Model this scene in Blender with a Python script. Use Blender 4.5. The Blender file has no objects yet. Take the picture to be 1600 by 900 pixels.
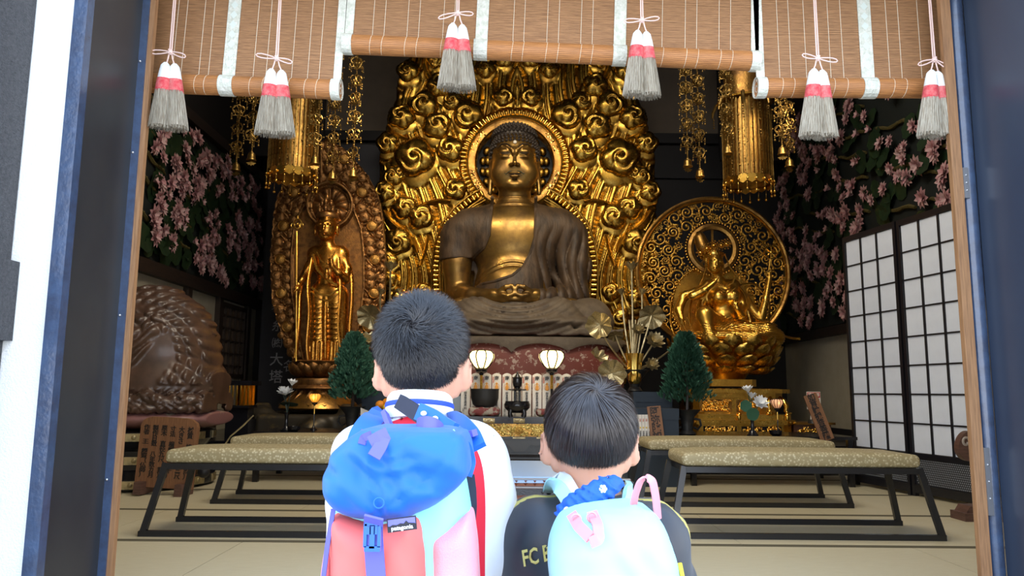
import bpy, math, random
import numpy as np
from mathutils import Vector, Matrix, Euler
PI = math.pi
rnd = random.Random(7)
nr = np.random.RandomState(5)
SC = bpy.context.scene
COL = SC.collection
# ---------------------------------------------------------------- camera
F_PX, PITCH, CAM_Z, ROLL = 1180.0, math.radians(7.8), 0.85, math.radians(0.5)
cam = bpy.data.cameras.new('camera')
cam.sensor_width = 36.0
cam.lens = F_PX / 1600.0 * 36.0
cam.clip_start = 0.05
cam_o = bpy.data.objects.new('camera', cam)
COL.objects.link(cam_o)
cam_o.location = (0, 0, CAM_Z)
cam_o.rotation_euler = (Matrix.Rotation(PI / 2 + PITCH, 3, 'X') @ Matrix.Rotation(ROLL, 3, 'Z')).to_euler()
SC.camera = cam_o
# ---------------------------------------------------------------- sky
w = bpy.data.worlds.new('sky'); SC.world = w; w.use_nodes = True
nt = w.node_tree; nt.nodes.clear()
wo = nt.nodes.new('ShaderNodeOutputWorld'); bg = nt.nodes.new('ShaderNodeBackground')
tc = nt.nodes.new('ShaderNodeTexCoord'); sep = nt.nodes.new('ShaderNodeSeparateXYZ'); cr = nt.nodes.new('ShaderNodeValToRGB')
nt.links.new(tc.outputs['Generated'], sep.inputs[0]); nt.links.new(sep.outputs['Z'], cr.inputs[0])
cr.color_ramp.elements[0].position = 0.0; cr.color_ramp.elements[0].color = (0.97, 0.98, 1.0, 1)
cr.color_ramp.elements[1].position = 0.75; cr.color_ramp.elements[1].color = (0.48, 0.68, 1.0, 1)
nt.links.new(cr.outputs[0], bg.inputs[0]); bg.inputs[1].default_value = 4.5
nt.links.new(bg.outputs[0], wo.inputs[0])
# ---------------------------------------------------------------- exposure
SC.view_settings.view_transform = 'Standard'
SC.view_settings.look = 'None'
SC.view_settings.exposure = 0.0
SC.view_settings.gamma = 1.0
SC.view_settings.use_curve_mapping = False
# ---------------------------------------------------------------- unseen hall lights (warm spots and soft panels, some added as fill)
def lamp(kind, name, loc, target, power, color, size=0.2, angle=60, blend=0.6):
    l = bpy.data.lights.new(name, kind); l.energy = power; l.color = color
    if kind == 'AREA': l.size = size
    else:
        l.shadow_soft_size = size
        if kind == 'SPOT': l.spot_size = math.radians(angle); l.spot_blend = blend
    o = bpy.data.objects.new(name, l); COL.objects.link(o); o.location = loc
    if target is not None:
        o.rotation_euler = (Vector(target) - Vector(loc)).to_track_quat('-Z', 'Y').to_euler()
    return o
WARM = (1.0, 0.80, 0.52)
lamp('SPOT', 'unseen_spot_light', (-1.5, 6.6, 4.9), (0.0, 9.7, 2.9), 150, WARM, 0.12, 62)
lamp('SPOT', 'unseen_spot_light', (1.6, 6.6, 4.9), (0.1, 9.7, 2.7), 150, WARM, 0.12, 62)
lamp('SPOT', 'unseen_spot_light', (-1.2, 7.0, 4.7), (-2.3, 9.2, 2.0), 230, WARM, 0.08, 44)
lamp('SPOT', 'unseen_spot_light', (3.0, 6.8, 4.7), (2.5, 9.0, 1.7), 180, WARM, 0.08, 50)
lamp('AREA', 'unseen_panel_light', (-2.2, 8.0, 5.2), (-3.9, 9.6, 3.3), 12, (1, 0.85, 0.7), 0.8)  # unseen soft lights, one aimed at each lily wall
lamp('AREA', 'unseen_panel_light', (2.3, 7.6, 5.2), (4.1, 9.0, 3.3), 10, (0.95, 0.85, 0.8), 0.8)
lamp('AREA', 'unseen_panel_light', (0.1, 5.0, 5.6), (0.1, 5.2, 0.0), 195, (1, 0.90, 0.74), 2.4)  # unseen fill added to brighten the tatami and the dark interior
lamp('SPOT', 'unseen_spot_light', (1.0, 5.7, 3.75), (2.5, 9.0, 1.2), 110, WARM, 0.10, 36)  # warm fill added for the seated figure and its lotus petals, no fixture
lamp('SPOT', 'unseen_spot_light', (-1.0, 5.7, 3.75), (-2.3, 9.2, 2.0), 90, WARM, 0.10, 34)  # matching fill added for the standing figure, no fixture
# ---------------------------------------------------------------- helpers
CP, SP, CR, SR = math.cos(PITCH), math.sin(PITCH), math.cos(ROLL), math.sin(ROLL)
def at(px, py, Y):
    """point of the photograph's pixel (px, py) at depth Y (used while modelling to find real positions)"""
    dx = (px - 800) / F_PX; dz = (450 - py) / F_PX
    dx, dz = dx * CR - dz * SR, dx * SR + dz * CR
    dy = CP - dz * SP; t = Y / dy
    return Vector((dx * t, Y, CAM_Z + (SP + dz * CP) * t))
def atn(px, py, Y):
    px = np.asarray(px, float); py = np.asarray(py, float)
    dx = (px - 800) / F_PX; dz = (450 - py) / F_PX
    dx, dz = dx * CR - dz * SR, dx * SR + dz * CR
    t = Y / (CP - dz * SP)
    return np.stack([dx * t, np.broadcast_to(Y, dx.shape) + 0 * t, CAM_Z + (SP + dz * CP) * t], -1)
def tag(o, label=None, cat=None, group=None, kind=None):
    if label: o['label'] = label
    if cat: o['category'] = cat
    if group: o['group'] = group
    if kind: o['kind'] = kind
    return o
def empty(name, loc=(0, 0, 0), label=None, cat=None, group=None, rz=0.0, kind=None):
    o = bpy.data.objects.new(name, None); COL.objects.link(o)
    o.location = loc; o.rotation_euler = (0, 0, rz); o.empty_display_size = 0.1
    return tag(o, label, cat, group, kind)
def link(name, me, parent=None, loc=None, rot=None, scale=None):
    o = bpy.data.objects.new(name, me); COL.objects.link(o)
    if parent: o.parent = parent
    if loc is not None: o.location = loc
    if rot is not None: o.rotation_euler = rot
    if scale is not None: o.scale = scale if hasattr(scale, '__len__') else (scale,) * 3
    return o
def copy_tree(o, parent=None):
    c = o.copy(); COL.objects.link(c)
    if parent: c.parent = parent
    for ch in [x for x in bpy.data.objects if x.parent == o]:
        copy_tree(ch, c)
    return c
def finish(me, mats, smooth=40):
    for m in (mats if isinstance(mats, (list, tuple)) else [mats]): me.materials.append(m)
    if smooth is not None and len(me.polygons):
        me.shade_smooth()
        if smooth < 170: me.set_sharp_from_angle(angle=math.radians(smooth))
    me.update()
    return me
def npmesh(name, V, Q, mats, smooth=180, mi=None):
    me = bpy.data.meshes.new(name)
    V = np.ascontiguousarray(V, dtype=np.float32); Q = np.ascontiguousarray(Q, dtype=np.int32)
    k = Q.shape[1]
    me.vertices.add(len(V)); me.vertices.foreach_set('co', V.ravel())
    me.loops.add(Q.size); me.loops.foreach_set('vertex_index', Q.ravel())
    me.polygons.add(len(Q)); me.polygons.foreach_set('loop_start', np.arange(0, Q.size, k, dtype=np.int32))
    try: me.polygons.foreach_set('loop_total', np.full(len(Q), k, dtype=np.int32))
    except Exception: pass
    if mi is not None: me.polygons.foreach_set('material_index', np.ascontiguousarray(mi, dtype=np.int32))
    me.update(calc_edges=True)
    return finish(me, mats, smooth)
class MB:
    def __init__(s): s.V = []; s.F = []; s.I = []
    def add(s, vs, fs, mi=0):
        n = len(s.V); s.V += [tuple(v) for v in vs]; s.F += [tuple(i + n for i in f) for f in fs]; s.I += [mi] * len(fs); return s
    def box(s, c, d, mi=0, rot=None):
        hx, hy, hz = d[0] / 2, d[1] / 2, d[2] / 2
        vs = [Vector((x, y, z)) for z in (-hz, hz) for y in (-hy, hy) for x in (-hx, hx)]
        if rot is not None:
            R = rot if isinstance(rot, Matrix) else Euler(rot).to_matrix(); vs = [R @ v for v in vs]
        c = Vector(c)
        return s.add([v + c for v in vs], [(0, 2, 3, 1), (4, 5, 7, 6), (0, 1, 5, 4), (2, 6, 7, 3), (0, 4, 6, 2), (1, 3, 7, 5)], mi)
    def b2(s, x0, x1, y0, y1, z0, z1, mi=0):
        return s.box(((x0 + x1) / 2, (y0 + y1) / 2, (z0 + z1) / 2), (abs(x1 - x0), abs(y1 - y0), abs(z1 - z0)), mi)
    def bar(s, a, b, wx, wy, mi=0, up=(0, 1, 0)):
        a, b = Vector(a), Vector(b); d = (b - a).normalized(); u = Vector(up)
        if abs(d.dot(u)) > .95: u = Vector((1, 0, 0))
        sx = d.cross(u).normalized(); sy = sx.cross(d).normalized()
        vs = [p + sx * i * wx / 2 + sy * j * wy / 2 for p in (a, b) for j in (-1, 1) for i in (-1, 1)]
        return s.add(vs, [(0, 2, 3, 1), (4, 5, 7, 6), (0, 1, 5, 4), (2, 6, 7, 3), (0, 4, 6, 2), (1, 3, 7, 5)], mi)
    def tube(s, pts, r, n=8, mi=0, cap=True, flat=1.0):
        P = [Vector(p) for p in pts]; m = len(P)
        R = list(r) if hasattr(r, '__len__') else [r] * m
        vs = []; u = None
        for i in range(m):
            d = (P[min(i + 1, m - 1)] - P[max(i - 1, 0)])
            d = d.normalized() if d.length > 1e-9 else Vector((0, 0, 1))
            if u is None:
                u = d.orthogonal().normalized()
            else:
                u = (u - d * u.dot(d)); u = u.normalized() if u.length > 1e-6 else d.orthogonal().normalized()
            v = d.cross(u)
            for k in range(n):
                a = 2 * PI * k / n
                vs.append(P[i] + u * (math.cos(a) * R[i]) + v * (math.sin(a) * R[i] * flat))
        fs = [(i * n + k, i * n + (k + 1) % n, (i + 1) * n + (k + 1) % n, (i + 1) * n + k) for i in range(m - 1) for k in range(n)]
        if cap: fs += [tuple(range(n))[::-1], tuple((m - 1) * n + k for k in range(n))]
        return s.add(vs, fs, mi)
    def lathe(s, prof, n=24, c=(0, 0, 0), mi=0, sx=1, sy=1, wave=None):
        vs = []; m = len(prof)
        for j, (r, z) in enumerate(prof):
            for k in range(n):
                a = 2 * PI * k / n
                rr = r * (wave(a, j / (m - 1)) if wave else 1)
                vs.append((c[0] + rr * sx * math.cos(a), c[1] + rr * sy * math.sin(a), c[2] + z))
        fs = [(j * n + k, j * n + (k + 1) % n, (j + 1) * n + (k + 1) % n, (j + 1) * n + k) for j in range(m - 1) for k in range(n)]
        if prof[0][0] > 1e-4: fs.append(tuple(range(n))[::-1])
        if prof[-1][0] > 1e-4: fs.append(tuple((m - 1) * n + k for k in range(n)))
        return s.add(vs, fs, mi)
    def ball(s, c, r, n=12, m=8, mi=0, rot=None):
        r = r if hasattr(r, '__len__') else (r, r, r)
        vs = []; fs = []
        R = Euler(rot).to_matrix() if rot is not None else None
        for j in range(m + 1):
            t = PI * j / m
            for k in range(n):
                a = 2 * PI * k / n
                v = Vector((r[0] * math.sin(t) * math.cos(a), r[1] * math.sin(t) * math.sin(a), -r[2] * math.cos(t)))
                if R: v = R @ v
                vs.append(v + Vector(c))
        fs = [(j * n + k, j * n + (k + 1) % n, (j + 1) * n + (k + 1) % n, (j + 1) * n + k) for j in range(m) for k in range(n)]
        return s.add(vs, fs, mi)
    def prism(s, poly, y0, y1, mi=0, axis='y'):
        n = len(poly)
        f = (lambda u, v, t: (u, t, v)) if axis == 'y' else ((lambda u, v, t: (u, v, t)) if axis == 'z' else (lambda u, v, t: (t, u, v)))
        vs = [f(u, v, y0) for u, v in poly] + [f(u, v, y1) for u, v in poly]
        fs = [tuple(range(n)), tuple(range(n, 2 * n))[::-1]] + [(i, i + n, (i + 1) % n + n, (i + 1) % n) for i in range(n)]
        return s.add(vs, fs, mi)
    def mesh(s, name, mats, smooth=40):
        me = bpy.data.meshes.new(name); me.from_pydata(s.V, [], s.F)
        me.polygons.foreach_set('material_index', s.I)
        me.validate(); return finish(me, mats, smooth)
    def build(s, name, mats, parent=None, smooth=40, world=False, loc=None, rot=None):
        me = s.mesh(name, mats, smooth)
        o = link(name, me, parent, loc, rot)
        if world and parent:
            M = parent.matrix_basis if parent.parent is None else parent.parent.matrix_basis @ parent.matrix_basis
            me.transform(M.inverted())
        return o
def fixn(o):
    """outward normals"""
    import bmesh
    bm = bmesh.new(); bm.from_mesh(o.data); bmesh.ops.recalc_face_normals(bm, faces=bm.faces); bm.to_mesh(o.data); bm.free(); return o
# ---------------------------------------------------------------- materials
MATS = {}
def mat(name, col, rough=0.5, metal=0.0, var=0.0, vscale=8.0, col2=None, bump=0.0, bscale=40.0, spec=0.5, stretch=(1, 1, 1), emis=None, estr=0.0,
        trans=0.0, coat=0.0, rvar=0.0, detail=4.0, thr=None, sheen=0.0, alpha=None, sss=0.0, ior=None):
    if name in MATS: return MATS[name]
    m = bpy.data.materials.new(name); m.use_nodes = True; nt = m.node_tree
    b = nt.nodes['Principled BSDF']; c4 = lambda c: (c[0], c[1], c[2], 1)
    b.inputs['Base Color'].default_value = c4(col); b.inputs['Roughness'].default_value = rough; b.inputs['Metallic'].default_value = metal
    b.inputs['Specular IOR Level'].default_value = spec
    b.inputs['Coat Weight'].default_value = coat; b.inputs['Coat Roughness'].default_value = 0.1
    b.inputs['Sheen Weight'].default_value = sheen
    b.inputs['Transmission Weight'].default_value = trans
    if ior: b.inputs['IOR'].default_value = ior
    if sss: b.inputs['Subsurface Weight'].default_value = sss; b.inputs['Subsurface Radius'].default_value = (0.01, 0.004, 0.002); b.inputs['Subsurface Scale'].default_value = 0.5
    if emis: b.inputs['Emission Color'].default_value = c4(emis); b.inputs['Emission Strength'].default_value = estr
    if var or bump or rvar or col2:
        tc = nt.nodes.new('ShaderNodeTexCoord'); mp = nt.nodes.new('ShaderNodeMapping')
        nt.links.new(tc.outputs['Object'], mp.inputs[0]); mp.inputs['Scale'].default_value = stretch
    if col2 or rvar:
        n = nt.nodes.new('ShaderNodeTexNoise'); n.inputs['Scale'].default_value = vscale; n.inputs['Detail'].default_value = detail
        n.inputs['Roughness'].default_value = 0.65
        nt.links.new(mp.outputs[0], n.inputs['Vector'])
        r = nt.nodes.new('ShaderNodeValToRGB'); t = thr or (0.35, 0.65)
        r.color_ramp.elements[0].position = t[0]; r.color_ramp.elements[1].position = t[1]
        r.color_ramp.elements[0].color = c4(col); r.color_ramp.elements[1].color = c4(col2 or col)
        nt.links.new(n.outputs[0], r.inputs[0])
        if col2: nt.links.new(r.outputs[0], b.inputs['Base Color'])
        if rvar:
            mr = nt.nodes.new('ShaderNodeMapRange'); mr.inputs['To Min'].default_value = max(0.02, rough - rvar); mr.inputs['To Max'].default_value = rough + rvar
            mr.inputs['From Min'].default_value = 0.3; mr.inputs['From Max'].default_value = 0.7
            nt.links.new(n.outputs[0], mr.inputs[0]); nt.links.new(mr.outputs[0], b.inputs['Roughness'])
    if bump:
        n2 = nt.nodes.new('ShaderNodeTexNoise'); n2.inputs['Scale'].default_value = bscale; n2.inputs['Detail'].default_value = 3
        nt.links.new(mp.outputs[0], n2.inputs['Vector'])
        bp = nt.nodes.new('ShaderNodeBump'); bp.inputs['Strength'].default_value = bump; bp.inputs['Distance'].default_value = 0.01
        nt.links.new(n2.outputs[0], bp.inputs['Height']); nt.links.new(bp.outputs[0], b.inputs['Normal'])
    MATS[name] = m
    return m
M_GOLD = mat('gilding', (0.82, 0.52, 0.11), 0.30, 1.0, col2=(0.50, 0.28, 0.05), vscale=5, rvar=0.08, bump=0.15, bscale=30)
M_GOLD_M = mat('deep_gilding', (0.66, 0.40, 0.07), 0.27, 1.0, col2=(0.26, 0.135, 0.028), vscale=4.5, rvar=0.08, detail=6, thr=(.38, .66))
M_GOLD_DK = mat('aged_gilding', (0.50, 0.27, 0.065), 0.34, 0.9, col2=(0.14, 0.07, 0.025), vscale=7, rvar=0.1, bump=0.3, bscale=50, thr=(0.4, 0.7))
M_GOLD_BR = mat('bright_gilding', (1.0, 0.66, 0.16), 0.15, 1.0, col2=(0.85, 0.48, 0.08), vscale=6, rvar=0.05)
M_GOLD_PALE = mat('pale_dusty_gilding', (0.62, 0.50, 0.27), 0.38, 0.85, col2=(0.30, 0.25, 0.14), vscale=14, rvar=0.1)
M_GOLD_CH = mat('dull_brass', (0.44, 0.28, 0.08), 0.4, 1.0, col2=(0.2, 0.12, 0.035), vscale=30)
M_SKINGOLD = mat('worn_statue_gilding', (0.42, 0.25, 0.065), 0.33, 0.85, col2=(0.13, 0.075, 0.03), vscale=3.2, rvar=0.12, detail=8, thr=(0.36, 0.68), bump=0.15, bscale=25)
M_ROBE = mat('weathered_lacquer_robe', (0.088, 0.054, 0.030), 0.55, 0.15, col2=(0.030, 0.020, 0.014), vscale=7, stretch=(1.6, 1, .55), detail=9, thr=(0.44, 0.66), bump=0.55, bscale=22)
M_LAP = mat('dusty_lap_robe', (0.15, 0.115, 0.078), 0.65, 0.1, col2=(0.075, 0.055, 0.04), vscale=5, detail=8, bump=0.5, bscale=25)
M_HAIRK = mat('statue_hair_lacquer', (0.035, 0.027, 0.024), 0.45, 0.1)
M_BLACK = mat('black_lacquer', (0.010, 0.010, 0.013), 0.18, spec=0.5, rvar=0.05, vscale=6)
M_BLACKM = mat('matt_black_wood', (0.012, 0.012, 0.015), 0.5)
M_DARK = mat('dark_stained_wood', (0.030, 0.018, 0.013), 0.55, col2=(0.015, 0.01, 0.008), vscale=9, stretch=(1, 1, 6))
M_RED = mat('flaking_red_lacquer', (0.17, 0.036, 0.024), 0.55, col2=(0.42, 0.30, 0.24), vscale=15, detail=12, thr=(0.555, 0.60), bump=0.2, bscale=40)
M_WHITEC = mat('white_cloth', (0.80, 0.80, 0.78), 0.8)
# ---------------------------------------------------------------- signed distance modelling
class SDF:
    def __init__(s, lo, hi, vox):
        s.lo = np.array(lo, float); s.v = vox
        s.n = np.ceil((np.array(hi) - s.lo) / vox).astype(int) + 1
        s.d = np.full(s.n, 0.5, np.float32)
        s.ax = [(s.lo[i] + np.arange(s.n[i]) * vox).astype(np.float32) for i in range(3)]
    def blk(s, lo, hi):
        a = np.clip(np.floor((np.array(lo) - s.lo) / s.v).astype(int), 0, s.n - 1)
        b = np.clip(np.ceil((np.array(hi) - s.lo) / s.v).astype(int) + 1, 1, s.n)
        if (b <= a).any(): return None
        sl = tuple(slice(a[i], b[i]) for i in range(3))
        return sl, s.ax[0][sl[0]][:, None, None], s.ax[1][sl[1]][None, :, None], s.ax[2][sl[2]][None, None, :]
    def comb(s, sl, e, k, op):
        d = s.d[sl]; e = e.astype(np.float32)
        if op == 'u':
            h = np.maximum(k - np.abs(d - e), 0) / k if k > 0 else 0
            s.d[sl] = np.minimum(d, e) - h * h * k * .25
        elif op == 's':
            e = -e; h = np.maximum(k - np.abs(d - e), 0) / k if k > 0 else 0
            s.d[sl] = np.maximum(d, e) + h * h * k * .25
    def ell(s, c, r, k=.03, op='u', rot=None, off=0.0):
        c = np.array(c, float); r = np.array(r if hasattr(r, '__len__') else [r] * 3, float) + off
        m = (max(r) if rot is not None else r) + k + 3 * s.v
        q = s.blk(c - m, c + m)
        if q is None: return s
        sl, x, y, z = q; x, y, z = x - c[0], y - c[1], z - c[2]
        if rot is not None:
            R = np.array(Euler(rot).to_matrix().transposed()); x, y, z = [R[i, 0] * x + R[i, 1] * y + R[i, 2] * z for i in range(3)]
        k0 = np.sqrt((x / r[0]) ** 2 + (y / r[1]) ** 2 + (z / r[2]) ** 2)
        k1 = np.sqrt((x / r[0] ** 2) ** 2 + (y / r[1] ** 2) ** 2 + (z / r[2] ** 2) ** 2) + 1e-6
        s.comb(sl, k0 * (k0 - 1) / k1, k, op); return s
    def cap(s, a, b, ra, rb=None, k=.03, op='u', fy=1.0):
        rb = ra if rb is None else rb
        a = np.array(a, float); b = np.array(b, float); m = max(ra, rb) / min(fy, 1) + k + 3 * s.v
        q = s.blk(np.minimum(a, b) - m, np.maximum(a, b) + m)
        if q is None: return s
        sl, x, y, z = q; ab = b - a; L = max((ab * ab).sum(), 1e-9)
        t = np.clip(((x - a[0]) * ab[0] + (y - a[1]) * ab[1] + (z - a[2]) * ab[2]) / L, 0, 1)
        e = np.sqrt((x - a[0] - t * ab[0]) ** 2 + ((y - a[1] - t * ab[1]) * fy) ** 2 + (z - a[2] - t * ab[2]) ** 2) - (ra + (rb - ra) * t)
        s.comb(sl, e, k, op); return s
    def chain(s, P, R, k=.02, fy=1.0):
        for i in range(len(P) - 1): s.cap(P[i], P[i + 1], R[i], R[i + 1], k, fy=fy)
        return s
    def box(s, c, h, r=.01, k=.01, op='u', rot=None):
        c = np.array(c, float); h = np.array(h, float); m = (np.linalg.norm(h) if rot is not None else h) + r + k + 3 * s.v
        q = s.blk(c - m, c + m)
        if q is None: return s
        sl, x, y, z = q; x, y, z = x - c[0], y - c[1], z - c[2]
        if rot is not None:
            R = np.array(Euler(rot).to_matrix().transposed()); x, y, z = [R[i, 0] * x + R[i, 1] * y + R[i, 2] * z for i in range(3)]
        qx, qy, qz = np.abs(x) - h[0] + r, np.abs(y) - h[1] + r, np.abs(z) - h[2] + r
        e = np.sqrt(np.maximum(qx, 0) ** 2 + np.maximum(qy, 0) ** 2 + np.maximum(qz, 0) ** 2) + np.minimum(np.maximum(np.maximum(qx, qy), qz), 0) - r
        s.comb(sl, e, k, op); return s
    def fn(s, lo, hi, f):
        """d = f(x, y, z, d) inside a block"""
        q = s.blk(lo, hi)
        if q is None: return s
        sl, x, y, z = q; s.d[sl] = f(x, y, z, s.d[sl]); return s
    def mesh(s):
        d = s.d.copy(); d[0] = d[-1] = .5; d[:, 0] = d[:, -1] = .5; d[:, :, 0] = d[:, :, -1] = .5
        ins = d < 0
        c = ins[:-1, :-1, :-1].astype(np.int8)
        for i, j, k in ((1, 0, 0), (0, 1, 0), (0, 0, 1), (1, 1, 0), (1, 0, 1), (0, 1, 1), (1, 1, 1)):
            c += ins[i:ins.shape[0] - 1 + i, j:ins.shape[1] - 1 + j, k:ins.shape[2] - 1 + k]
        act = (c > 0) & (c < 8); I = np.argwhere(act)
        idx = np.full(act.shape, -1, np.int32); idx[act] = np.arange(len(I))
        acc = np.zeros((len(I), 3)); cnt = np.zeros(len(I))
        offs = [(i, j, k) for i in (0, 1) for j in (0, 1) for k in (0, 1)]
        val = {o: d[I[:, 0] + o[0], I[:, 1] + o[1], I[:, 2] + o[2]] for o in offs}
        for a in offs:
            for ax in range(3):
                if a[ax]: continue
                b = list(a); b[ax] = 1; b = tuple(b)
                va, vb = val[a], val[b]; m = (va < 0) != (vb < 0)
                t = np.where(m, va / np.where(m, va - vb, 1), 0)
                p = np.tile(np.array(a, float), (len(I), 1)); p[:, ax] += t
                acc += p * m[:, None]; cnt += m
        V = (I + acc / cnt[:, None]) * s.v + s.lo
        Q = []
        for ax in range(3):
            sh = list(d.shape); A = [slice(None)] * 3; B = [slice(None)] * 3
            A[ax] = slice(0, sh[ax] - 1); B[ax] = slice(1, sh[ax])
            ia, ib = ins[tuple(A)], ins[tuple(B)]
            E = np.argwhere(ia != ib)
            fl = ia[E[:, 0], E[:, 1], E[:, 2]]
            u, v = [(1, 2), (2, 0), (0, 1)][ax]
            ok = (E[:, u] > 0) & (E[:, v] > 0); E = E[ok]; fl = fl[ok]
            q = []
            for du, dv in ((-1, -1), (0, -1), (0, 0), (-1, 0)):
                F = E.copy(); F[:, u] += du; F[:, v] += dv; q.append(idx[F[:, 0], F[:, 1], F[:, 2]])
            q = np.stack(q, 1); q[~fl] = q[~fl][:, ::-1]; Q.append(q)
        Q = np.concatenate(Q)
        return V, Q[(Q >= 0).all(1)]
    def obj(s, name, mats, parent=None, world=False, relax=2, mfun=None):
        V, Q = s.mesh()
        for _ in range(relax):      # light smoothing along the quads
            S = np.zeros_like(V); N = np.zeros(len(V))
            for a, b in ((0, 1), (1, 2), (2, 3), (3, 0)):
                np.add.at(S, Q[:, a], V[Q[:, b]]); np.add.at(N, Q[:, a], 1)
                np.add.at(S, Q[:, b], V[Q[:, a]]); np.add.at(N, Q[:, b], 1)
            V = V * .5 + .5 * S / np.maximum(N, 1)[:, None]
        mi = mfun(V[Q].mean(1)) if mfun else None
        if world and parent:
            L = np.array(parent.location); V = V - L
            a = -parent.rotation_euler[2]
            if abs(a) > 1e-6:
                V = V @ np.array(Matrix.Rotation(a, 3, 'Z')).T
        return link(name, npmesh(name, V, Q, mats, 180, mi), parent)
def grid_faces(nu, nv, keep=None):
    i, j = np.meshgrid(np.arange(nu - 1), np.arange(nv - 1), indexing='ij'); a = (i * nv + j).ravel()
    Q = np.stack([a, a + nv, a + nv + 1, a + 1], 1)
    if keep is not None:
        k = keep.ravel(); m = k[Q].all(1); Q = Q[m]
    return Q
def compact(V, Q):
    u, inv = np.unique(Q.ravel(), return_inverse=True); return V[u], inv.reshape(Q.shape)
def text_mesh(body, size, mats, depth=0.002, bold=0.0, vertical=False, name='lettering', res=2):
    c = bpy.data.curves.new('t', 'FONT'); c.body = '\n'.join(body) if vertical else body
    c.size = size; c.align_x = 'CENTER'; c.align_y = 'CENTER'; c.extrude = depth; c.offset = bold; c.resolution_u = res
    if vertical: c.space_line = 0.85
    o = bpy.data.objects.new('t', c); COL.objects.link(o)
    dg = bpy.context.evaluated_depsgraph_get(); me = bpy.data.meshes.new_from_object(o.evaluated_get(dg))
    bpy.data.objects.remove(o); bpy.data.curves.remove(c)
    me.name = name; me.materials.clear()
    for m in (mats if isinstance(mats, (list, tuple)) else [mats]): me.materials.append(m)
    return me
FACE = (PI / 2, 0, 0)      # text standing upright, read from -Y
# ================================================================= SETTING
XL, XR, YF, YB, ZT = -3.95, 4.2, 2.85, 11.6, 6.6
M_TATAMI = mat('woven_rush', (0.60, 0.54, 0.38), 0.42, col2=(0.50, 0.44, 0.29), vscale=60, stretch=(.15, 6, 1), bump=0.2, bscale=70)
M_HERI = mat('mat_edging_cloth', (0.10, 0.085, 0.05), 0.8)
M_PLASTER = mat('beige_plaster', (0.34, 0.31, 0.24), 0.9, col2=(0.29, 0.265, 0.20), vscale=3, bump=0.1)
M_PLASTER_UP = mat('grey_brown_plaster', (0.23, 0.19, 0.15), 0.9, col2=(0.19, 0.155, 0.125), vscale=2)
M_WHITEP = mat('white_plaster', (0.86, 0.86, 0.82), 0.85, bump=0.35, bscale=160, col2=(0.82, 0.82, 0.80), vscale=5)
M_POSTBLUE = mat('glossy_dark_paint', (0.045, 0.075, 0.14), 0.22, col2=(0.035, 0.05, 0.09), vscale=14, coat=0.4, bump=0.12, bscale=60)
M_PANEL = mat('smooth_dark_panel', (0.020, 0.022, 0.026), 0.35, col2=(0.028, 0.030, 0.032), vscale=3)
M_WOODN = mat('natural_oiled_wood', (0.36, 0.19, 0.085), 0.5, col2=(0.20, 0.10, 0.045), vscale=20, stretch=(9, 9, .35), detail=5)
M_ROUGH = mat('rough_charcoal_stone', (0.045, 0.045, 0.047), 0.9, col2=(0.075, 0.073, 0.075), vscale=90, bump=0.8, bscale=170)
M_GROUND = mat('pale_stone_paving', (0.45, 0.44, 0.42), 0.85, col2=(0.38, 0.37, 0.36), vscale=6)
M_CEIL = mat('black_ceiling_boards', (0.012, 0.010, 0.010), 0.7)
M_SCREW = mat('screw_head', (0.6, 0.6, 0.6), 0.3, 0.9)
m = MB(); m.b2(-9, 9, -8, 2.40, -0.53, -0.43); tag(m.build('ground', M_GROUND), kind='structure')
fl = empty('floor', (0, 0, 0), kind='structure')
m = MB(); m.b2(XL, XR, 2.46, YB, -0.43, -0.03); m.build('subfloor', M_DARK, fl)
seam = [2.90, 3.5, 4.42, 5.52, 6.62, 7.72, 8.82]
mats_ = {}
for i in range(len(seam) - 1):
    y0, y1 = seam[i], seam[i + 1]
    xs = [XL, -2.42, -0.55, 1.32, 3.19, XR] if i % 2 == 0 else [XL, -1.5, .38, 2.26, XR]
    for a, b in zip(xs[:-1], xs[1:]):
        key = (round(b - a, 3), round(y1 - y0, 3))
        if key not in mats_:
            m = MB(); h, k = (b - a) / 2 - .002, (y1 - y0) / 2 - .002
            m.b2(-h, h, -k + .03, k - .03, -.03, 0.0)
            for s in (-1, 1): m.b2(-h, h, s * k, s * (k - .03), -.03, 0.001, 1)
            mats_[key] = m.mesh('tatami_mat', [M_TATAMI, M_HERI])
        link('tatami_mat', mats_[key], fl, ((a + b) / 2, (y0 + y1) / 2, 0))
m = MB(); m.b2(-1.45, 1.73, 2.40, 2.90, -.05, .004); m.build('door_sill', M_WOODN, fl)
# raised platform along the back that carries the statues
m = MB(); m.b2(XL, XR, 8.15, YB, 0, .27); m.b2(XL, XR, 8.10, YB, .27, .31); tag(m.build('altar_platform', M_BLACK), kind='structure')
# walls
wl = empty('wall_left', (XL, 0, 0), kind='structure')
m = MB(); m.b2(XL - .12, XL, YF, YB, 0, 2.21); m.build('plaster', M_PLASTER, wl, world=True)
m = MB(); m.b2(XL - .12, XL, YF, YB, 2.21, ZT); m.build('upper_wall', M_CEIL, wl, world=True)
m = MB(); m.b2(XL, XL + .09, YF, YB, 2.06, 2.21); m.build('beam', M_DARK, wl, world=True)
m = MB(); m.b2(XL, XL + .10, YF, YB, 4.03, 4.16); m.build('beam', M_DARK, wl, world=True)
for y in (9.05, 10.05, 11.15):
    m = MB(); m.b2(XL, XL + .07, y - .055, y + .055, .31 if y > 8.1 else 0, 2.06); m.build('post', M_DARK, wl, world=True)
wr = empty('wall_right', (XR, 0, 0), kind='structure')
m = MB(); m.b2(XR, XR + .12, YF, YB, 0, 1.72); m.build('plaster', M_PLASTER, wr, world=True)
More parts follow.
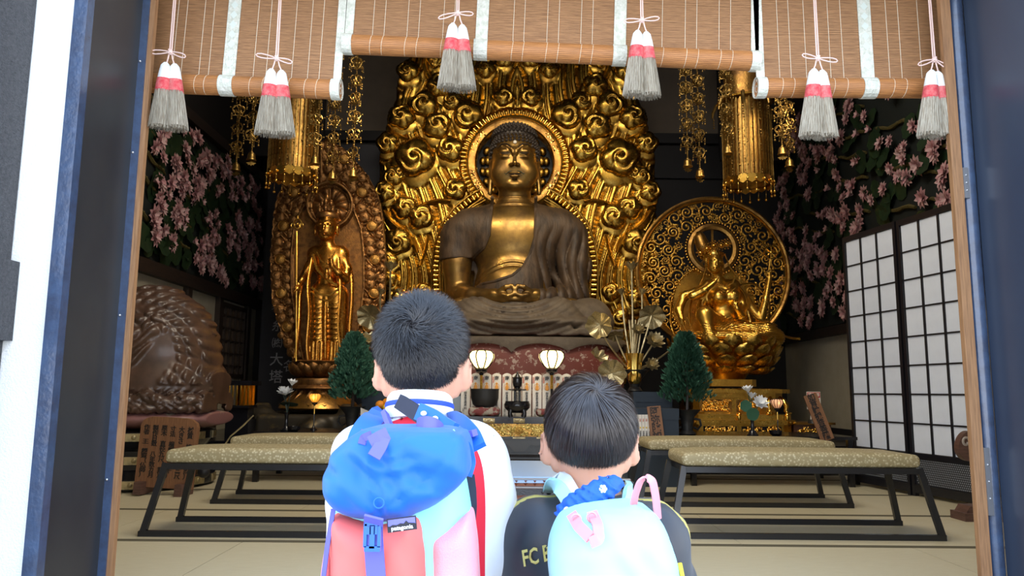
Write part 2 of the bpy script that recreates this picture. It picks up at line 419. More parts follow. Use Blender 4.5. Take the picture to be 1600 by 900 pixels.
m = MB(); m.b2(XR, XR + .12, YF, YB, 1.72, ZT); m.build('upper_wall', M_CEIL, wr, world=True)
m = MB(); m.b2(XR - .08, XR, YF, YB, 1.60, 1.72); m.build('beam', M_DARK, wr, world=True)
m = MB(); m.b2(XR - .04, XR, YF, YB, 4.85, 5.0); m.build('beam', M_DARK, wr, world=True)
m = MB(); m.b2(XR - .03, XR, 8.12, YB, .31, .42); tag(m.build('baseboard_right', M_BLACKM), kind='structure')
wb = empty('wall_back', (0, YB, 0), kind='structure')
m = MB(); m.b2(XL, XR, YB, YB + .12, 0, 4.88); m.build('lower_wall', M_BLACKM, wb, world=True)
m = MB(); m.b2(XL, XR, YB, YB + .12, 4.88, ZT); m.build('upper_wall', M_PLASTER_UP, wb, world=True)
m = MB(); m.b2(XL, XR, YB - .1, YB, 4.76, 4.92); m.build('beam', M_BLACKM, wb, world=True)
m = MB(); m.b2(XL, XR, YB - .06, YB, 4.20, 4.26); m.build('beam', M_BLACKM, wb, world=True)
m = MB(); m.b2(XL, -2.85, 10.9, 11.0, 4.3, ZT); m.b2(3.1, XR, 10.9, 11.0, 4.3, ZT); tag(m.build('trim_1', M_BLACKM), kind='structure')
m = MB(); m.b2(XL - .12, XR + .12, YF - .4, YB + .12, ZT, ZT + .1); tag(m.build('ceiling', M_CEIL), kind='structure')
# front wall with the doorway
wf = empty('wall_front', (0, 2.6, 0), kind='structure')
m = MB(); m.b2(-8, -1.503, 2.46, 2.85, -.43, 3.0); m.build('plaster', M_WHITEP, wf, world=True)
m = MB(); m.b2(1.86, 8, 2.46, 2.85, -.43, 3.0); m.build('plaster', M_WHITEP, wf, world=True)
m = MB(); m.b2(-8, 8, 2.46, 2.85, 2.95, ZT); m.build('plaster', M_WHITEP, wf, world=True)
m = MB(); m.b2(-1.53, 1.86, 2.40, 2.85, 2.62, 2.95); m.build('lintel', M_PANEL, wf, world=True)
dl = empty('door_1', (-1.49, 2.6, 0), kind='structure')
m = MB(); m.b2(-1.503, -1.457, 2.425, 2.465, -.43, 2.65); m.build('corner_post', M_POSTBLUE, dl, world=True)
m = MB(); m.b2(-1.53, -1.474, 2.465, 2.83, -.43, 2.65); m.build('reveal_panel', M_PANEL, dl, world=True)
m = MB(); m.b2(-1.53, -1.446, 2.815, 2.86, -.0, 2.65); m.build('frame_rail', M_POSTBLUE, dl, world=True)
m = MB(); m.b2(-1.446, -1.427, 2.822, 2.846, -.0, 2.65); m.build('wood_strip', M_WOODN, dl, world=True)
for z in (.02, .52, 1.12, 1.75, 2.12):
    m = MB(); m.ball((-1.466, 2.814, z), .005, 8, 5); m.build('screw', M_SCREW, dl, world=True)
dr = empty('door_2', (1.76, 2.6, 0), kind='structure')
m = MB(); m.b2(1.790, 1.86, 2.40, 2.83, -.43, 2.65); m.build('reveal_panel', mat('navy_panel', (0.030, 0.042, 0.070), .3, col2=(.035, .05, .08), vscale=2), dr, world=True)
m = MB(); m.tube([(1.766, 2.85, -.0), (1.766, 2.85, 2.65)], .030, 14); m.b2(1.73, 1.79, 2.85, 2.90, 0, 2.65); m.build('frame_rail', M_POSTBLUE, dr, world=True)
m = MB(); m.b2(1.694, 1.733, 2.822, 2.846, -.0, 2.65); m.build('wood_strip', M_WOODN, dr, world=True)
for z0, z1 in ((.42, .66), (1.60, 1.72)):
    m = MB(); m.b2(1.733, 1.753, 2.818, 2.83, z0, z1); h = m.build('hinge_plate', mat('dull_steel', (.32, .33, .35), .4, .9), dr, world=True)
    for f in (.25, .5, .75):
        m = MB(); m.ball((1.743, 2.817, z0 + (z1 - z0) * f), .0035, 8, 5); m.build('screw', M_SCREW, dr, world=True)
# rough charcoal pillar left of the doorway
pl = empty('stone_pillar', (-1.6, 2.2, -.43), 'rough charcoal stone pillar with a projecting band beside the white wall', 'pillar')
m = MB(); m.b2(-1.95, -1.652, 2.1, 2.455, -.43, 3.2); m.build('shaft', M_ROUGH, pl, world=True)
zt, zb = at(20, 405, 2.40).z, at(20, 531, 2.40).z
m = MB(); m.b2(-1.98, -1.623, 2.06, 2.458, zb, zt); m.build('band', M_ROUGH, pl, world=True)
# lattice window at the back of the left wall
wn = empty('window_1', (XL, 10.6, 1.5), kind='structure')
m = MB(); y0, y1, z0, z1 = 10.12, 11.08, 1.0, 2.02
for a, b, c, d in ((y0, y0 + .06, z0, z1), (y1 - .06, y1, z0, z1), (y0, y1, z0, z0 + .06), (y0, y1, z1 - .06, z1)): m.b2(XL, XL + .05, a, b, c, d)
m.build('window_frame', M_DARK, wn, world=True)
m = MB(); m.b2(XL + .002, XL + .01, y0, y1, z0, z1); m.build('pane', mat('dim_paper', (.10, .07, .05), .8), wn, world=True)
for k in range(1, 5):
    m = MB(); yy = y0 + k * (y1 - y0) / 5; m.b2(XL + .01, XL + .04, yy - .012, yy + .012, z0, z1); m.build('muntin', M_DARK, wn, world=True)
for k in range(1, 6):
    m = MB(); zz = z0 + k * (z1 - z0) / 6; m.b2(XL + .01, XL + .035, y0, y1, zz - .012, zz + .012); m.build('muntin', M_DARK, wn, world=True)

# ---------------------------------------------------------------- water lily walls
M_PETAL = mat('dusty_pink_petal', (0.46, 0.20, 0.22), 0.7, col2=(0.60, 0.36, 0.36), vscale=9)
M_PETAL2 = mat('pale_pink_petal', (0.55, 0.33, 0.33), 0.7, col2=(0.66, 0.48, 0.46), vscale=9)
M_LEAFD = mat('dark_green_leaf', (0.012, 0.030, 0.014), 0.45, col2=(0.022, 0.045, 0.016), vscale=12)
M_STEM = mat('olive_branch', (0.085, 0.065, 0.014), 0.7)
def petal_v(L, W, lift, curl, a, n=4, thick=0):
    vs = []
    for i in range(n + 1):
        t = i / n; wd = W * math.sin(PI * min(t * .86 + .08, 1)) ** .8 * (1 - t ** 6); r = L * t * math.cos(lift * (1 - .3 * t)); z = L * t * math.sin(lift) - curl * t * t * L
        for s in (-1, 0, 1):
            x, y = r, s * wd
            vs.append((x * math.cos(a) - y * math.sin(a), x * math.sin(a) + y * math.cos(a), z + (abs(s) * wd * .35)))
    fs = [(i * 3 + j, i * 3 + j + 1, i * 3 + j + 4, i * 3 + j + 3) for i in range(n) for j in (0, 1)]
    return vs, fs
def lily_mesh(name, mats, seed, R=.10, rows=3):
    r = random.Random(seed); m = MB()
    for k in range(rows):
        n = 9 - k * 2; L = R * (1 - .18 * k)
        for i in range(n):
            a = 2 * PI * (i + .5 * k) / n + r.uniform(-.12, .12)
            m.add(*petal_v(L * r.uniform(.9, 1.08), L * .24, .25 + .35 * k, .1, a, 3), mi=0 if r.random() < .65 else min(1, len(mats) - 1))
    return m.mesh(name, mats, 180)
LIL = [lily_mesh('lotus_flower', [M_PETAL, M_PETAL2], s, .105) for s in (1, 2, 3)]
m = MB()
for i in range(6): m.add(*petal_v(.09, .026, 1.15, .15, i * PI / 3, 3), mi=i % 2)
LILB = m.mesh('lotus_bud', [M_PETAL, M_PETAL2], 180)
m = MB(); n = 14
m.add([(0, 0, .0)] + [(.13 * math.cos(2 * PI * i / n), .13 * math.sin(2 * PI * i / n), .015 + .012 * (i % 2)) for i in range(n)], [(0, i + 1, (i + 1) % n + 1) for i in range(n)])
LILL = m.mesh('lily_leaf', M_LEAFD, 180)
def lily_wall(x, side, y0, y1, z0, z1, label, seed, nf, skip=None, slope=1):
    r = random.Random(seed)
    root = empty('lily_wall_panel', (x, y0, z0), label, 'flower panel')
    m = MB(); m.b2(min(x, x + side * .03), max(x, x + side * .03), y0, y1, z0, z1); m.build('backing_board', mat('near_black_green', (.006, .010, .008), .8), root, world=True)
    base = PI / 2 if side > 0 else -PI / 2
    def put(me, nm, y, z, d, s, spin=None):
        o = link(nm, me, root); e = Matrix.Rotation(base + r.uniform(-.35, .35), 4, 'Y') @ Matrix.Rotation(r.uniform(0, 6.28) if spin is None else spin, 4, 'Z')
        o.matrix_basis = Matrix.Translation((side * d, y - y0, z - z0)) @ e @ Matrix.Scale(s, 4)
    for i in range(150):
        put(LILL, 'lily_leaf', r.uniform(y0 + .1, y1 - .1), r.uniform(z0 + .1, z1 - .1), .04 + r.uniform(0, .04), r.uniform(.7, 1.3))
    k = 0; nrow = int((z1 - z0) / .34) + 4
    for q in range(nrow):       # slanting branches
        zz = z0 + .03 + q * .37
        for seg in range(5):
            a, b = y0 + (y1 - y0) * seg / 5, y0 + (y1 - y0) * (seg + .8) / 5
            za, zb = zz + slope * .0 + .12 * math.sin(seg * 2 + q), zz + .12 * math.sin(seg * 2 + q) - slope * .16
            if max(za, zb) > z1 or min(za, zb) < z0: continue
            pts = [(side * .05, a - y0 + (b - a) * t, za + (zb - za) * t - z0 + .02 * math.sin(9 * t)) for t in [i / 7 for i in range(8)]]
            mb = MB(); mb.tube(pts, [.018, .024, .02, .026, .02, .024, .018, .008], 6)
            for j in range(1, 7): mb.ball(pts[j], (.03, .035, .02), 6, 4)
            mb.build('branch', M_STEM, root)
    while k < nf:
        cy, cz = r.uniform(y0 + .1, y1 - .08), r.uniform(z0 + .12, z1 - .1)
        for j in range(r.choice((1, 2, 2, 3, 4))):
            y, z = cy + r.gauss(0, .13), cz + r.gauss(0, .13)
            if not (y0 + .05 < y < y1 - .05 and z0 + .05 < z < z1 - .05): continue
            if r.random() < .13: put(LILB, 'lotus_bud', y, z, .08, r.uniform(.8, 1.1))
            else: put(r.choice(LIL), 'lotus_flower', y, z, .07 + r.uniform(0, .05), r.uniform(.72, 1.25))
            k += 1
lily_wall(XL, 1, 7.6, 11.55, 2.22, 4.02, 'dark panel of pink water lilies above the carved wooden fish drum', 3, 190)
lily_wall(XR, -1, 6.6, 11.55, 1.74, 4.84, 'dark panel of pink water lilies above the paper screens', 4, 290, slope=-1)
# ================================================================= BLINDS AND TASSELS in the doorway
M_REED = mat('reed_slat', (0.40, 0.205, 0.085), 0.65, col2=(0.20, 0.095, 0.038), vscale=30, stretch=(.5, 1, 12), detail=6)
M_REED2 = mat('rolled_reed', (0.50, 0.215, 0.065), 0.55, col2=(0.29, 0.12, 0.038), vscale=26, stretch=(.5, 1, 10), detail=6)
M_THREAD = mat('cream_thread', (0.70, 0.60, 0.45), 0.8)
M_BROC = mat('white_brocade', (0.68, 0.68, 0.60), 0.75, col2=(0.50, 0.52, 0.43), vscale=55, bump=0.5, bscale=120)
def blind(name_label, cx, w, zb, tilt, bands, threads, zt=2.60, Y=2.96, rr=.037):
    """hanging reed blind: slats, rolled lower end, stitching, brocade bands (bands: centre offset, width)"""
    root = empty('reed_blind', (cx, Y, zb), name_label, 'blind', 'reed blinds hung in the doorway')
    root.rotation_euler = (0, tilt, 0)
    h = w / 2; m = MB(); z = 2 * rr * .9; r = random.Random(int(w * 1000))
    while z < zt - zb:
        hh = r.uniform(.0042, .0056); j = r.uniform(0, .0012)
        m.b2(-h + r.uniform(0, .004), h - r.uniform(0, .004), -.0018 - j, .0018 - j, z, z + hh - .0008); z += hh
    o = m.build('reed_slats', M_REED, root, None); tag(o, kind='stuff')
    m = MB(); n = 34      # roll of slats
    for k in range(n):
        a = 2 * PI * k / n
        m.box((0, rr * math.cos(a) * 1.0, rr + rr * math.sin(a)), (w - .004, 2 * PI * rr / n * .93, .006), rot=(a + PI / 2, 0, 0))
    m.tube([(-h + .003, 0, rr), (h - .003, 0, rr)], rr * .96, 24)
    m.build('rolled_end', M_REED2, root, None)
    for t in threads:
        m = MB(); m.b2(t - .0009, t + .0009, -.0046, -.003, 2 * rr * .9, zt - zb)
        pts = [(t + .004 * math.sin(a * 1.0), -(rr + .0035) * math.cos(a), rr + (rr + .0035) * math.sin(a)) for a in [PI / 2 - i * PI / 8 for i in range(9)]]
        m.tube(pts, .0011, 4); m.build('stitching_thread', M_THREAD, root, None)
    for bx, bw in bands:
        m = MB(); m.b2(bx - bw / 2, bx + bw / 2, -.0075, -.0035, 2 * rr * .85, zt - zb)
        P = []
        for i in range(17):
            a = PI / 2 + PI * .1 - i * 2 * PI / 16
            for rad in (rr + .0035, rr + .0065): P.append((rad * math.cos(a), rr + rad * math.sin(a)))
        vs = [(x, -y, z) for x in (bx - bw / 2 - .004, bx + bw / 2 + .002) for (y, z) in P]
        fs = []; N = len(P)
        for i in range(16):
            a, b, c, d = 2 * i, 2 * i + 1, 2 * i + 3, 2 * i + 2
            fs += [(b, c, c + N, b + N), (a, d, d + N, a + N), (a, b, c, d), (a + N, b + N, c + N, d + N)]
        m.add(vs, fs); b = m.build('brocade_band', M_BROC, root, None)
        if bw > .05:
            mm = MB(); zz = .13
            while zz < zt - zb - .05:      # woven lozenges
                mm.add([(bx - bw * .3, -.0085, zz), (bx, -.0085, zz + bw * .34), (bx + bw * .3, -.0085, zz), (bx, -.0085, zz - bw * .34)], [(0, 1, 2, 3)])
                zz += bw * .82
            mm.build('woven_lozenge', mat('brocade_figure', (.60, .66, .60), .6), b, None)
    for s in (-1, 1):     # spiral end of the roll
        m = MB(); pts = [(s * (h + .001), -(.006 + .0015 * i) * math.cos(i * .55), rr + (.006 + .0015 * i) * math.sin(i * .55)) for i in range(20)]
        m.tube(pts, .0012, 4); m.build('roll_spiral', M_BROC, root, None)
    return root
YBL = 2.96
def bx_(px, py): return at(px, py, YBL).x
def zz_(px, py): return at(px, py, YBL - .035).z
# left, middle, right
c = (at(215, 130, YBL).x + at(532, 130, YBL).x) / 2; wl_ = at(532, 130, YBL).x - at(215, 130, YBL).x
def off(px, py, c): return at(px, py, YBL).x - c
blind('reed blind on the left, its roll hanging above the standing statue', c, wl_, zz_(375, 143), math.radians(1.6),
      [(off(357, 120, c), .052), (wl_ / 2 - .015, .032)], [off(p, 120, c) for p in (268, 282, 310, 325, 395, 415, 455, 480, 498)])
c2 = (at(537, 85, YBL).x + at(1184, 100, YBL).x) / 2; w2 = at(1184, 100, YBL).x - at(537, 85, YBL).x
blind('widest reed blind in the middle, rolled highest above the seated statue', c2, w2, zz_(860, 90), math.radians(2.0),
      [(-w2 / 2 + .016, .034), (off(751, 70, c2), .05), (off(967, 80, c2), .05), (w2 / 2 - .014, .032)],
      [off(p, 80, c2) for p in (580, 598, 634, 652, 690, 707, 800, 817, 853, 871, 906, 924, 1033, 1069, 1087, 1122, 1140)])
c3 = (at(1182, 130, YBL).x + at(1500, 130, YBL).x) / 2; w3 = at(1500, 130, YBL).x - at(1182, 130, YBL).x
blind('reed blind on the right with a spiral roll end beside the hanging gilt canopy', c3, w3, zz_(1330, 146), math.radians(-.3),
      [(-w3 / 2 + .016, .034), (off(1356, 130, c3), .053), (w3 / 2 - .016, .03)], [off(p, 120, c3) for p in (1218, 1236, 1260, 1298, 1318, 1390, 1409, 1440)])
# tassels: one pair prototype
M_TCAP = mat('white_tassel_head', (0.72, 0.74, 0.72), 0.8); M_TRED = mat('coral_dyed_fibre', (0.55, 0.035, 0.05), 0.85, col2=(.60, .16, .15), vscale=50)
M_TFIB = mat('ash_tassel_fibre', (0.48, 0.44, 0.35), 0.85, col2=(0.24, 0.195, 0.135), vscale=40, stretch=(6, 6, .4))
M_CORD = mat('pale_pink_cord', (0.72, 0.52, 0.46), 0.8)
def strands(mb, prof, n, seed, mi, rad=.0014, z0=0, z1=1):
    r = random.Random(seed)
    def R(t):
        t *= (len(prof) - 1); i = min(int(t), len(prof) - 2); f = t - i
        return prof[i][0] * (1 - f) + prof[i + 1][0] * f, prof[i][1] * (1 - f) + prof[i + 1][1] * f
    for k in range(n):
        a = 2 * PI * k / n + r.uniform(-.03, .03); q = r.uniform(.93, 1.0) if k % 3 else r.uniform(.6, .95)
        ts = [z0 + (z1 - z0) * i / 4 for i in range(5)]; ts[-1] += r.uniform(-.03, .02) if z1 == 1 else 0
        pts = []
        for t in ts:
            rr, z = R(min(max(t, 0), 1)); aa = a + .05 * math.sin(t * 5 + k)
            pts.append((rr * q * math.cos(aa), rr * q * math.sin(aa), z - (max(t - 1, 0)) * .1))
        mb.tube(pts, [rad, rad * 1.15, rad * 1.25, rad * 1.2, rad * .7], 3, mi, cap=False)
TP = [(.010, 0), (.017, -.010), (.0215, -.035), (.0255, -.065), (.029, -.10), (.034, -.15), (.040, -.205), (.046, -.262)]
def tassel_parts():
    hb = MB(); hb.lathe([(0.0, 0.004), (.008, .003), (.013, -.004), (.0185, -.016), (.0225, -.036), (.0265, -.066)], 20); strands(hb, TP, 60, 1, 0, .0013, .05, .44)
    rb = MB(); rb.lathe([(.0262, -.062), (.0290, -.085), (.0310, -.110)], 20); strands(rb, TP, 60, 2, 0, .0017, .42, .62)
    sb = MB(); sb.lathe([(.027, -.10), (.031, -.15), (.036, -.205), (.041, -.25), (.0, -.25)], 20); strands(sb, TP, 150, 3, 0, .0013, .58, 1); strands(sb, [(a * .8, b) for a, b in TP], 50, 8, 0, .0014, .58, 1)
    return hb.mesh('tassel_head', M_TCAP), rb.mesh('dyed_band', M_TRED), sb.mesh('fibre_skirt', M_TFIB)
TM = tassel_parts()
def tassel_pair(px, pyt, label, sway=0.0, size=1.0, gap=.036, hide_right=False):
    Y = 2.84; p = at(px, pyt, Y)
    root = empty('tassel_pair', p, label, 'tassel', 'corded tassel pairs hanging before the blinds')
    for s in (-1, 1):
        h = link('tassel_head', TM[0], root, (s * gap / 2, s * .006, 0), (0, -s * .10 + sway, s), size)
        link('dyed_band', TM[1], h); k = link('fibre_skirt', TM[2], h); tag(k, kind='stuff')
    mb = MB(); zt = 2.68 - p.z
    for s in (-1, 1):
        mb.tube([(s * gap / 2, 0, .002), (s * gap * .3, -.003, .02), (s * .004, -.004, .05), (s * .003 - .0 * zt, .0, zt)], .0028, 6)
    mb.build('cord', M_CORD, root, None)
    mb = MB(); mb.ball((0, -.006, .046), (.011, .009, .011), 10, 6)
    for s in (-1, 1): mb.tube([(s * .0, -.008, .046), (s * .004, -.013, .055), (-s * .004, -.013, .04)], .003, 6)
    mb.build('knot', M_CORD, root, None)
    for s in (-1, 1):
        mb = MB(); r_ = random.Random(int(px) + s); L = r_.uniform(.058, .082); dn = r_.uniform(-.03, .022) + (-.012 if s > 0 else .004)
        pts = []
        for i in range(13):
            t = i / 12 * 2 * PI; u = (1 - math.cos(t)) / 2
            pts.append((s * L * u, -.009, .046 + dn * u + .0085 * math.sin(t) * (0.4 + u)))
        mb.tube(pts, .0026, 6); mb.build('bow_loop', M_CORD, root, None)
    return root
tassel_pair(266, 100, 'tassel pair hanging nearest the left doorpost, in yellow shade', gap=.03)
tassel_pair(432, 110, 'tassel pair hanging in front of the left blind, left of the middle blind')
tassel_pair(715, 39, 'tassel pair hanging over the left side of the great gilt backplate')
tassel_pair(1003, 50, 'tassel pair hanging over the right edge of the great gilt backplate')
tassel_pair(1278, 110, 'tassel pair hanging in front of the right blind, beside the gilt canopy', size=1.03)
tassel_pair(1460, 112, 'tassel pair hanging partly behind the right doorpost', gap=.03)

# ================================================================= BENCHES
M_BFRAME = mat('black_bench_enamel', (0.014, 0.015, 0.018), 0.25)
def brocade_seat():
    m = bpy.data.materials.new('gold_brocade_fabric'); m.use_nodes = True; nt = m.node_tree; b = nt.nodes['Principled BSDF']
    tc = nt.nodes.new('ShaderNodeTexCoord'); v = nt.nodes.new('ShaderNodeTexVoronoi'); v.inputs['Scale'].default_value = 62
    nt.links.new(tc.outputs['Object'], v.inputs['Vector']); r = nt.nodes.new('ShaderNodeValToRGB')
    r.color_ramp.elements[0].position = .12; r.color_ramp.elements[0].color = (.62, .55, .36, 1); r.color_ramp.elements[1].position = .5; r.color_ramp.elements[1].color = (.33, .27, .14, 1)
    nt.links.new(v.outputs['Distance'], r.inputs[0]); nt.links.new(r.outputs[0], b.inputs['Base Color']); b.inputs['Roughness'].default_value = .55
    bp = nt.nodes.new('ShaderNodeBump'); bp.inputs['Strength'].default_value = .3; bp.inputs['Distance'].default_value = .003; bp.invert = True
    nt.links.new(v.outputs['Distance'], bp.inputs['Height']); nt.links.new(bp.outputs[0], b.inputs['Normal']); return m
M_SEAT = brocade_seat()
def bench(label, xl, xr, yf, yb, zs=.49):
    """xl/xr feet ends, yf/yb front and back floor rails"""
    cx, cy = (xl + xr) / 2, (yf + yb) / 2; L = xr - xl; D = yb - yf
    root = empty('bench', (cx, cy, 0), label, 'bench', 'low brocade benches on the tatami')
    sx, sy = L / 2 - .095, D / 2 - .03; t = .078
    s = SDF((-sx - .03, -sy - .03, zs - t - .03), (sx + .03, sy + .03, zs + .03), .010)
    s.box((0, 0, zs - t / 2), (sx, sy, t / 2), .03, 0)
    V, Q = s.mesh(); V[:, 2] += np.where(V[:, 2] > zs - t / 2, .012 * np.clip(1 - (V[:, 0] / sx) ** 4, 0, 1), 0)
    link('seat_cushion', npmesh('seat_cushion', V, Q, M_SEAT), root)
    zr = zs - t
    for s_ in (-1, 1):
        m = MB(); m.b2(-sx + .02, sx - .02, s_ * sy - .015 * s_ - .015, s_ * sy - .015 * s_ + .015, zr - .035, zr - .001); m.build('seat_rail', M_BFRAME, root)
        m = MB(); m.bar((-L / 2, s_ * D / 2, .014), (L / 2, s_ * D / 2, .014), .028, .04, up=(0, 0, 1)); m.build('floor_rail', M_BFRAME, root)
        m = MB(); m.b2(s_ * (sx - .05), s_ * (sx - .02), -sy + .03, sy - .03, zr - .035, zr - .002); m.build('cross_rail', M_BFRAME, root)
        for q in (-1, 1):
            m = MB(); m.bar((s_ * (L / 2 - .02), q * D / 2, .026), (s_ * (sx - .01), q * (sy - .02), zr), .036, .028); m.build('leg', M_BFRAME, root)
            m = MB(); m.bar((s_ * (L / 2 + .001), q * D / 2, .013), (s_ * (L / 2 + .007), q * D / 2, .013), .022, .034, up=(0, 0, 1)); m.build('end_cap', M_SCREW if q < 0 and s_ > 0 else M_BFRAME, root)
    return root
def fx(px, Y, py=840): return at(px, py, Y).x
def fy(py, px=800):      # depth of the floor at a pixel
    a, b = 1.0, 30.0
    for _ in range(40):
        c = (a + b) / 2
        if at(px, py, c).z < 0: a = c if False else a; b = c if at(px, py, c).z < 0 else b
        else: a = c
    return (a + b) / 2
yA, yB_ = fy(845, 1470), fy(821, 1400)
bench('nearest bench on the right, in front of the paper screens', fx(1046, yA, 840), fx(1478, yA, 845), yA, yB_)
yA2, yB2 = fy(838, 220), fy(815, 280)
Lb = fx(1478, yA, 845) - fx(1046, yA, 840)
x0 = fx(218, yA2, 838)
bench('nearest bench on the left, in front of the wooden notice board', x0, x0 + Lb * .88, yA2, yB2)
yC, yD = fy(794, 1330), fy(778, 1280)
bench('further bench on the right, before the golden seated figure and lotus vase', fx(996, yC, 790), fx(1334, yC, 794), yC, yD)
yC2, yD2 = fy(787, 335), fy(772, 370)
x1 = fx(330, yC2, 787)
bench('further bench on the left, before the standing statue and orange lamp', x1, x1 + Lb * .98, yC2, yD2)
print('bench depths', yA, yB_, yC, yD, yA2, yC2, Lb)

# ================================================================= PAPER SCREENS (folding pair at the right)
M_PAPER = mat('white_screen_paper', (0.74, 0.80, 0.92), 0.85, col2=(0.69, 0.75, 0.87), vscale=4)
M_SFR = mat('black_screen_lacquer', (0.010, 0.010, 0.014), 0.3)
def screen(label, A, B, zt, zk=.36):
    A, B = Vector((A[0], A[1], 0)), Vector((B[0], B[1], 0)); d = B - A; W = d.length; ang = math.atan2(d.y, d.x)
    root = empty('paper_screen', A, label, 'screen', 'paper screens standing before the right wall', rz=ang)
    f = .035
    for nm, a in (('side_stile', (0, f, -.018, .018, .0, zt)), ('side_stile', (W - f, W, -.018, .018, .0, zt)), ('top_rail', (f, W - f, -.017, .017, zt - .05, zt)),
                  ('middle_rail', (f, W - f, -.017, .017, zk - .04, zk)), ('bottom_rail', (f, W - f, -.017, .017, .03, .10))):
        m = MB(); m.b2(*a); m.build(nm, M_SFR, root)
    nc, nrw = 3, 8; cw = (W - 2 * f) / nc; ch = (zt - .05 - zk) / nrw
    m = MB(); m.b2(-cw / 2 + .006, cw / 2 - .006, -.003, .003, -ch / 2 + .005, ch / 2 - .005); pm = m.mesh('paper_pane', M_PAPER)
    for i in range(nc):
        for j in range(nrw): link('paper_pane', pm, root, (f + cw * (i + .5), .0, zk + ch * (j + .5)))
    for i in range(1, nc):
        m = MB(); m.b2(f + cw * i - .010, f + cw * i + .010, -.014, .014, zk, zt - .05); m.build('lattice_bar', M_SFR, root)
    for j in range(1, nrw):
        m = MB(); m.b2(f, W - f, -.010, .010, zk + ch * j - .007, zk + ch * j + .007); m.build('lattice_bar', M_SFR, root)
    m = MB(); m.b2(f, W - f, -.004, .004, .10, zk - .04); kb = m.build('kick_board', mat('kick_board_dark', (.012, .013, .017), .5), root)
    mm = MB(); s = .020; z = .115; r = 0
    while z < zk - .055:
        x = f + .018 + (r % 2) * s * .5
        while x < W - f - .012:
            for sd in (1,):
                mm.add([(x + .0062 * math.cos(k * PI / 3), sd * .0052, z + .0062 * math.sin(k * PI / 3)) for k in range(6)], [tuple(range(6))])
            x += s
        z += s * .86; r += 1
    tag(mm.build('hexagon_cutouts', mat('pierced_pale', (.30, .33, .38), .7), root), kind='stuff')
    return root
p0 = (fx(1338, fy(757, 1338), 757), fy(757, 1338)); p1 = (fx(1426, fy(774, 1426), 774), fy(774, 1426)); p2 = (fx(1520, fy(792, 1520), 792), fy(792, 1520))
q2 = (p1[0] + (p2[0] - p1[0]) * 1.18, p1[1] + (p2[1] - p1[1]) * 1.18)
zt_ = at(1320, 372, p0[1]).z
print('screens', p0, p1, q2, zt_)
screen('paper screen further from the doorway, nearest the golden seated figure', p1, p0, zt_)
screen('paper screen nearer the doorpost, hinged to the further one', q2, (p1[0] + .01, p1[1] - .012), zt_)
# carved wooden stand peeping from behind the right doorpost
Y_ = fy(812, 1500)
gs = empty('scroll_stand', (at(1530, 812, Y_).x, Y_, 0), 'reddish wooden stand with a carved scroll head behind the right doorpost', 'stand')
M_STW = mat('reddish_brown_wood', (0.13, 0.065, 0.05), .5, col2=(.08, .04, .03), vscale=12, stretch=(1, 1, 5))
bxx = at(1497, 812, Y_).x - gs.location.x
m = MB(); m.b2(bxx, bxx + .4, -.09, .09, 0, .055); m.prism([(bxx + .02, .055), (bxx + .05, .10), (bxx + .35, .10), (bxx + .38, .055)], -.07, .07); m.build('base_block', M_STW, gs)
m = MB(); m.b2(bxx + .15, bxx + .25, -.04, .04, .10, .62); m.build('upright', M_STW, gs)
cz = at(1512, 697, Y_).z; cxx = at(1514, 697, Y_).x - gs.location.x
m = MB(); poly = [(cxx + .088 * math.cos(a) * (1 - .15 * math.sin(a)), cz + .105 * math.sin(a)) for a in [2 * PI * i / 28 for i in range(28)]]; m.prism(poly, -.03, .03); fixn(m.build('scroll_disc', M_STW, gs, 60))
m = MB(); m.tube([(cxx - .04 + .028 * math.cos(a * 1.2) * (1 - a / 9), -.036, cz + .03 + .035 * math.sin(a * 1.2) * (1 - a / 9)) for a in [i * .35 for i in range(16)]], [.009] * 16, 6); m.build('scroll_ridge', mat('pale_worn_edge', (.35, .30, .26), .5), gs)
# ================================================================= GREAT SEATED STATUE
def poly_sd(PX, PZ, poly):
    """signed distance (negative inside) of a 2-D polygon on a grid"""
    P = np.array(poly, float); n = len(P); D = np.full(PX.shape, 1e9); S = np.zeros(PX.shape, bool)
    for i in range(n):
        a, b = P[i], P[(i + 1) % n]; e = b - a; wx, wz = PX - a[0], PZ - a[1]
        t = np.clip((wx * e[0] + wz * e[1]) / (e @ e), 0, 1); D = np.minimum(D, (wx - e[0] * t) ** 2 + (wz - e[1] * t) ** 2)
        c = ((a[1] <= PZ) != (b[1] <= PZ)); xi = a[0] + (PZ - a[1]) / (e[1] if abs(e[1]) > 1e-9 else 1e-9) * e[0]
        S ^= c & (PX < xi)
    return np.where(S, -1, 1) * np.sqrt(D)
YC = 9.5
def b(px, py, dy=0.0): p = at(px, py, YC); return (p.x, YC + dy, p.z)
def bp(poly): return [(b(x, y)[0], b(x, y)[2]) for x, y in poly]
BG = 'seated statue'
bud = empty('seated_buddha_statue', b(804, 528), 'large brown and gold Buddha statue seated in meditation before the tall gilt backplate', 'statue')
lo, hi = b(640, 540, -1.05), b(968, 180, .6)
S = SDF((lo[0], lo[1], lo[2]), (hi[0], hi[1], hi[2]), .0105)
F = -.30
def torso(S, o=0.0, arms=True):
    S.ell(b(804, 378), (.60, .34, .50), .12, off=o); S.ell(b(802, 440, -.03), (.47, .37, .36), .12, off=o)
    S.cap(b(736, 357, .02), b(872, 357, .02), .235 + o, k=.15); S.cap(b(800, 470), b(806, 500), .5, k=.1)
torso(S)
S.cap(b(804, 300, .02), b(804, 334, .04), .205, .25, k=.09)           # neck
S.ell(b(804, 243, .03), (.296, .31, .35), .03); S.ell(b(804, 266, -.02), (.284, .275, .335), .06)
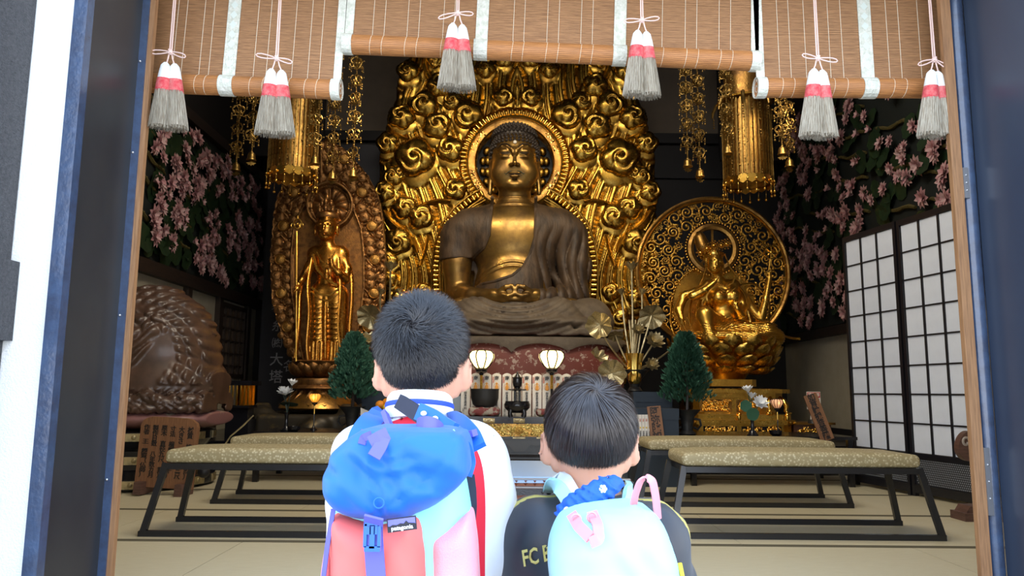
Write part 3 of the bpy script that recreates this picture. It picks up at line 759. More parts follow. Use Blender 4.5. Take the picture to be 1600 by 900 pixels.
S.ell(b(804, 295, -.10), (.19, .16, .085), .07); S.ell(b(785, 277, -.11), (.145, .14, .15), .08); S.ell(b(823, 277, -.11), (.145, .14, .15), .08)
S.ell(b(804, 297, -.20), (.075, .07, .05), .04)
for s in (-1, 1):
    X = lambda u: 804 + s * u
    S.chain([b(X(2.0), 252, F - .000), b(X(5), 244, F - .005), b(X(11), 239, F + .012), b(X(20), 238.5, F + .050), b(X(28), 243, F + .105)], [.012, .019, .021, .018, .010], .022)
    S.ell(b(X(14.5), 246.8, F + .048), (.074, .058, .046), .022)            # lid
    S.cap(b(X(8), 250.0, F - .012), b(X(14), 251.6, F - .018), .006, .008, .004, 's'); S.cap(b(X(14), 251.6, F - .018), b(X(22), 250.0, F + .02), .008, .005, .004, 's')
    S.ell(b(X(14.5), 254.8, F + .045), (.070, .050, .024), .015)
    S.ell(b(X(4.8), 268.5, F - .015), (.026, .032, .023), .018)
    S.ell(b(X(35.5), 262, .03), (.04, .075, .13), .02); S.cap(b(X(36), 272, .02), b(X(38.5), 302, .0), .035, .03, .02)
    S.ell(b(X(37.5), 264, -.045), (.012, .03, .09), .01, 's'); S.cap(b(X(40), 284, -.05), b(X(41), 298, -.05), .012, .012, .01, 's')
S.chain([b(804, 243, F + .015), b(804, 256, F - .025), b(804, 267, F - .06)], [.018, .021, .031], .020)
S.ell(b(804, 281.0, F - .014), (.090, .036, .017), .010); S.ell(b(804, 286.0, F - .008), (.072, .038, .019), .010)
S.cap(b(795, 283.5, F - .045), b(813, 283.5, F - .045), .004, .004, .004, 's')
for zz in (313, 320, 327):      # neck creases
    c = b(804, zz)[2]
    S.fn((lo[0], lo[1], c - .03), (hi[0], hi[1], c + .03), lambda x, y, z, d, c=c: d + .012 * np.exp(-((z - c + .05 * (x - b(804, 0)[0]) ** 2 * -4) / .012) ** 2))
# belly crease under the chest
c0 = b(802, 422); S.fn(b(745, 460, -.6), b(850, 395, .1), lambda x, y, z, d: d + .016 * np.exp(-((z - c0[2] + (x - c0[0]) ** 2 * 1.1) / .014) ** 2) + .010 * np.exp(-((z - c0[2] - .06 + (x - c0[0]) ** 2 * 1.1) / .012) ** 2))
# arms and hands
S.chain([b(716, 372), b(714, 415, -.02), b(716, 458, -.05)], [.19, .178, .158], .05)
S.chain([b(716, 462, -.07), b(742, 472, -.38), b(775, 472, -.60)], [.155, .125, .088], .05)
S.chain([b(893, 462, -.07), b(866, 472, -.38), b(833, 472, -.60)], [.15, .12, .088], .05)
for s in (-1, 1):
    X = lambda u: 804 + s * u
    S.chain([b(X(29), 472, -.60), b(X(16), 474, -.66), b(X(3), 476, -.68)], [.085, .075, .06], .03)
    for q in range(4): S.chain([b(X(20), 474 + q * 1.6, -.70 + q * .02), b(X(8), 477 + q * 1.5, -.74 + q * .02), b(X(-6), 478 + q * 1.2, -.73 + q * .03)], [.028, .026, .02], .008)
    S.chain([b(X(22), 466, -.68), b(X(13), 460.5, -.72), b(X(4), 459, -.73), b(X(1.5), 464, -.74), b(X(2), 470, -.75)], [.036, .030, .026, .024, .022], .012)
    S.chain([b(X(18), 472, -.73), b(X(10), 474, -.76), b(X(2.2), 471, -.76)], [.030, .026, .022], .01)
    S.ell(b(X(7.5), 467.5, -.70), (.030, .10, .030), .01, 's')
    S.ell(b(X(78), 478, -.42), (.14, .12, .05), .03)                     # soles of the feet
body = S.obj('body', M_SKINGOLD, bud, world=True)
# robe
R = SDF((lo[0], lo[1], lo[2]), (hi[0], hi[1], b(0, 300)[2]), .0125)
o = .034
torso(R, o)
R.chain([b(714, 368), b(712, 410)], [.215, .215], .10)
R.chain([b(893, 368), b(896, 415, -.02), b(894, 460, -.05)], [.215, .21, .21], .10)
R.chain([b(893, 465, -.07), b(868, 474, -.36), b(845, 474, -.55)], [.20, .155, .12], .06)
PX, PZ = np.meshgrid(R.ax[0], R.ax[2], indexing='ij')
op = poly_sd(PX, PZ, bp([(770, 296), (768, 340), (765, 375), (757, 393), (738, 406), (640, 411), (640, 545), (735, 545), (740, 462), (745, 450), (775, 447), (800, 439), (817, 424), (828, 402), (835, 378), (836, 340), (833, 296)]))[:, None, :]
yy = R.ax[1][None, :, None]; left = (PX < b(737, 0)[0])[:, None, :]
cut = np.where(left, op, np.maximum(op, yy - (YC + .02)))
R.d = np.maximum(R.d, -cut).astype(np.float32)
cx = b(804, 0)[0]; z4 = b(0, 440)[2]
def folds(x, y, z, d):
    u = (x - b(835, 0)[0]) / .24; m = np.clip(u * 2, 0, 1) * np.clip((b(0, 350)[2] - z) / .25, 0, 1)
    ph = 2 * PI * (u * 1.9 + .55 * np.sin(z * 3.1) + .25 * np.sin(z * 7 + x * 5)); g = (np.abs(np.sin(ph / 2))) ** .6
    v = (b(760, 0)[0] - x) / .3; m2 = np.clip(v, 0, 1) * .25
    return d + .036 * m * (1 - g) - .008 * m * g + m2 * .010 * np.sin(z * 30 + x * 12)
R.fn(lo, (hi[0], YC + .3, hi[2]), folds)
R.obj('outer_robe', M_ROBE, bud, world=True)
# edge roll of the robe across the chest
m = MB()
def surf_y(S_, px, py):
    p = b(px, py); ix = int(round((p[0] - S_.lo[0]) / S_.v)); iz = int(round((p[2] - S_.lo[2]) / S_.v)); col = S_.d[min(max(ix, 0), S_.n[0] - 1), :, min(max(iz, 0), S_.n[2] - 1)]
    k = np.argmax(col < 0); return S_.ax[1][k] if col[k] < 0 else YC - .3
for pts in ([(770, 318), (768, 340), (765, 375), (757, 393), (738, 407)], [(836, 318), (836, 350), (835, 378), (828, 402), (817, 424), (800, 439), (775, 447), (748, 450)]):
    q = []
    for i in range(len(pts) - 1):
        for t in np.linspace(0, 1, 6, endpoint=False): q.append((pts[i][0] * (1 - t) + pts[i + 1][0] * t, pts[i][1] * (1 - t) + pts[i + 1][1] * t))
    q = [(b(x, y)[0], surf_y(S, x, y) - .018, b(x, y)[2]) for x, y in q]
    for _ in range(4): q = [q[0]] + [(q[i][0], (q[i - 1][1] + q[i][1] + q[i + 1][1]) / 3, q[i][2]) for i in range(1, len(q) - 1)] + [q[-1]]
    m.tube(q, .020, 8)
m.build('robe_edge', M_ROBE, bud, world=True)
# lap
L = SDF((b(650, 0)[0], YC - 1.15, b(0, 536)[2]), (b(972, 0)[0], YC + .6, b(0, 455)[2]), .0125)
for s in (-1, 1):
    X = lambda u: 806 + s * u
    L.chain([b(X(5), 506, -.55), b(X(60), 502, -.55), b(X(112), 503, -.30), b(X(128), 505, -.05)], [.20, .225, .225, .20], .10)
    L.cap(b(X(112), 503, -.25), b(X(60), 500, .1), .24, .3, .1)
L.ell(b(806, 503, -.45), (.8, .42, .20), .12); L.ell(b(806, 512, -.5), (1.15, .5, .13), .10)
L.box(b(806, 526, -.33), (1.24, .56, .05), .02, .06)
ca = b(804, 455)
def lapf(x, y, z, d):
    dx = (x - ca[0]); r = np.sqrt((dx * .62) ** 2 + (z - ca[2]) ** 2)
    m = np.clip(1.2 - np.abs(dx) / .75, 0, 1); g = np.abs(np.sin(r * 2 * PI / .125)) ** .6
    u = np.abs(dx); m2 = np.clip((u - .45) * 3, 0, 1); g2 = np.abs(np.sin((u * 7 + (z - ca[2]) * 9 + .4 * np.sin(u * 9)) * 1.1)) ** .7
    front = np.clip((YC - .35 - y) * 5, 0, 1)
    return d + front * (.034 * m * (1 - g) + .026 * m2 * (1 - g2))
L.fn((L.lo), L.lo + L.n * L.v, lapf)
L.obj('lap_robe', M_LAP, bud, world=True)
# hair: rows of snail curls
hb = MB(); hb.ball(b(804, 240, .09), (.312, .365, .335), 24, 16); hb.ball(b(804, 213, .06), (.275, .27, .165), 20, 12)
hr = hb.build('hair_cap', M_HAIRK, bud, world=True, smooth=180)
cb = MB(); r = random.Random(4)
for (c, rad, n0, zmin) in ((b(804, 240, .09), (.315, .370, .338), 13, -.2), (b(804, 213, .06), (.278, .272, .170), 8, .1)):
    rows = n0
    for j in range(rows):
        t = PI / 2 * (j + .5) / rows if zmin > 0 else (PI * .62) * (j + .5) / rows
        n = max(1, int(2 * PI * math.sin(t) * rad[0] / .052))
        for k in range(n):
            a = 2 * PI * (k + .5 * (j % 2)) / n; dn = (math.sin(t) * math.cos(a), math.sin(t) * math.sin(a), math.cos(t))
            p = [c[i] + rad[i] * dn[i] for i in range(3)]
            if dn[1] > .35: continue
            px_ = p[0] - b(804, 0)[0]
            if p[2] < b(0, 222.5 + (abs(px_) / .29) ** 4 * 14)[2] and dn[1] < -.25 and abs(px_) < .285: continue
            if p[2] < b(0, 262)[2]: continue
            cb.ball(p, (.024, .024, .023), 7, 5); cb.ball([p[i] + dn[i] * .018 for i in range(3)], .013, 6, 4)
tag(cb.build('snail_curls', M_HAIRK, bud, world=True, smooth=180), kind='stuff')
m = MB(); m.ball(b(804.5, 233, -.285), (.024, .014, .024), 12, 8); m.build('forehead_jewel', mat('milky_jewel', (.75, .72, .66), .3), bud, world=True)
for s in (-1, 1):       # painted moustache and beard curls
    m = MB(); m.tube([b(804 + s * 4, 278.5, F - .036), b(804 + s * 9, 279.5, F - .030), b(804 + s * 13, 282.5, F - .005), b(804 + s * 15.5, 280, F + .01)], [.004, .006, .006, .004], 5); m.build('moustache', mat('dark_green_paint', (.03, .05, .035), .6), bud, world=True)
    DK = mat('dark_eye_line', (.02, .012, .008), .6)
    m = MB(); m.tube([b(804 + s * 7, 250.0, F - .016), b(804 + s * 11, 251.4, F - .026), b(804 + s * 16, 251.6, F - .022), b(804 + s * 23, 249.8, F + .010)], [.003, .0095, .0095, .003], 5); m.build('eye_line', DK, bud, world=True)
    m = MB(); m.tube([b(804 + s * 6.0, 243, F - .026), b(804 + s * 8, 239.5, F - .022), b(804 + s * 13, 236.4, F - .016), b(804 + s * 20, 236.4, F + .012), b(804 + s * 27, 240.5, F + .068)], [.003, .007, .008, .007, .003], 5); m.build('eyebrow_line', DK, bud, world=True)
m = MB(); m.tube([b(793, 284.8, F - .024), b(798, 283.8, F - .042), b(804, 283.4, F - .046), b(810, 283.8, F - .042), b(815, 284.8, F - .024)], [.002, .0055, .0055, .0055, .002], 5); m.build('mouth_line', DK, bud, world=True)
# ---------------------------------------------------------------- red dais
ds = empty('red_dais', b(804, 600), 'flaking red lacquer dais carrying the great seated statue', 'dais')
ds.location.z = .31
cxd, cyd = b(804, 0)[0], YC - .36
zt, zb = b(0, 529)[2], .31
m = MB(); H = zt - zb
prof = [(.98, 0), (1.0, .02), (1.0, .12), (.93, .16), (.93, .26), (.99, .34), (1.03, .60 * H), (1.02, .8 * H), (.97, .94 * H), (.9, H)]
m.lathe(prof, 72, (0, 0, 0), 0, 1.30, .68, wave=lambda a, t: (abs(math.cos(a)) ** 3.2 + abs(math.sin(a)) ** 3.2) ** (-1 / 3.2))
o_ = m.build('drum', M_RED, ds); o_.location = (cxd - ds.location.x, cyd - ds.location.y, 0)
m = MB(); N = 160; vs = []
for k in range(N):
    a = 2 * PI * k / N; rr = (abs(math.cos(a)) ** 3.2 + abs(math.sin(a)) ** 3.2) ** (-1 / 3.2)
    lob = abs(math.sin(a * 7 + PI / 2 * 1)) ** .55
    for (q, z) in ((.96, H + .012), (1.035, H), (1.055, H - .05), (1.045, H - .17 + .10 * lob), (1.02, H - .165 + .10 * lob)):
        vs.append((rr * q * 1.30 * math.cos(a), rr * q * .68 * math.sin(a), z))
m.add(vs, [(k * 5 + j, ((k + 1) % N) * 5 + j, ((k + 1) % N) * 5 + j + 1, k * 5 + j + 1) for k in range(N) for j in range(4)])
o_ = m.build('scalloped_hem', M_LAP, ds); o_.location = (cxd - ds.location.x, cyd - ds.location.y, 0)
# ---------------------------------------------------------------- the great gilt backplate
YM = 10.15
def hw(py):
    return np.interp(py, [-90, -40, 0, 20, 50, 78, 100, 150, 200, 240, 300, 340, 420, 500, 600], [0, 40, 78, 100, 122, 143, 165, 185, 200, 208, 213, 214, 206, 192, 165])
curls = [(641, 122, 15, 3), (688, 144, 17, 2), (667, 173, 19, 1), (710, 168, 14, 0), (632, 193, 17, 2), (685, 206, 19, 3), (733, 189, 20, 1), (610, 232, 15, 2), (652, 255, 26, 3), (706, 242, 18, 0),
         (618, 283, 13, 1), (629, 277, 11, 0), (605, 306, 14, 2), (714, 303, 15, 0), (759, 118, 14, 3), (788, 103, 13, 1), (787, 161, 14, 3), (684, 104, 13, 2), (636, 331, 16, 2), (660, 345, 17, 0), (626, 383, 18, 3),
         (611, 411, 13, 1), (625, 470, 14, 2), (665, 460, 12, 0), (612, 440, 11, 0), (650, 500, 13, 1), (740, 62, 14, 1), (705, 66, 14, 0), (772, 42, 13, 2), (735, 20, 13, 3), (790, 5, 12, 0), (760, 84, 9, 1)]
CX = 808.0
allc = [(x, y, r, v, 1) for x, y, r, v in curls] + [(2 * CX - x, y, r, v, -1) for x, y, r, v in curls]
gx = np.arange(CX - 218, CX + 218.1, 1.25); gy = np.arange(-92, 600, 1.45)
GX, GY = np.meshgrid(gx, gy, indexing='ij'); U = np.abs(GX - CX)
edge = hw(GY) + 3.5 * np.abs(np.sin(GY * .075 + .6)) - (U * 0)
inside = edge - U
H = .05 + .10 * np.clip(inside / 30, 0, 1) ** .6
# flowing flame ridges
warp = U * (1 + .0012 * (GY - 260)) + 20 * np.sin(GY / 58 + .9) + 7 * np.sin(GY / 27 + U / 38)
ph = warp / 20.0; fr = ph - np.floor(ph)
H += .075 * fr ** .8 * np.clip(inside / 10, 0, 1) + .03 * np.sqrt(np.clip(1 - (2 * fr - 1) ** 2, 0, 1))
H -= .03 * np.exp(-(np.abs(fr - .62) / .05) ** 2)
for x, y, r, v, s in allc:          # cloud lobes under every curl
    dx, dy = (GX - x) * s, GY - (y + r * .35); d = np.hypot(dx, dy); a = np.arctan2(dy, dx)
    for kf, hh in ((1.75, .045), (1.36, .10)):
        Rr = r * kf * (.93 + .13 * np.abs(np.sin(2.0 * a + x)) )
        t = np.clip(1 - (d / Rr) ** 2, 0, 1); H = np.where(d < Rr, np.maximum(H, .115 + hh + r * .0016 * np.sqrt(t) * 1.6), H)
# recess for halo ring and body halo
dh = np.hypot(GX - 804, GY - 262)
bodyL = np.interp(GY, [300, 308, 316, 332, 355, 385, 420, 460, 600], [40, 52, 62, 83, 103, 115, 120, 119, 117])
inb = (GY > 300) & (np.abs(GX - 804.5) < bodyL)
H = np.where(dh < 84, .15, H); H = np.where(inb, .08, H)
H = np.where(inside < 0, 0, H)
keep = (inside > -1.5) & (dh > 58) & ~((GY > 300) & (np.abs(GX - 804.5) < bodyL - 22))
Pm = atn(GX, GY, YM); Pm[..., 1] -= H
Vv = Pm.reshape(-1, 3); Q = grid_faces(len(gx), len(gy), keep)[:, ::-1]
man = empty('great_backplate', (b(808, 0)[0], YM, .31), 'tall gilt flame-shaped backplate of swirling clouds behind the great seated statue', 'backplate')
Vc, Qc = compact(Vv, Q)
link('flame_relief', npmesh('flame_relief', Vc - np.array(man.location), Qc, M_GOLD_M, 180), man)
m = MB(); pl_ = [(at(CX + s * float(hw(y)), y, YM).x, at(CX, y, YM).z) for s, ys in ((-1, list(range(600, -91, -15))), (1, list(range(-90, 601, 15)))) for y in ys]
m.prism(pl_, YM + .005, YM + .06); fixn(m.build('back_board', M_GOLD_DK, man, world=True, smooth=None))
# curls: four snail-shell variants shared by all copies
def curl_mesh(n, turns, cw, name='cloud_curl', mt=None, nr_=16, na=56):
    vs = []
    for i in range(nr_ + 1):
        for k in range(na):
            a = 2 * PI * k / na; q = i / nr_
            lob = .94 + .16 * abs(math.sin(n * a / 2 + .3 + 1.2 * q)) * min(1, max(0, q - .4) * 3)
            rr = q * lob
            ph = cw * a / (2 * PI) + turns * q ** .8; f = ph - math.floor(ph)
            h = .62 * math.sqrt(max(0, 1 - (q * .98) ** 2)) - .11 * math.exp(-((f - .5) / .11) ** 2) * min(1, q * 4) * (1 - q ** 8) * (q < .72) + .16 * math.exp(-(q / .13) ** 2) - .05 * math.exp(-((q - .2) / .06) ** 2)
            if q > .40: h -= .20 * (1 - abs(math.sin(n * a / 2 + .3 + 1.2 * q)) ** .35) * min(1, (q - .40) * 4) * (1.1 - q)
            vs.append((rr * math.cos(a), -h, rr * math.sin(a)))
    fs = [(i * na + k, (i + 1) * na + k, (i + 1) * na + (k + 1) % na, i * na + (k + 1) % na) for i in range(nr_) for k in range(na)]
    m = MB(); m.add(vs, fs); return m.mesh(name, mt or M_GOLD_M, 180)
CM = [curl_mesh(4, .9, 1), curl_mesh(3, 1.2, -1), curl_mesh(5, .8, 1), curl_mesh(4, 1.1, 1)]
mpx = YM / F_PX * 1.03
for i, (x, y, r, v, s) in enumerate(allc):
    if y < 20: continue
    p = at(x, y, YM); ix = int((x - gx[0]) / 1.25); iy = int((y - gy[0]) / 1.45); hh = float(H[min(max(ix, 0), len(gx) - 1), min(iy, len(gy) - 1)])
    sc_ = r * mpx * 1.14
    o_ = link('cloud_curl', CM[v], man); o_.location = (p.x - man.location.x, -hh + .02, p.z - man.location.z); o_.scale = (sc_ * s, sc_ * 1.05, sc_); o_.rotation_euler = (0, (x * 37 + y * 11) % 6.28 if s > 0 else -((2 * CX - x) * 37 + y * 11) % 6.28, 0)
# ribbons lying over the clouds
for pts, wd in (([(604, 336), (613, 352), (628, 365), (643, 373), (651, 386), (655, 400)], 11), ([(657, 84), (650, 96), (645, 110), (643, 120)], 9), ([(694, 258), (704, 250), (716, 240)], 8), ([(672, 92), (666, 110), (672, 128), (682, 138)], 9),
                ([(610, 205), (619, 218), (640, 226)], 7), ([(665, 325), (690, 320), (706, 322)], 7), ([(660, 420), (668, 395), (672, 372)], 6)):
    for s in (1, -1):
        P = np.array(pts, float); t = np.linspace(0, len(P) - 1, 26); X = np.interp(t, range(len(P)), P[:, 0]); Yp = np.interp(t, range(len(P)), P[:, 1])
        for _ in range(6): X[1:-1] = (X[:-2] + X[1:-1] + X[2:]) / 3; Yp[1:-1] = (Yp[:-2] + Yp[1:-1] + Yp[2:]) / 3
        tx, ty = np.gradient(X), np.gradient(Yp); L_ = np.hypot(tx, ty); nx, ny = -ty / L_, tx / L_
        vs = []
        for i in range(26):
            wv = wd * (.55 + .45 * math.sin(PI * (i + 2) / 29)) / 2
            for (q, dz) in ((-1, 0), (-1, .045), (-.1, .075), (1, .05), (1, 0)):
                xx = X[i] + nx[i] * wv * q; yv = Yp[i] + ny[i] * wv * q
                if s < 0: xx = 2 * CX - xx
                p = at(xx, yv, YM); vs.append((p.x - man.location.x, -.20 - dz, p.z - man.location.z))
        m = MB(); m.add(vs, [(i * 5 + j, i * 5 + j + 1, (i + 1) * 5 + j + 1, (i + 1) * 5 + j) for i in range(25) for j in range(4)]); fixn(m.build('ribbon', M_GOLD, man, smooth=60))
# halo ring, beads, inner lotus
hc = at(804, 262, YM); hc_l = Vector((hc.x - man.location.x, 0, hc.z - man.location.z))
def ring(name, r0, r1, y0, y1, mt, parent=None, n=72, prof=None):
    m = MB(); P = prof or [(r0, y0), (r0, y1), ((r0 + r1) / 2, y1 - .012), (r1, y1), (r1, y0)]
    vs = [((q) * math.cos(2 * PI * k / n), yv, (q) * math.sin(2 * PI * k / n)) for q, yv in P for k in range(n)]
    m.add(vs, [(j * n + k, j * n + (k + 1) % n, ((j + 1) % len(P)) * n + (k + 1) % n, ((j + 1) % len(P)) * n + k) for j in range(len(P)) for k in range(n)])
    return fixn(m.build(name, mt, parent, smooth=35))
o_ = ring('halo_ring', 60 * mpx, 73 * mpx, -.10, -.24, M_GOLD_DK, man); o_.location = hc_l
o_ = ring('halo_rim', 71 * mpx, 75 * mpx, -.10, -.28, M_GOLD, man); o_.location = hc_l
o_ = ring('halo_rim', 58.5 * mpx, 61 * mpx, -.10, -.27, M_GOLD, man); o_.location = hc_l
m = MB(); m.tube([(0, 0, -.038), (0, 0, -.030), (0, 0, .030), (0, 0, .038)], [.010, .022, .022, .010], 8); BD = m.mesh('rim_bead', M_GOLD_BR, 50)
for k in range(74):
    a = 2 * PI * k / 74; R_ = 78.5 * mpx
    if math.sin(a) < -.80 : continue
    link('rim_bead', BD, man, (hc_l.x + R_ * math.cos(a), -.28, hc_l.z + R_ * math.sin(a)), (0, PI / 2 - a, 0), (1, 1, 1.0))
bl = [(690, 512), (687, 480), (685, 450), (685, 420), (689, 390), (700, 360), (718, 337), (738, 321), (757, 310)]
for s in (1, -1):
    P = np.array(bl, float); P[:, 0] = P[:, 0] if s > 0 else 1609 - P[:, 0]
    seg = np.r_[0, np.cumsum(np.hypot(*np.diff(P, axis=0).T))]; n = int(seg[-1] / 7.1)
    pts = []
    for k in range(n):
        t = (k + .5) / n * seg[-1]; x, y = np.interp(t, seg, P[:, 0]), np.interp(t, seg, P[:, 1]); x2, y2 = np.interp(t + 3, seg, P[:, 0]), np.interp(t + 3, seg, P[:, 1])
        a = math.atan2(-(y2 - y), x2 - x); p = at(x, y, YM)
        link('rim_bead', BD, man, (p.x - man.location.x, -.33, p.z - man.location.z), (0, -a, 0), (1.1, 1, 1.0)); pts.append(p)
    for offp, rad in ((7.5, .012), (-6.5, .014), (11, .010)):
        m = MB(); q = []
        for k in range(0, int(seg[-1]), 6):
            x, y = np.interp(k, seg, P[:, 0]), np.interp(k, seg, P[:, 1]); x2, y2 = np.interp(k + 3, seg, P[:, 0]), np.interp(k + 3, seg, P[:, 1])
            l = math.hypot(x2 - x, y2 - y) + 1e-6; nx, ny = -(y2 - y) / l, (x2 - x) / l; sg = s
            p = at(x + nx * offp * sg, y + ny * offp * sg, YM); q.append((p.x - man.location.x, -.31, p.z - man.location.z))
        m.tube(q, rad, 6); m.build('halo_moulding', M_GOLD_M, man)
# floral patches on the halo plate, small lotus behind the head
r = random.Random(3)
for aa in (150, 205, 335, 30):
    m = MB()
    for k in range(26):
        a = math.radians(aa + r.uniform(-15, 15)); q = r.uniform(63, 70) * mpx
        m.ball((hc_l.x + q * math.cos(a), -.243, hc_l.z + q * math.sin(a)), (r.uniform(.012, .022), .014, r.uniform(.010, .018)), 6, 4, rot=(0, r.uniform(0, 3), 0))
    m.build('floral_mount', M_GOLD_BR, man)
m = MB(); n = 48; m.add([(hc_l.x + 60 * mpx * math.cos(2 * PI * k / n), -.005, hc_l.z + 60 * mpx * math.sin(2 * PI * k / n)) for k in range(n)], [tuple(range(n))]); m.build('halo_ground', M_BLACKM, man)
for rr, n_, sz in ((50, 18, 1.0), (42, 14, 1.1)):
    for k in range(n_):
        a = 2 * PI * (k + .5) / n_
        m = MB(); m.ball((0, 0, 0), (.052 * sz, .035, .06 * sz), 10, 6); o_ = m.build('lotus_lobe', M_GOLD, man, 180); o_.location = (hc_l.x + rr * mpx * math.cos(a), -.06, hc_l.z + rr * mpx * math.sin(a)); o_.rotation_euler = (0, -a, 0)
# ================================================================= LOTUS PETALS
def lotus_petal_mesh(name, mt, W=.5, L=1.0, bulge=.35, tip=.15):
    m = MB(); nu, nv = 8, 8; vs = []
    for i in range(nu + 1):
        t = i / nu; wd = W * (math.sin(PI * min(1, .12 + t * .62)) ** .8) * (1 - t ** 5) ** .6 + .0
        for j in range(nv + 1):
            s = -1 + 2 * j / nv; x = s * wd; z = t * L; y = -bulge * math.sin(PI * (t * .85 + .05)) * (1 - .55 * s * s) - tip * t ** 3
            y -= .03 * math.exp(-(abs(s) - .35) ** 2 / .01) * (1 - t)
            vs.append((x, y, z))
    m.add(vs, [(i * (nv + 1) + j, i * (nv + 1) + j + 1, (i + 1) * (nv + 1) + j + 1, (i + 1) * (nv + 1) + j) for i in range(nu) for j in range(nv)])
    return m.mesh(name, mt, 180)
def petal_ring(me, parent, c, R, n, size, z, lean, ph=0, sy=1.0, name='lotus_petal'):
    for k in range(n):
        a = 2 * PI * (k + ph) / n
        if math.cos(a - PI / 2) > .55: continue       # never seen from the hall
        o = link(name, me, parent); x, y = R * math.cos(a), R * sy * math.sin(a)
        o.matrix_basis = Matrix.Translation((c[0] + x, c[1] + y, c[2] + z)) @ Matrix.Rotation(a + PI / 2, 4, 'Z') @ Matrix.Rotation(lean, 4, 'X') @ Matrix.Diagonal((size[0], size[1], size[2], 1))
def face(S, C, sc, tilt=0.0, yaw=0.0, k=1.0):
    """small face on a head of half-width sc centred at C, facing -Y"""
    R_ = Matrix.Rotation(tilt, 3, 'Y') @ Matrix.Rotation(yaw, 3, 'Z'); q = lambda x, y, z: tuple(Vector(C) + R_ @ Vector((x * sc, y * sc, z * sc)))
    S.ell(C, (sc * 1.0, sc * 1.05, sc * 1.25), .02); S.ell(q(0, -.12, -.55), (sc * .78, sc * .8, sc * .75), .03); S.ell(q(0, -.5, -1.12), (sc * .30, sc * .25, sc * .2), .02)
    S.chain([q(0, -.98, .15), q(0, -1.10, -.15), q(0, -1.18, -.45)], [sc * .09, sc * .11, sc * .15], sc * .1)
    for s in (-1, 1):
        S.chain([q(.08 * s, -1.02, .22), q(.4 * s, -.95, .38), q(.78 * s, -.68, .22)], [sc * .05, sc * .06, sc * .04], sc * .08)
        S.ell(q(.42 * s, -.86, .06), (sc * .28, sc * .2, sc * .15), sc * .06); S.ell(q(.42 * s, -1.03, -.04), (sc * .24, sc * .09, sc * .035), sc * .02, 's')
        S.ell(q(1.04 * s, .05, -.3), (sc * .14, sc * .28, sc * .6), sc * .06)
    S.ell(q(0, -.98, -.74), (sc * .28, sc * .14, sc * .07), sc * .05); S.ell(q(0, -.96, -.90), (sc * .22, sc * .14, sc * .08), sc * .04)
def hand(S, wrist, dirv, side, sc, curl=.4, spread=.3):
    """five separate bent fingers on a palm; dirv = pointing direction, side = thumb side vector"""
    d = Vector(dirv).normalized(); s = Vector(side).normalized(); n = d.cross(s).normalized(); w0 = Vector(wrist)
    S.chain([w0, w0 + d * sc * .9], [sc * .34, sc * .40], sc * .2); P0 = w0 + d * sc * .9
    for i, (o_, L) in enumerate(((.36, .82), (.12, .95), (-.12, .88), (-.34, .68))):
        a = P0 + s * o_ * sc; e = (d + s * o_ * spread).normalized(); pts = [a]
        for j in range(3):
            e = (e + n * curl * .5).normalized(); pts.append(pts[-1] + e * sc * L * (.42, .34, .28)[j])
        S.chain(pts, [sc * .115, sc * .105, sc * .095, sc * .075], sc * .03)
    t0 = w0 + d * sc * .25 + s * sc * .3; S.chain([t0, t0 + (s * .8 + d * .5 + n * .2) * sc * .38, t0 + (s * .7 + d * 1.3 + n * .35) * sc * .5], [sc * .16, sc * .13, sc * .09], sc * .05)

# ================================================================= LEFT: STANDING FIGURE
YL = 9.2
def l(px, py, dy=0.0): p = at(px, py, YL); return (p.x, YL + dy, p.z)
M_BRZ = mat('antique_bronze_gilding', (0.34, 0.17, 0.055), 0.42, 0.85, col2=(0.10, 0.045, 0.02), vscale=14, thr=(.4, .68), rvar=.1, bump=.2, bscale=60)
M_FIG = mat('warm_statue_gold', (0.85, 0.42, 0.075), 0.27, 1.0, col2=(0.42, 0.18, 0.035), vscale=8, rvar=.08)
lst = empty('standing_figure_statue', l(508, 575), 'slim golden figure standing on a lotus with a staff and a crown of small heads', 'statue')
a0, a1 = l(455, 580, -.35), l(560, 296, .3)
S = SDF(a0, a1, .0068)
face(S, l(512, 356, -.05), .132); S.cap(l(512, 370), l(512, 388), .075, .09, .04)
S.ell(l(512, 341, .0), (.140, .14, .10), .02)
S.cap(l(493, 397, .02), l(532, 397, .02), .11, k=.06); S.ell(l(513, 412, .0), (.205, .13, .17), .06); S.ell(l(512, 438, -.02), (.125, .105, .14), .06)
S.ell(l(511, 455, -.01), (.18, .13, .10), .05)
# skirt
S.cap(l(500, 462), l(497, 552), .150, .135, .06); S.cap(l(526, 462), l(526, 552), .150, .135, .06); S.chain([l(512, 458, -.10), l(512, 500, -.13), l(512, 560, -.12)], [.035, .030, .034], .015); S.cap(l(501, 540), l(498, 568), .11, .15, .04); S.cap(l(523, 540), l(524, 568), .11, .15, .04)
S.chain([l(493, 400), l(483, 420, -.02), l(480, 428, -.06)], [.075, .062, .055], .03); S.chain([l(480, 428, -.06), l(477, 440, -.16), l(474, 449, -.22)], [.055, .045, .036], .02)
hand(S, l(474, 448, -.23), (-.05, -.3, -.9), (0, -1, 0), .075, .7)
S.chain([l(534, 400), l(542, 420, -.02), l(541, 438, -.07)], [.075, .065, .056], .03); S.chain([l(541, 438, -.07), l(534, 430, -.18), l(526, 421, -.24)], [.056, .046, .036], .02)
hand(S, l(526, 421, -.25), (-.15, -.1, 1), (-1, 0, 0), .075, .2)
cm = l(498, 470); cm2 = l(526, 470)
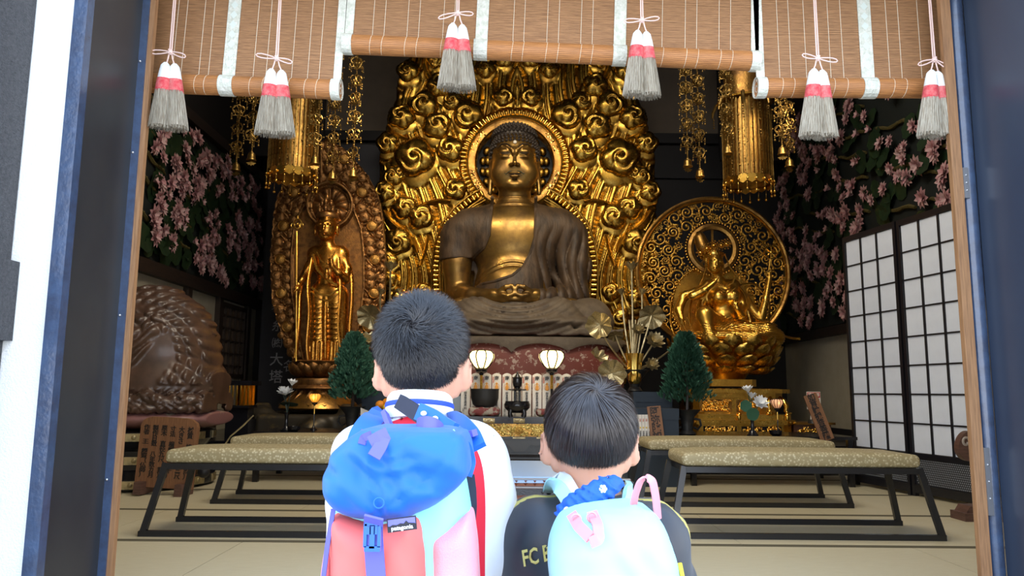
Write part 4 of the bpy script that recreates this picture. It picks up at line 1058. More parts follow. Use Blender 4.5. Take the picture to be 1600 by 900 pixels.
def skf(x, y, z, d):
    out = d
    for c in (cm, cm2):
        r = np.sqrt(((x - c[0]) * 1.25) ** 2 + ((z - c[2] - .06)) ** 2); m = np.clip(1.3 - np.abs(x - c[0]) / .078, 0, 1) * np.clip((c[2] - z) / .1, 0, 1)
        m = m * np.clip((z - l(0, 534)[2]) / .05, 0, 1); out = out + .014 * m * (1 - np.abs(np.sin(r * PI / .062)) ** .6)
    return out
S.fn(l(480, 548, -.4), l(548, 462, .0), skf)
S.fn(l(478, 578, -.4), l(550, 536, .3), lambda x, y, z, d: d + .016 * (1 - np.abs(np.sin(x * 2 * PI / .11)) ** .7))
S.obj('body', M_FIG, lst, world=True, relax=1)
m = MB()       # sashes, jewellery and scarves
for pts, r_ in (([(492, 452), (505, 462), (520, 464), (533, 454)], .016), ([(491, 458), (504, 470), (521, 472), (535, 459)], .013), ([(500, 398), (506, 410), (513, 416), (520, 410), (527, 398)], .011), ([(494, 402), (500, 424), (516, 440), (530, 448)], .02)):
    P = np.array(pts, float); t = np.linspace(0, len(P) - 1, 20); X, Yp = np.interp(t, range(len(P)), P[:, 0]), np.interp(t, range(len(P)), P[:, 1])
    for x, yv in zip(X, Yp): m.ball(l(x, yv, -.135 - .02 * math.sin(PI * (x - 490) / 45)), r_, 6, 4)
m.build('jewelled_sash', M_GOLD, lst, world=True)
for pts in ([(490, 396, .02), (474, 415, .05), (468, 460, .02), (470, 510, -.05), (465, 560, -.1)], [(535, 396, .02), (549, 420, .04), (551, 470, .0), (547, 520, -.05), (552, 566, -.1)],
            [(492, 404, -.1), (486, 450, -.18), (492, 490, -.2), (486, 540, -.2), (490, 568, -.2)], [(532, 404, -.1), (538, 460, -.16), (534, 510, -.2), (541, 566, -.2)]):
    t = np.linspace(0, len(pts) - 1, 24); P = np.array(pts, float); q = [l(np.interp(u, range(len(P)), P[:, 0]), np.interp(u, range(len(P)), P[:, 1]), np.interp(u, range(len(P)), P[:, 2])) for u in t]
    for _ in range(5): q = [q[0]] + [tuple((q[i - 1][j] + q[i][j] + q[i + 1][j]) / 3 for j in range(3)) for i in range(1, len(q) - 1)] + [q[-1]]
    m = MB(); m.tube(q, .024, 8, flat=.45); m.build('scarf', M_FIG, lst, world=True)
cr_ = empty('crown', (0, 0, 0)); cr_.parent = lst
def lw(p): return tuple(Vector(p) - Vector(lst.location))
m = MB(); m.lathe([(.130, -.02), (.142, 0), (.138, .035), (.128, .05)], 24, lw(l(512, 341, -.02))); m.build('crown_band', M_BRZ, cr_)
for (x, y, dy, s_) in ((502, 331, -.08, .036), (512, 329, -.11, .038), (522, 331, -.08, .036), (496, 333, 0, .034), (528, 333, 0, .034), (505, 320, -.05, .034), (519, 320, -.05, .034), (512, 318, -.09, .034), (512, 309, -.02, .04)):
    m = MB(); c = l(x, y, dy); m.ball(lw(c), (s_ * .85, s_ * .9, s_ * 1.15), 10, 8); m.ball(lw((c[0], c[1] + .005, c[2] + s_ * 1.1)), s_ * .5, 8, 6); m.ball(lw((c[0], c[1] - s_ * .9, c[2] - s_ * .1)), s_ * .25, 6, 4); m.build('small_head', M_BRZ, cr_, 180)
st = MB(); st.tube([lw(l(473, 368, -.26)), lw(l(472, 566, -.26))], .011, 8); sf = st.build('staff', M_GOLD, lst)
m = MB(); c = lw(l(474, 357, -.26))
m.tube([(c[0] + .045 * math.sin(t) * (1 - .25 * math.cos(t)), c[1], c[2] + .06 * -math.cos(t)) for t in [2 * PI * i / 20 for i in range(21)]], .009, 6)
for dx in (-.05, .05): m.tube([(c[0] + dx + .022 * math.cos(t), c[1] - .01, c[2] - .02 + .03 * math.sin(t)) for t in [2 * PI * i / 12 for i in range(13)]], .005, 5)
m.ball(c, .02, 8, 6); m.ball((c[0], c[1], c[2] + .08), (.014, .014, .03), 8, 6); m.build('staff_ring', M_GOLD, sf)
m = MB(); c = lw(l(517, 432, -.22)); m.lathe([(.012, -.07), (.035, -.06), (.045, -.02), (.02, .02), (.014, .05), (.028, .07)], 14, c); m.build('held_flask', M_FIG, lst)
PB = lotus_petal_mesh('lotus_petal', M_BRZ, .42, 1, .3, .12); PBd = PB
ct = lw(l(500, 590))
m = MB(); m.lathe([(.20, .0), (.27, .06), (.33, .16), (.345, .19), (.33, .20), (0, .2)], 32, (ct[0], 0, ct[2])); m.build('lotus_core', M_BRZ, lst)
petal_ring(PB, lst, (ct[0], 0, ct[2]), .24, 14, (.17, .22, .2), .0, .55); petal_ring(PB, lst, (ct[0], 0, ct[2]), .27, 14, (.17, .2, .15), .05, .4, .5)
zb_ = ct[2]
m = MB(); m.lathe([(.20, 0), (.31, -.015), (.32, -.05), (.31, -.09), (.33, -.10), (.35, -.13), (.27, -.14), (.26, -.16)], 32, (ct[0], 0, zb_)); m.build('drum', M_BRZ, lst)
m = MB(); m.lathe([(.26, -.16), (.34, -.22), (.44, -.30), (.47, -.36), (.44, -.38)], 36, (ct[0], 0, zb_)); m.build('flared_foot', M_GOLD_DK, lst)
petal_ring(PB, lst, (ct[0], 0, zb_ - .15), .30, 16, (.15, .2, .24), .0, 2.25)
# dark rock base
m = SDF((ct[0] - .95 + lst.location.x, 8.35, .25), (ct[0] + .8 + lst.location.x, 9.9, zb_ + lst.location.z - .30), .022)
r = random.Random(9); bx0, by0 = ct[0] + lst.location.x, 9.2
m.box((bx0, by0, .43), (.60, .5, .14), .05, .05)
for i in range(26):
    a = r.uniform(0, 2 * PI); m.ell((bx0 - .05 + .62 * math.cos(a), by0 + .48 * math.sin(a) * 1.1, r.uniform(.36, .62)), (r.uniform(.1, .2), r.uniform(.08, .16), r.uniform(.08, .16)), .05)
rock = empty('rock_base', (bx0, by0, .31), 'dark carved rock base under the standing golden figure', 'base')
m.obj('rock', mat('dark_bronze_rock', (.045, .038, .028), .45, .5, col2=(.16, .11, .04), vscale=6, thr=(.55, .72)), rock, world=True)
# ---------------------------------------------------------------- left backplate
YLM = 9.55
def hwl(y): return np.interp(y, [219, 228, 240, 258, 277, 310, 340, 408, 470, 528, 560, 600], [0, 14, 30, 46, 62, 78, 84, 89, 86, 70, 55, 42])
gx = np.arange(420, 611, .95); gy = np.arange(216, 602, .95); GX, GY = np.meshgrid(gx, gy, indexing='ij'); CXL = 515.0
U = np.abs(GX - CXL); e = hwl(GY) + 1.5 * np.abs(np.sin(GY * .22)); ins = e - U
inner = np.interp(GY, [300, 330, 360, 400, 450, 500, 550, 602], [10, 40, 52, 56, 56, 50, 40, 28]) - U
H = .05 + .02 * np.clip(ins / 3, 0, 1)
border = (inner < 0)
a_ = np.sin(GX * .42 + 2.2 * np.sin(GY * .16)) * np.sin(GY * .40 + 2.0 * np.sin(GX * .19)); H = H + np.where(border, .045 * np.abs(a_), .0)
H = np.where(np.abs(inner) < 1.6, .13, H); H = np.where(inner > 1.6, .045 + .006 * np.sin(GX * 1.2), H)
H = np.where((ins < 2.4), .10, H)
dl_ = np.hypot(GX - 519, GY - 324); H = np.where(dl_ < 37, .06, H); H = np.where((dl_ > 32.5) & (dl_ < 36.5), .16, H); H = np.where((dl_ > 29.5) & (dl_ < 31), .13, H)
an = np.arctan2(GY - 324, GX - 519); pt = np.abs(np.cos(an * 5)); H = np.where((dl_ < 28) & (dl_ > 6), .06 + .07 * np.sqrt(np.clip(1 - ((dl_ - 18) / 11) ** 2, 0, 1)) * pt ** .4, H)
Pm = atn(GX, GY, YLM); Pm[..., 1] -= H; Vc, Qc = compact(Pm.reshape(-1, 3), grid_faces(len(gx), len(gy), ins > 0)[:, ::-1])
lbp = empty('carved_backplate', (at(515, 600, YLM).x, YLM, .62), 'dark gold boat-shaped backplate carved with scrolls behind the standing figure', 'backplate')
link('carved_relief', npmesh('carved_relief', Vc - np.array(lbp.location), Qc, M_BRZ, 180), lbp)
ys = [219, 224, 232] + list(range(245, 600, 12)) + [600]
pl_ = [(at(CXL - float(hwl(y)), y, YLM).x, at(CXL, y, YLM).z) for y in ys[::-1]] + [(at(CXL + float(hwl(y)), y, YLM).x, at(CXL, y, YLM).z) for y in ys[1:]]
m = MB(); m.prism(pl_, YLM - .055, YLM + .05); fixn(m.build('back_board', M_BRZ, lbp, world=True, smooth=None))
CMB = [curl_mesh(4, 1.6, 1, mt=M_BRZ, nr_=8, na=24), curl_mesh(3, 2.0, -1, mt=M_BRZ, nr_=8, na=24)]
m = MB(); m.lathe([(1, 0), (1, .3), (.86, .42), (.74, .3), (.66, .34), (.3, .42), (0, .45)], 24); me = m.mesh('roundel', M_GOLD_DK, 50); me.transform(Matrix.Rotation(PI / 2, 4, 'X'))
mpl = YLM / F_PX * 1.02; r = random.Random(2)
for s in (-1, 1):
    k = 0; y = 238.0
    while y < 585:
        hwv = float(hwl(y)); iw = float(np.interp(y, [230, 300, 330, 360, 400, 450, 500, 550, 602], [0, 30, 42, 54, 58, 58, 52, 42, 30]))
        mid = (hwv + iw) / 2; x = CXL + s * mid; wdt = max(5, (hwv - iw) / 2 - 1)
        p = at(x, y, YLM)
        if k % 3 == 1 and wdt > 7:
            o_ = link('roundel', me, lbp, (p.x - lbp.location.x, -.09, p.z - lbp.location.z)); q = min(wdt, 9) * mpl; o_.scale = (q, q, q)
            y += 13
            for dx in (-1, 1):
                p = at(x + dx * 10, y, YLM); o_ = link('scroll_curl', CMB[k % 2], lbp, (p.x - lbp.location.x, -.09, p.z - lbp.location.z)); q = 5.5 * mpl; o_.scale = (q, q, q)
            y += 12
        else:
            for dx, dy_, q_ in ((-5.5, 0, 8), (6.5, 5, 7)):
                if abs(x + dx - CXL) > hwv - 2: continue
                p = at(x + dx * (wdt / 12 + .2), y + dy_, YLM); o_ = link('scroll_curl', CMB[(k + (dx > 0)) % 2], lbp, (p.x - lbp.location.x, -.09, p.z - lbp.location.z)); q = q_ * mpl; o_.scale = (q * s, q, q); o_.rotation_euler = (0, r.uniform(0, 6), 0)
            y += 13.5
        k += 1
for (x, y, q_) in ((515, 236, 7), (508, 250, 7), (523, 250, 7), (500, 264, 8), (515, 266, 8), (531, 265, 8), (490, 280, 8), (506, 281, 7), (524, 282, 7), (541, 280, 8), (478, 296, 8), (552, 297, 8)):
    p = at(x, y, YLM); o_ = link('scroll_curl', CMB[int(x) % 2], lbp, (p.x - lbp.location.x, -.09, p.z - lbp.location.z)); q = q_ * mpl; o_.scale = (q, q, q); o_.rotation_euler = (0, x, 0)

# ================================================================= RIGHT: SEATED FIGURE, LOTUS, OPENWORK DISC
YR = 9.1
def g(px, py, dy=0.0): p = at(px, py, YR); return (p.x, YR + dy, p.z)
rst = empty('seated_figure_statue', g(1140, 540), 'bright gold many-armed figure seated with tilted head and raised hand on a lotus', 'statue')
S = SDF(g(1040, 562, -.62), g(1228, 350, .35), .0072)
tl = math.radians(-10)
face(S, g(1113, 413, -.12), .100, tilt=math.radians(14)); S.ell(g(1111, 402, -.06), (.115, .12, .09), .02)
S.cap(g(1115, 420, -.06), g(1121, 436, -.02), .055, .065, .03)
S.cap(g(1104, 447), g(1146, 445), .075, k=.06); S.ell(g(1128, 466, -.04), (.20, .14, .19), .06); S.ell(g(1119, 466, -.14), (.095, .08, .09), .03); S.ell(g(1140, 466, -.14), (.09, .08, .09), .03)
S.ell(g(1131, 496, -.04), (.155, .13, .14), .06); S.ell(g(1134, 515, -.03), (.24, .2, .12), .06)
S.ell(g(1136, 528, -.08), (.60, .40, .09), .06)
S.chain([g(1142, 520, -.05), g(1188, 524, -.22), g(1200, 530, -.26)], [.14, .13, .10], .06); S.chain([g(1200, 530, -.28), g(1160, 534, -.44), g(1130, 532, -.44)], [.09, .075, .06], .05)
S.chain([g(1130, 518, -.05), g(1092, 496, -.28)], [.13, .10], .05); S.chain([g(1092, 496, -.28), g(1096, 530, -.38)], [.095, .07], .05)      # raised knee
S.chain([g(1104, 447, -.02), g(1086, 462, -.10), g(1076, 466, -.22)], [.066, .058, .05], .03); S.chain([g(1076, 466, -.22), g(1092, 458, -.28), g(1106, 447, -.26)], [.05, .042, .032], .02)
hand(S, g(1106, 447, -.26), (.6, .1, .8), (0, -1, .2), .06, .5)
S.chain([g(1104, 450, .04), g(1070, 462, .05), g(1060, 484, -.02), g(1062, 500, -.1)], [.062, .054, .048, .032], .03); hand(S, g(1062, 500, -.1), (.05, -.2, -1), (1, 0, 0), .062, .3)
S.chain([g(1146, 446, .02), g(1166, 470, .0), g(1186, 500, -.06)], [.066, .056, .048], .03); S.chain([g(1186, 500, -.06), g(1192, 470, -.10), g(1197, 438, -.12)], [.05, .042, .03], .02); hand(S, g(1197, 438, -.12), (.05, 0, 1), (-1, 0, 0), .062, .3)
S.chain([g(1146, 448, -.02), g(1160, 478, -.06), g(1152, 496, -.18), g(1142, 486, -.26)], [.062, .052, .044, .032], .03); hand(S, g(1142, 486, -.26), (-.3, -.1, 1), (-1, 0, 0), .058, .4)
S.chain([g(1106, 452, .0), g(1094, 480, -.04), g(1104, 494, -.2)], [.06, .05, .036], .03); S.chain([g(1148, 448, .06), g(1168, 466, .1), g(1176, 500, .1), g(1178, 528, .05)], [.06, .052, .045, .032], .03)
ck = g(1150, 500)
S.fn(g(1060, 556, -.6), g(1225, 512, .3), lambda x, y, z, d: d + .013 * (1 - np.abs(np.sin(((x - ck[0]) * .35 + (z - ck[2]) * 1.6 + .04 * np.sin(x * 9)) * PI / .045)) ** .7))
S.fn(g(1105, 515, -.3), g(1160, 482, .0), lambda x, y, z, d: d + .011 * (1 - np.abs(np.sin((z + (x - ck[0]) ** 2 * 1.5) * PI / .03)) ** .7) * ((z < ck[2] + .02)))
S.obj('body', M_GOLD, rst, world=True, relax=1)
def rw(p): return tuple(Vector(p) - Vector(rst.location))
m = MB(); m.tube([rw(g(1106, 400, -.02)), rw(g(1098, 384, .0)), rw(g(1093, 370, .0)), rw(g(1092, 362, 0))], [.10, .085, .07, .03], 16); m.build('topknot', M_GOLD_DK, rst, smooth=180)
cr2 = empty('crown', (0, 0, 0)); cr2.parent = rst
m = MB(); m.lathe([(.112, -.03), (.125, 0), (.118, .04)], 28, (0, 0, 0)); o_ = m.build('crown_band', M_GOLD_BR, cr2); o_.location = rw(g(1112, 399, -.08)); o_.rotation_euler = (.1, .22, 0)
r = random.Random(5)
for (x, y, dy, n) in ((1098, 393, -.2, 9), (1108, 389, -.22, 10), (1120, 388, -.2, 9), (1131, 384, -.12, 10), (1090, 398, -.14, 8)):
    m = MB(); c = rw(g(x, y, dy))
    for i in range(n * 2): a = 2 * PI * i / n; q = .028 if i < n else .05; m.ball((c[0] + q * math.cos(a), c[1] + r.uniform(-.01, .01), c[2] + q * math.sin(a) * 1.2), .011, 6, 4)
    m.ball(c, .02, 8, 6); m.build('crown_flower', M_GOLD_BR, cr2)
for pts, R_ in (([(1106, 430, -.17), (1112, 444, -.20), (1124, 451, -.23), (1137, 446, -.2), (1144, 434, -.12)], .012), ([(1110, 438, -.19), (1118, 456, -.24), (1128, 462, -.25), (1140, 454, -.22)], .009), ([(1102, 400, -.14), (1098, 420, -.16), (1094, 436, -.12), (1090, 446, -.1)], .012), ([(1128, 400, -.12), (1136, 420, -.12), (1146, 430, -.1)], .011),
                ([(1058, 500, -.2), (1062, 515, -.24), (1070, 528, -.26), (1076, 540, -.3)], .010), ([(1068, 500, -.2), (1074, 518, -.26), (1078, 534, -.3)], .009)):
    P = np.array(pts, float); n = 22; t = np.linspace(0, len(P) - 1, n); m = MB()
    for u in t: m.ball(rw(g(np.interp(u, range(len(P)), P[:, 0]), np.interp(u, range(len(P)), P[:, 1]), np.interp(u, range(len(P)), P[:, 2]))), R_, 6, 4)
    m.build('bead_string', M_GOLD_BR, rst)
for pts in ([(1146, 440, .0), (1160, 460, -.14), (1162, 484, -.2), (1170, 500, -.22), (1190, 506, -.2), (1208, 510, -.15)], [(1098, 445, .05), (1078, 470, -.02), (1070, 505, -.2), (1078, 540, -.35), (1074, 556, -.4)], [(1205, 522, -.2), (1222, 528, -.15), (1236, 530, -.1), (1246, 530, -.1)], [(1050, 470, .05), (1048, 505, .0), (1056, 540, -.1)],
            [(1152, 446, .04), (1180, 440, .06), (1204, 470, .0), (1200, 505, .0)]):
    P = np.array(pts, float); t = np.linspace(0, len(P) - 1, 26); q = [rw(g(*[np.interp(u, range(len(P)), P[:, j]) for j in range(3)])) for u in t]
    for _ in range(5): q = [q[0]] + [tuple((q[i - 1][j] + q[i][j] + q[i + 1][j]) / 3 for j in range(3)) for i in range(1, len(q) - 1)] + [q[-1]]
    m = MB(); m.tube(q, [.022] * 25 + [.006], 8, flat=.4); m.build('scarf', M_GOLD, rst)
m = MB(); c = rw(g(1199, 397, -.12)); rw_ = .078
m.tube([(c[0] + rw_ * math.cos(a), c[1], c[2] + rw_ * math.sin(a)) for a in [2 * PI * i / 24 for i in range(25)]], .010, 6)
for k in range(8): a = PI * k / 4; m.tube([c, (c[0] + rw_ * 1.2 * math.cos(a), c[1], c[2] + rw_ * 1.2 * math.sin(a))], .006, 5)
m.ball(c, .02, 8, 6); m.build('held_wheel', M_GOLD_BR, rst)
m = MB(); c = rw(g(1196, 425, -.12)); m.tube([c, rw(g(1198, 406, -.12))], .008, 6); m.build('wheel_stem', M_GOLD_BR, rst)
# lotus seat and tiered base
X0, Y0 = at(1154, 600, 8.5).x, 9.05
rb = empty('tiered_lotus_pedestal', (X0, Y0, .31), 'tall gold lotus pedestal with carved tiers under the many-armed seated figure', 'pedestal')
zt = g(1140, 536)[2] - .31 ; zl = .80
m = MB(); m.lathe([(.22, zl - .12), (.26, zl - .05), (.30, zl), (.42, zl + .12), (.50, zl + .30), (.50, zt - .02), (.46, zt), (0, zt)], 40); m.build('lotus_core', M_GOLD, rb)
PG = lotus_petal_mesh('lotus_petal', M_GOLD, .46, 1, .32, .20)
for i, (R_, z, n, sz, ln) in enumerate(((.50, zl + .20, 15, .25, .42), (.47, zl + .12, 15, .26, .60), (.40, zl + .04, 14, .26, .82), (.33, zl - .02, 12, .24, 1.05))):
    petal_ring(PG, rb, (0, 0, 0), R_, n, (sz, sz, sz), z, ln, .5 * (i % 2))
def octa(h, k=.25): return [(-h, -h * (1 - k)), (-h * (1 - k), -h), (h * (1 - k), -h), (h, -h * (1 - k)), (h, h * (1 - k)), (h * (1 - k), h), (-h * (1 - k), h), (-h, h * (1 - k))]
for nm, h, a, c in (('neck_moulding', .30, .62, .70), ('upper_lip', .60, .545, .59), ('upper_lip', .53, .49, .545), ('carved_tier', .47, .30, .49), ('middle_ledge', .60, .25, .31), ('middle_ledge', .64, .20, .25), ('lower_tier', .60, .03, .20), ('foot_moulding', .68, .0, .03)):
    m = MB(); m.prism(octa(h, .22), a, c, axis='z'); fixn(m.build(nm, M_GOLD, rb, smooth=20))
petal_ring(lotus_petal_mesh('lip_petal', M_GOLD, .5, 1, .25, .3), rb, (0, 0, 0), .46, 20, (.17, .15, .17), .60, 1.35, name='lip_petal')
def carved(parent, x0, x1, y, z0, z1, n, seed, name='carved_openwork', mt=None):
    r = random.Random(seed); m = MB()
    for i in range(n):
        x, z = r.uniform(x0, x1), r.uniform(z0, z1); s = r.uniform(.012, .022)
        if r.random() < .5: m.ball((x, y, z), (s, s * .8, s * .8), 6, 4)
        else: m.tube([(x + s * 1.4 * math.cos(t) * (1 - t / 9), y, z + s * 1.4 * math.sin(t) * (1 - t / 9)) for t in [j * .7 + r.uniform(0, .2) for j in range(8)]], s * .35, 4)
    return tag(m.build(name, mt or M_GOLD_BR, parent, smooth=180), kind='stuff')
for (a, c) in ((-.42, -.06), (-.01, .22)):
    m = MB(); m.b2(a, c, -.475, -.468, .33, .47); m.build('recessed_panel', M_GOLD_DK, rb); carved(rb, a + .03, c - .03, -.48, .35, .45, 90, int(a * 100) + 70)
for (a, c) in ((-.42, -.05), (.0, .44)):
    m = MB(); m.b2(a, c, -.606, -.598, .05, .18); m.build('recessed_panel', M_BLACK, rb); carved(rb, a + .02, c - .02, -.612, .06, .17, 110, int(a * 100) + 90)
m = MB(); m.tube([(.18 + .05 * math.cos(t), -.615, .115 + .05 * math.sin(t)) for t in [2 * PI * i / 20 for i in range(21)]], .008, 6); m.build('crest_ring', M_GOLD_BR, rb)
for k in range(24):
    m = MB(); m.ball((-.57 + k * .05, -.63, .228), (.018, .014, .016), 6, 4); m.build('ledge_knob', M_GOLD_BR, rb)
for x in (-.03, .50):
    m = MB(); m.lathe([(.018, 0), (.024, .02), (.02, .05), (.03, .06), (.022, .075), (.0, .09)], 12, (x, -.63, .25)); m.build('finial', M_GOLD_BR, rb)
for x, s in ((.27, 1), (.46, 1), (.36, -1)):
    m = MB(); m.tube([(x, -.52, .50), (x + s * .03, -.56, .46), (x + s * .05, -.60, .40), (x + s * .035, -.60, .35), (x + s * .06, -.63, .32), (x + s * .09, -.62, .33)], [.02, .03, .026, .02, .022, .012], 8); m.build('scroll_leg', M_GOLD_BR, rb, 180)
# low gilt offering box at the right of the pedestal
ob = empty('gilt_offering_box', (at(1268, 670, 8.6).x, 8.75, .31), 'small gilt box with carved front at the right end of the golden pedestal', 'box')
m = MB(); m.b2(-.20, .22, -.15, .15, .0, .20); m.build('box_body', M_STW, ob); m = MB(); m.b2(-.24, .26, -.18, .18, .20, .225); m.build('box_lid', M_GOLD_DK, ob); carved(ob, -.16, .15, -.158, .05, .16, 60, 4)
# openwork disc
YD = 9.62
dc = at(1113, 426, YD); md = YD / F_PX * 1.0; Rd = 122 * md
dsk = empty('openwork_halo_disc', (dc.x, YD, dc.z - Rd), 'round gilt openwork halo of scrolling vines behind the many-armed figure', 'halo')
o_ = ring('outer_rim', Rd * .955, Rd, .03, -.05, M_GOLD_DK, dsk, 96); o_.location = (0, 0, Rd)
o_ = ring('inner_rim', Rd * .93, Rd * .955, .02, -.04, M_GOLD, dsk, 96); o_.location = (0, 0, Rd)
hcz = at(1113, 390, YD).z - dsk.location.z; hcx = 0.0; rh = 43 * md
o_ = ring('head_halo', rh * .72, rh * .93, .02, -.05, M_GOLD_DK, dsk, 64); o_.location = (hcx, -.03, hcz)
m = MB(); m.ball((0, 0, 0), (.018, .014, .014), 8, 6); BK = m.mesh('halo_bead', M_GOLD_BR, 180)
for k in range(58):
    a = 2 * PI * k / 58; link('halo_bead', BK, dsk, (hcx + rh * math.cos(a), -.07, hcz + rh * math.sin(a)), (0, -a, 0))
for k in range(5):
    a = 2 * PI * k / 5 + .3; m = MB(); m.bar((hcx + rh * .05 * math.cos(a), -.03, hcz + rh * .05 * math.sin(a)), (hcx + rh * .78 * math.cos(a), -.03, hcz + rh * .78 * math.sin(a)), .03, .02); m.build('halo_spoke', M_GOLD_DK, dsk)
bcz = at(1113, 478, YD).z - dsk.location.z; rbh = 66 * md
m = MB(); m.prism([(rbh * math.cos(2 * PI * k / 56), bcz + rbh * .98 * math.sin(2 * PI * k / 56)) for k in range(56)], -.02, .01); fixn(m.build('body_halo', M_GOLD, dsk, smooth=None))
for k in range(70):
    a = 2 * PI * k / 70
    x, z = rbh * math.cos(a), bcz + rbh * .98 * math.sin(a)
    if math.hypot(x - hcx, z - hcz) > rh * 1.05: link('halo_bead', BK, dsk, (x, -.04, z), (0, -a, 0))
def scroll_mesh(seed, turns=1.6):
    r = random.Random(seed); m = MB(); n = 22; pts = []
    for i in range(n): t = i / (n - 1); a = turns * 2 * PI * t; q = 1 - .82 * t; pts.append((q * math.cos(a), -.10 * math.sin(PI * t) - .25 * t, q * math.sin(a)))
    m.tube(pts, [.16 - .05 * i / n for i in range(n)], 5); m.ball(pts[-1], .25, 7, 5)
    for k in range(8):
        a = r.uniform(0, 6.28); q = 1.0; c = (q * math.cos(a), -.1, q * math.sin(a)); m.ball(c, (.34, .14, .15), 6, 4, rot=(0, -a + r.uniform(.4, 1.2), 0)); m.ball((c[0] * 1.22, -.2, c[2] * 1.22), r.uniform(.10, .17), 6, 4)
    return m.mesh('vine_scroll', M_GOLD, 180)
SMS = [scroll_mesh(s, t) for s, t in ((1, 1.6), (2, 1.3), (3, 1.9))]
r = random.Random(12); placed = []
for q_ in (11, 8.5, 6.5, 5):
    for _ in range(2500 if q_ < 8 else 900):
        a = r.uniform(0, 2 * PI); rr = math.sqrt(r.uniform(0, 1)) * 117; x, z = rr * math.cos(a), rr * math.sin(a)
        if rr + q_ > 117 or math.hypot(x, z - 36) < 43 + q_ or math.hypot(x, z + 52) < 62: continue
        if any(math.hypot(x - u, z - v) < (q_ + w_) * .93 for u, v, w_ in placed): continue
        if len(placed) >= 280: break
        placed.append((x, z, q_)); k = q_ * md
        o_ = link('vine_scroll', r.choice(SMS), dsk, (x * md, 0, Rd + z * md)); o_.rotation_euler = (0, r.uniform(0, 6.28), 0); o_.scale = (k * r.choice((-1, 1)), k, k)
# ================================================================= ALTAR FURNITURE
M_PAPERW = mat('white_painted_wood', (0.72, 0.70, 0.66), 0.7)
M_INK = mat('black_ink', (0.012, 0.010, 0.010), 0.6)
M_INKR = mat('vermilion_ink', (0.55, 0.10, 0.04), 0.6)
M_INKO = mat('orange_gold_print', (0.70, 0.32, 0.05), 0.5)
M_NAVY = mat('dark_navy_cloth', (0.022, 0.035, 0.055), 0.8)
M_IRON = mat('dark_cast_bronze', (0.035, 0.038, 0.042), 0.42, 0.6, col2=(.06, .06, .06), vscale=20)
M_DUSTB = mat('dusty_black_lacquer', (0.040, 0.048, 0.060), 0.35, col2=(.055, .065, .08), vscale=12)
YA = 7.40
def A(px, py, Y=YA): return at(px, py, Y)
zA = A(803, 651).z; xa0, xa1 = A(622, 651).x, A(985, 651).x
alt = empty('altar_table', ((xa0 + xa1) / 2, YA + .3, 0), 'central black lacquer altar table with a gilt carved frieze and round crest', 'altar')
m = MB(); m.b2(xa0, xa1, YA - .03, YA + .62, zA - .012, zA); m.build('table_top', M_BLACK, alt, world=True)
z1, z2, z3, z4_, z5 = A(803, 662).z, A(803, 682).z, A(803, 686).z, A(803, 709).z, A(803, 722).z
m = MB(); m.b2(xa0, xa1, YA - .02, YA + .0, z1, zA - .012); m.b2(xa0, xa1, YA, YA + .6, 0.001, zA - .012); m.build('front_rail', M_BLACK, alt, world=True)
for i in range(-4, 5):
    c = A(811 + i * 47, 657)
    if not xa0 + .08 < c.x < xa1 - .08: continue
    m = MB(); m.tube([(c.x - .055, 0, 0), (c.x + .055, 0, 0)], .024, 10, flat=1); o_ = m.build('gilt_mount', M_GOLD_PALE, alt); o_.data.transform(Matrix.Translation((-alt.location.x, 0, 0))); o_.scale = (1, .35, 1); o_.location = (0, YA - .022 - alt.location.y, c.z - .0)
    r = random.Random(i); m = MB()
    for k in range(12): m.ball((c.x - .05 + k * .009, YA - .032, c.z + r.uniform(-.012, .012)), .005, 5, 3)
    m.build('mount_chasing', M_GOLD_DK, alt, world=True)
m = MB(); m.b2(xa0, xa1, YA - .012, YA - .002, z2, z1); m.build('frieze_ground', M_GOLD_DK, alt, world=True)
fr = carved(alt, 0, 1, 0, 0, 1, 1, 1, name='frieze_carving', mt=M_GOLD_PALE); bpy.data.objects.remove(fr)
r = random.Random(21); m = MB()
for i in range(620):
    x, z = r.uniform(xa0 + .02, xa1 - .02), r.uniform(z2 + .012, z1 - .012); s = r.uniform(.010, .022)
    if r.random() < .35: m.ball((x, YA - .014, z), (s, s * .6, s * .6), 6, 4, rot=(0, r.uniform(0, 3), 0))
    else:
        ph = r.uniform(0, 6); m.tube([(x + s * 1.5 * math.cos(t + ph) * (1 - t / 8), YA - .016, z + s * 1.3 * math.sin(t + ph) * (1 - t / 8)) for t in [j * .7 for j in range(8)]], s * .26, 4)
tag(m.build('frieze_carving', mat('frieze_gold', (.80, .62, .22), .3, .9, col2=(.5, .36, .1), vscale=20), alt, world=True, smooth=180), kind='stuff')
c = A(811, 672); m = MB(); m.tube([(c.x, YA - .012, c.z), (c.x, YA - .032, c.z)], .040, 28); m.build('crest_disc', M_GOLD_BR, alt, world=True)
m = MB(); m.tube([(c.x + .032 * math.cos(t), YA - .034, c.z + .032 * math.sin(t)) for t in [2 * PI * i / 24 for i in range(25)]], .003, 5)
for k in range(12): t = 2 * PI * k / 12; m.ball((c.x + .022 * math.cos(t), YA - .033, c.z + .022 * math.sin(t)), .0055, 6, 4)
m.ball((c.x, YA - .033, c.z), .010, 8, 5); m.build('crest_relief', M_GOLD_DK, alt, world=True)
m = MB(); m.b2(xa0, xa1, YA - .03, YA, z3, z2); m.build('moulding', M_DUSTB, alt, world=True)
for i in range(-3, 4):
    c = A(811 + i * 37, 684); m = MB(); m.b2(c.x - .06, c.x + .06, YA - .034, YA - .028, c.z - .006, c.z + .006); m.build('moulding_plate', M_GOLD_PALE, alt, world=True)
m = MB(); m.b2(xa0, xa1, YA - .010, YA, z4_, z3); m.build('apron_panel', M_DUSTB, alt, world=True)
pts = []      # cusped valance
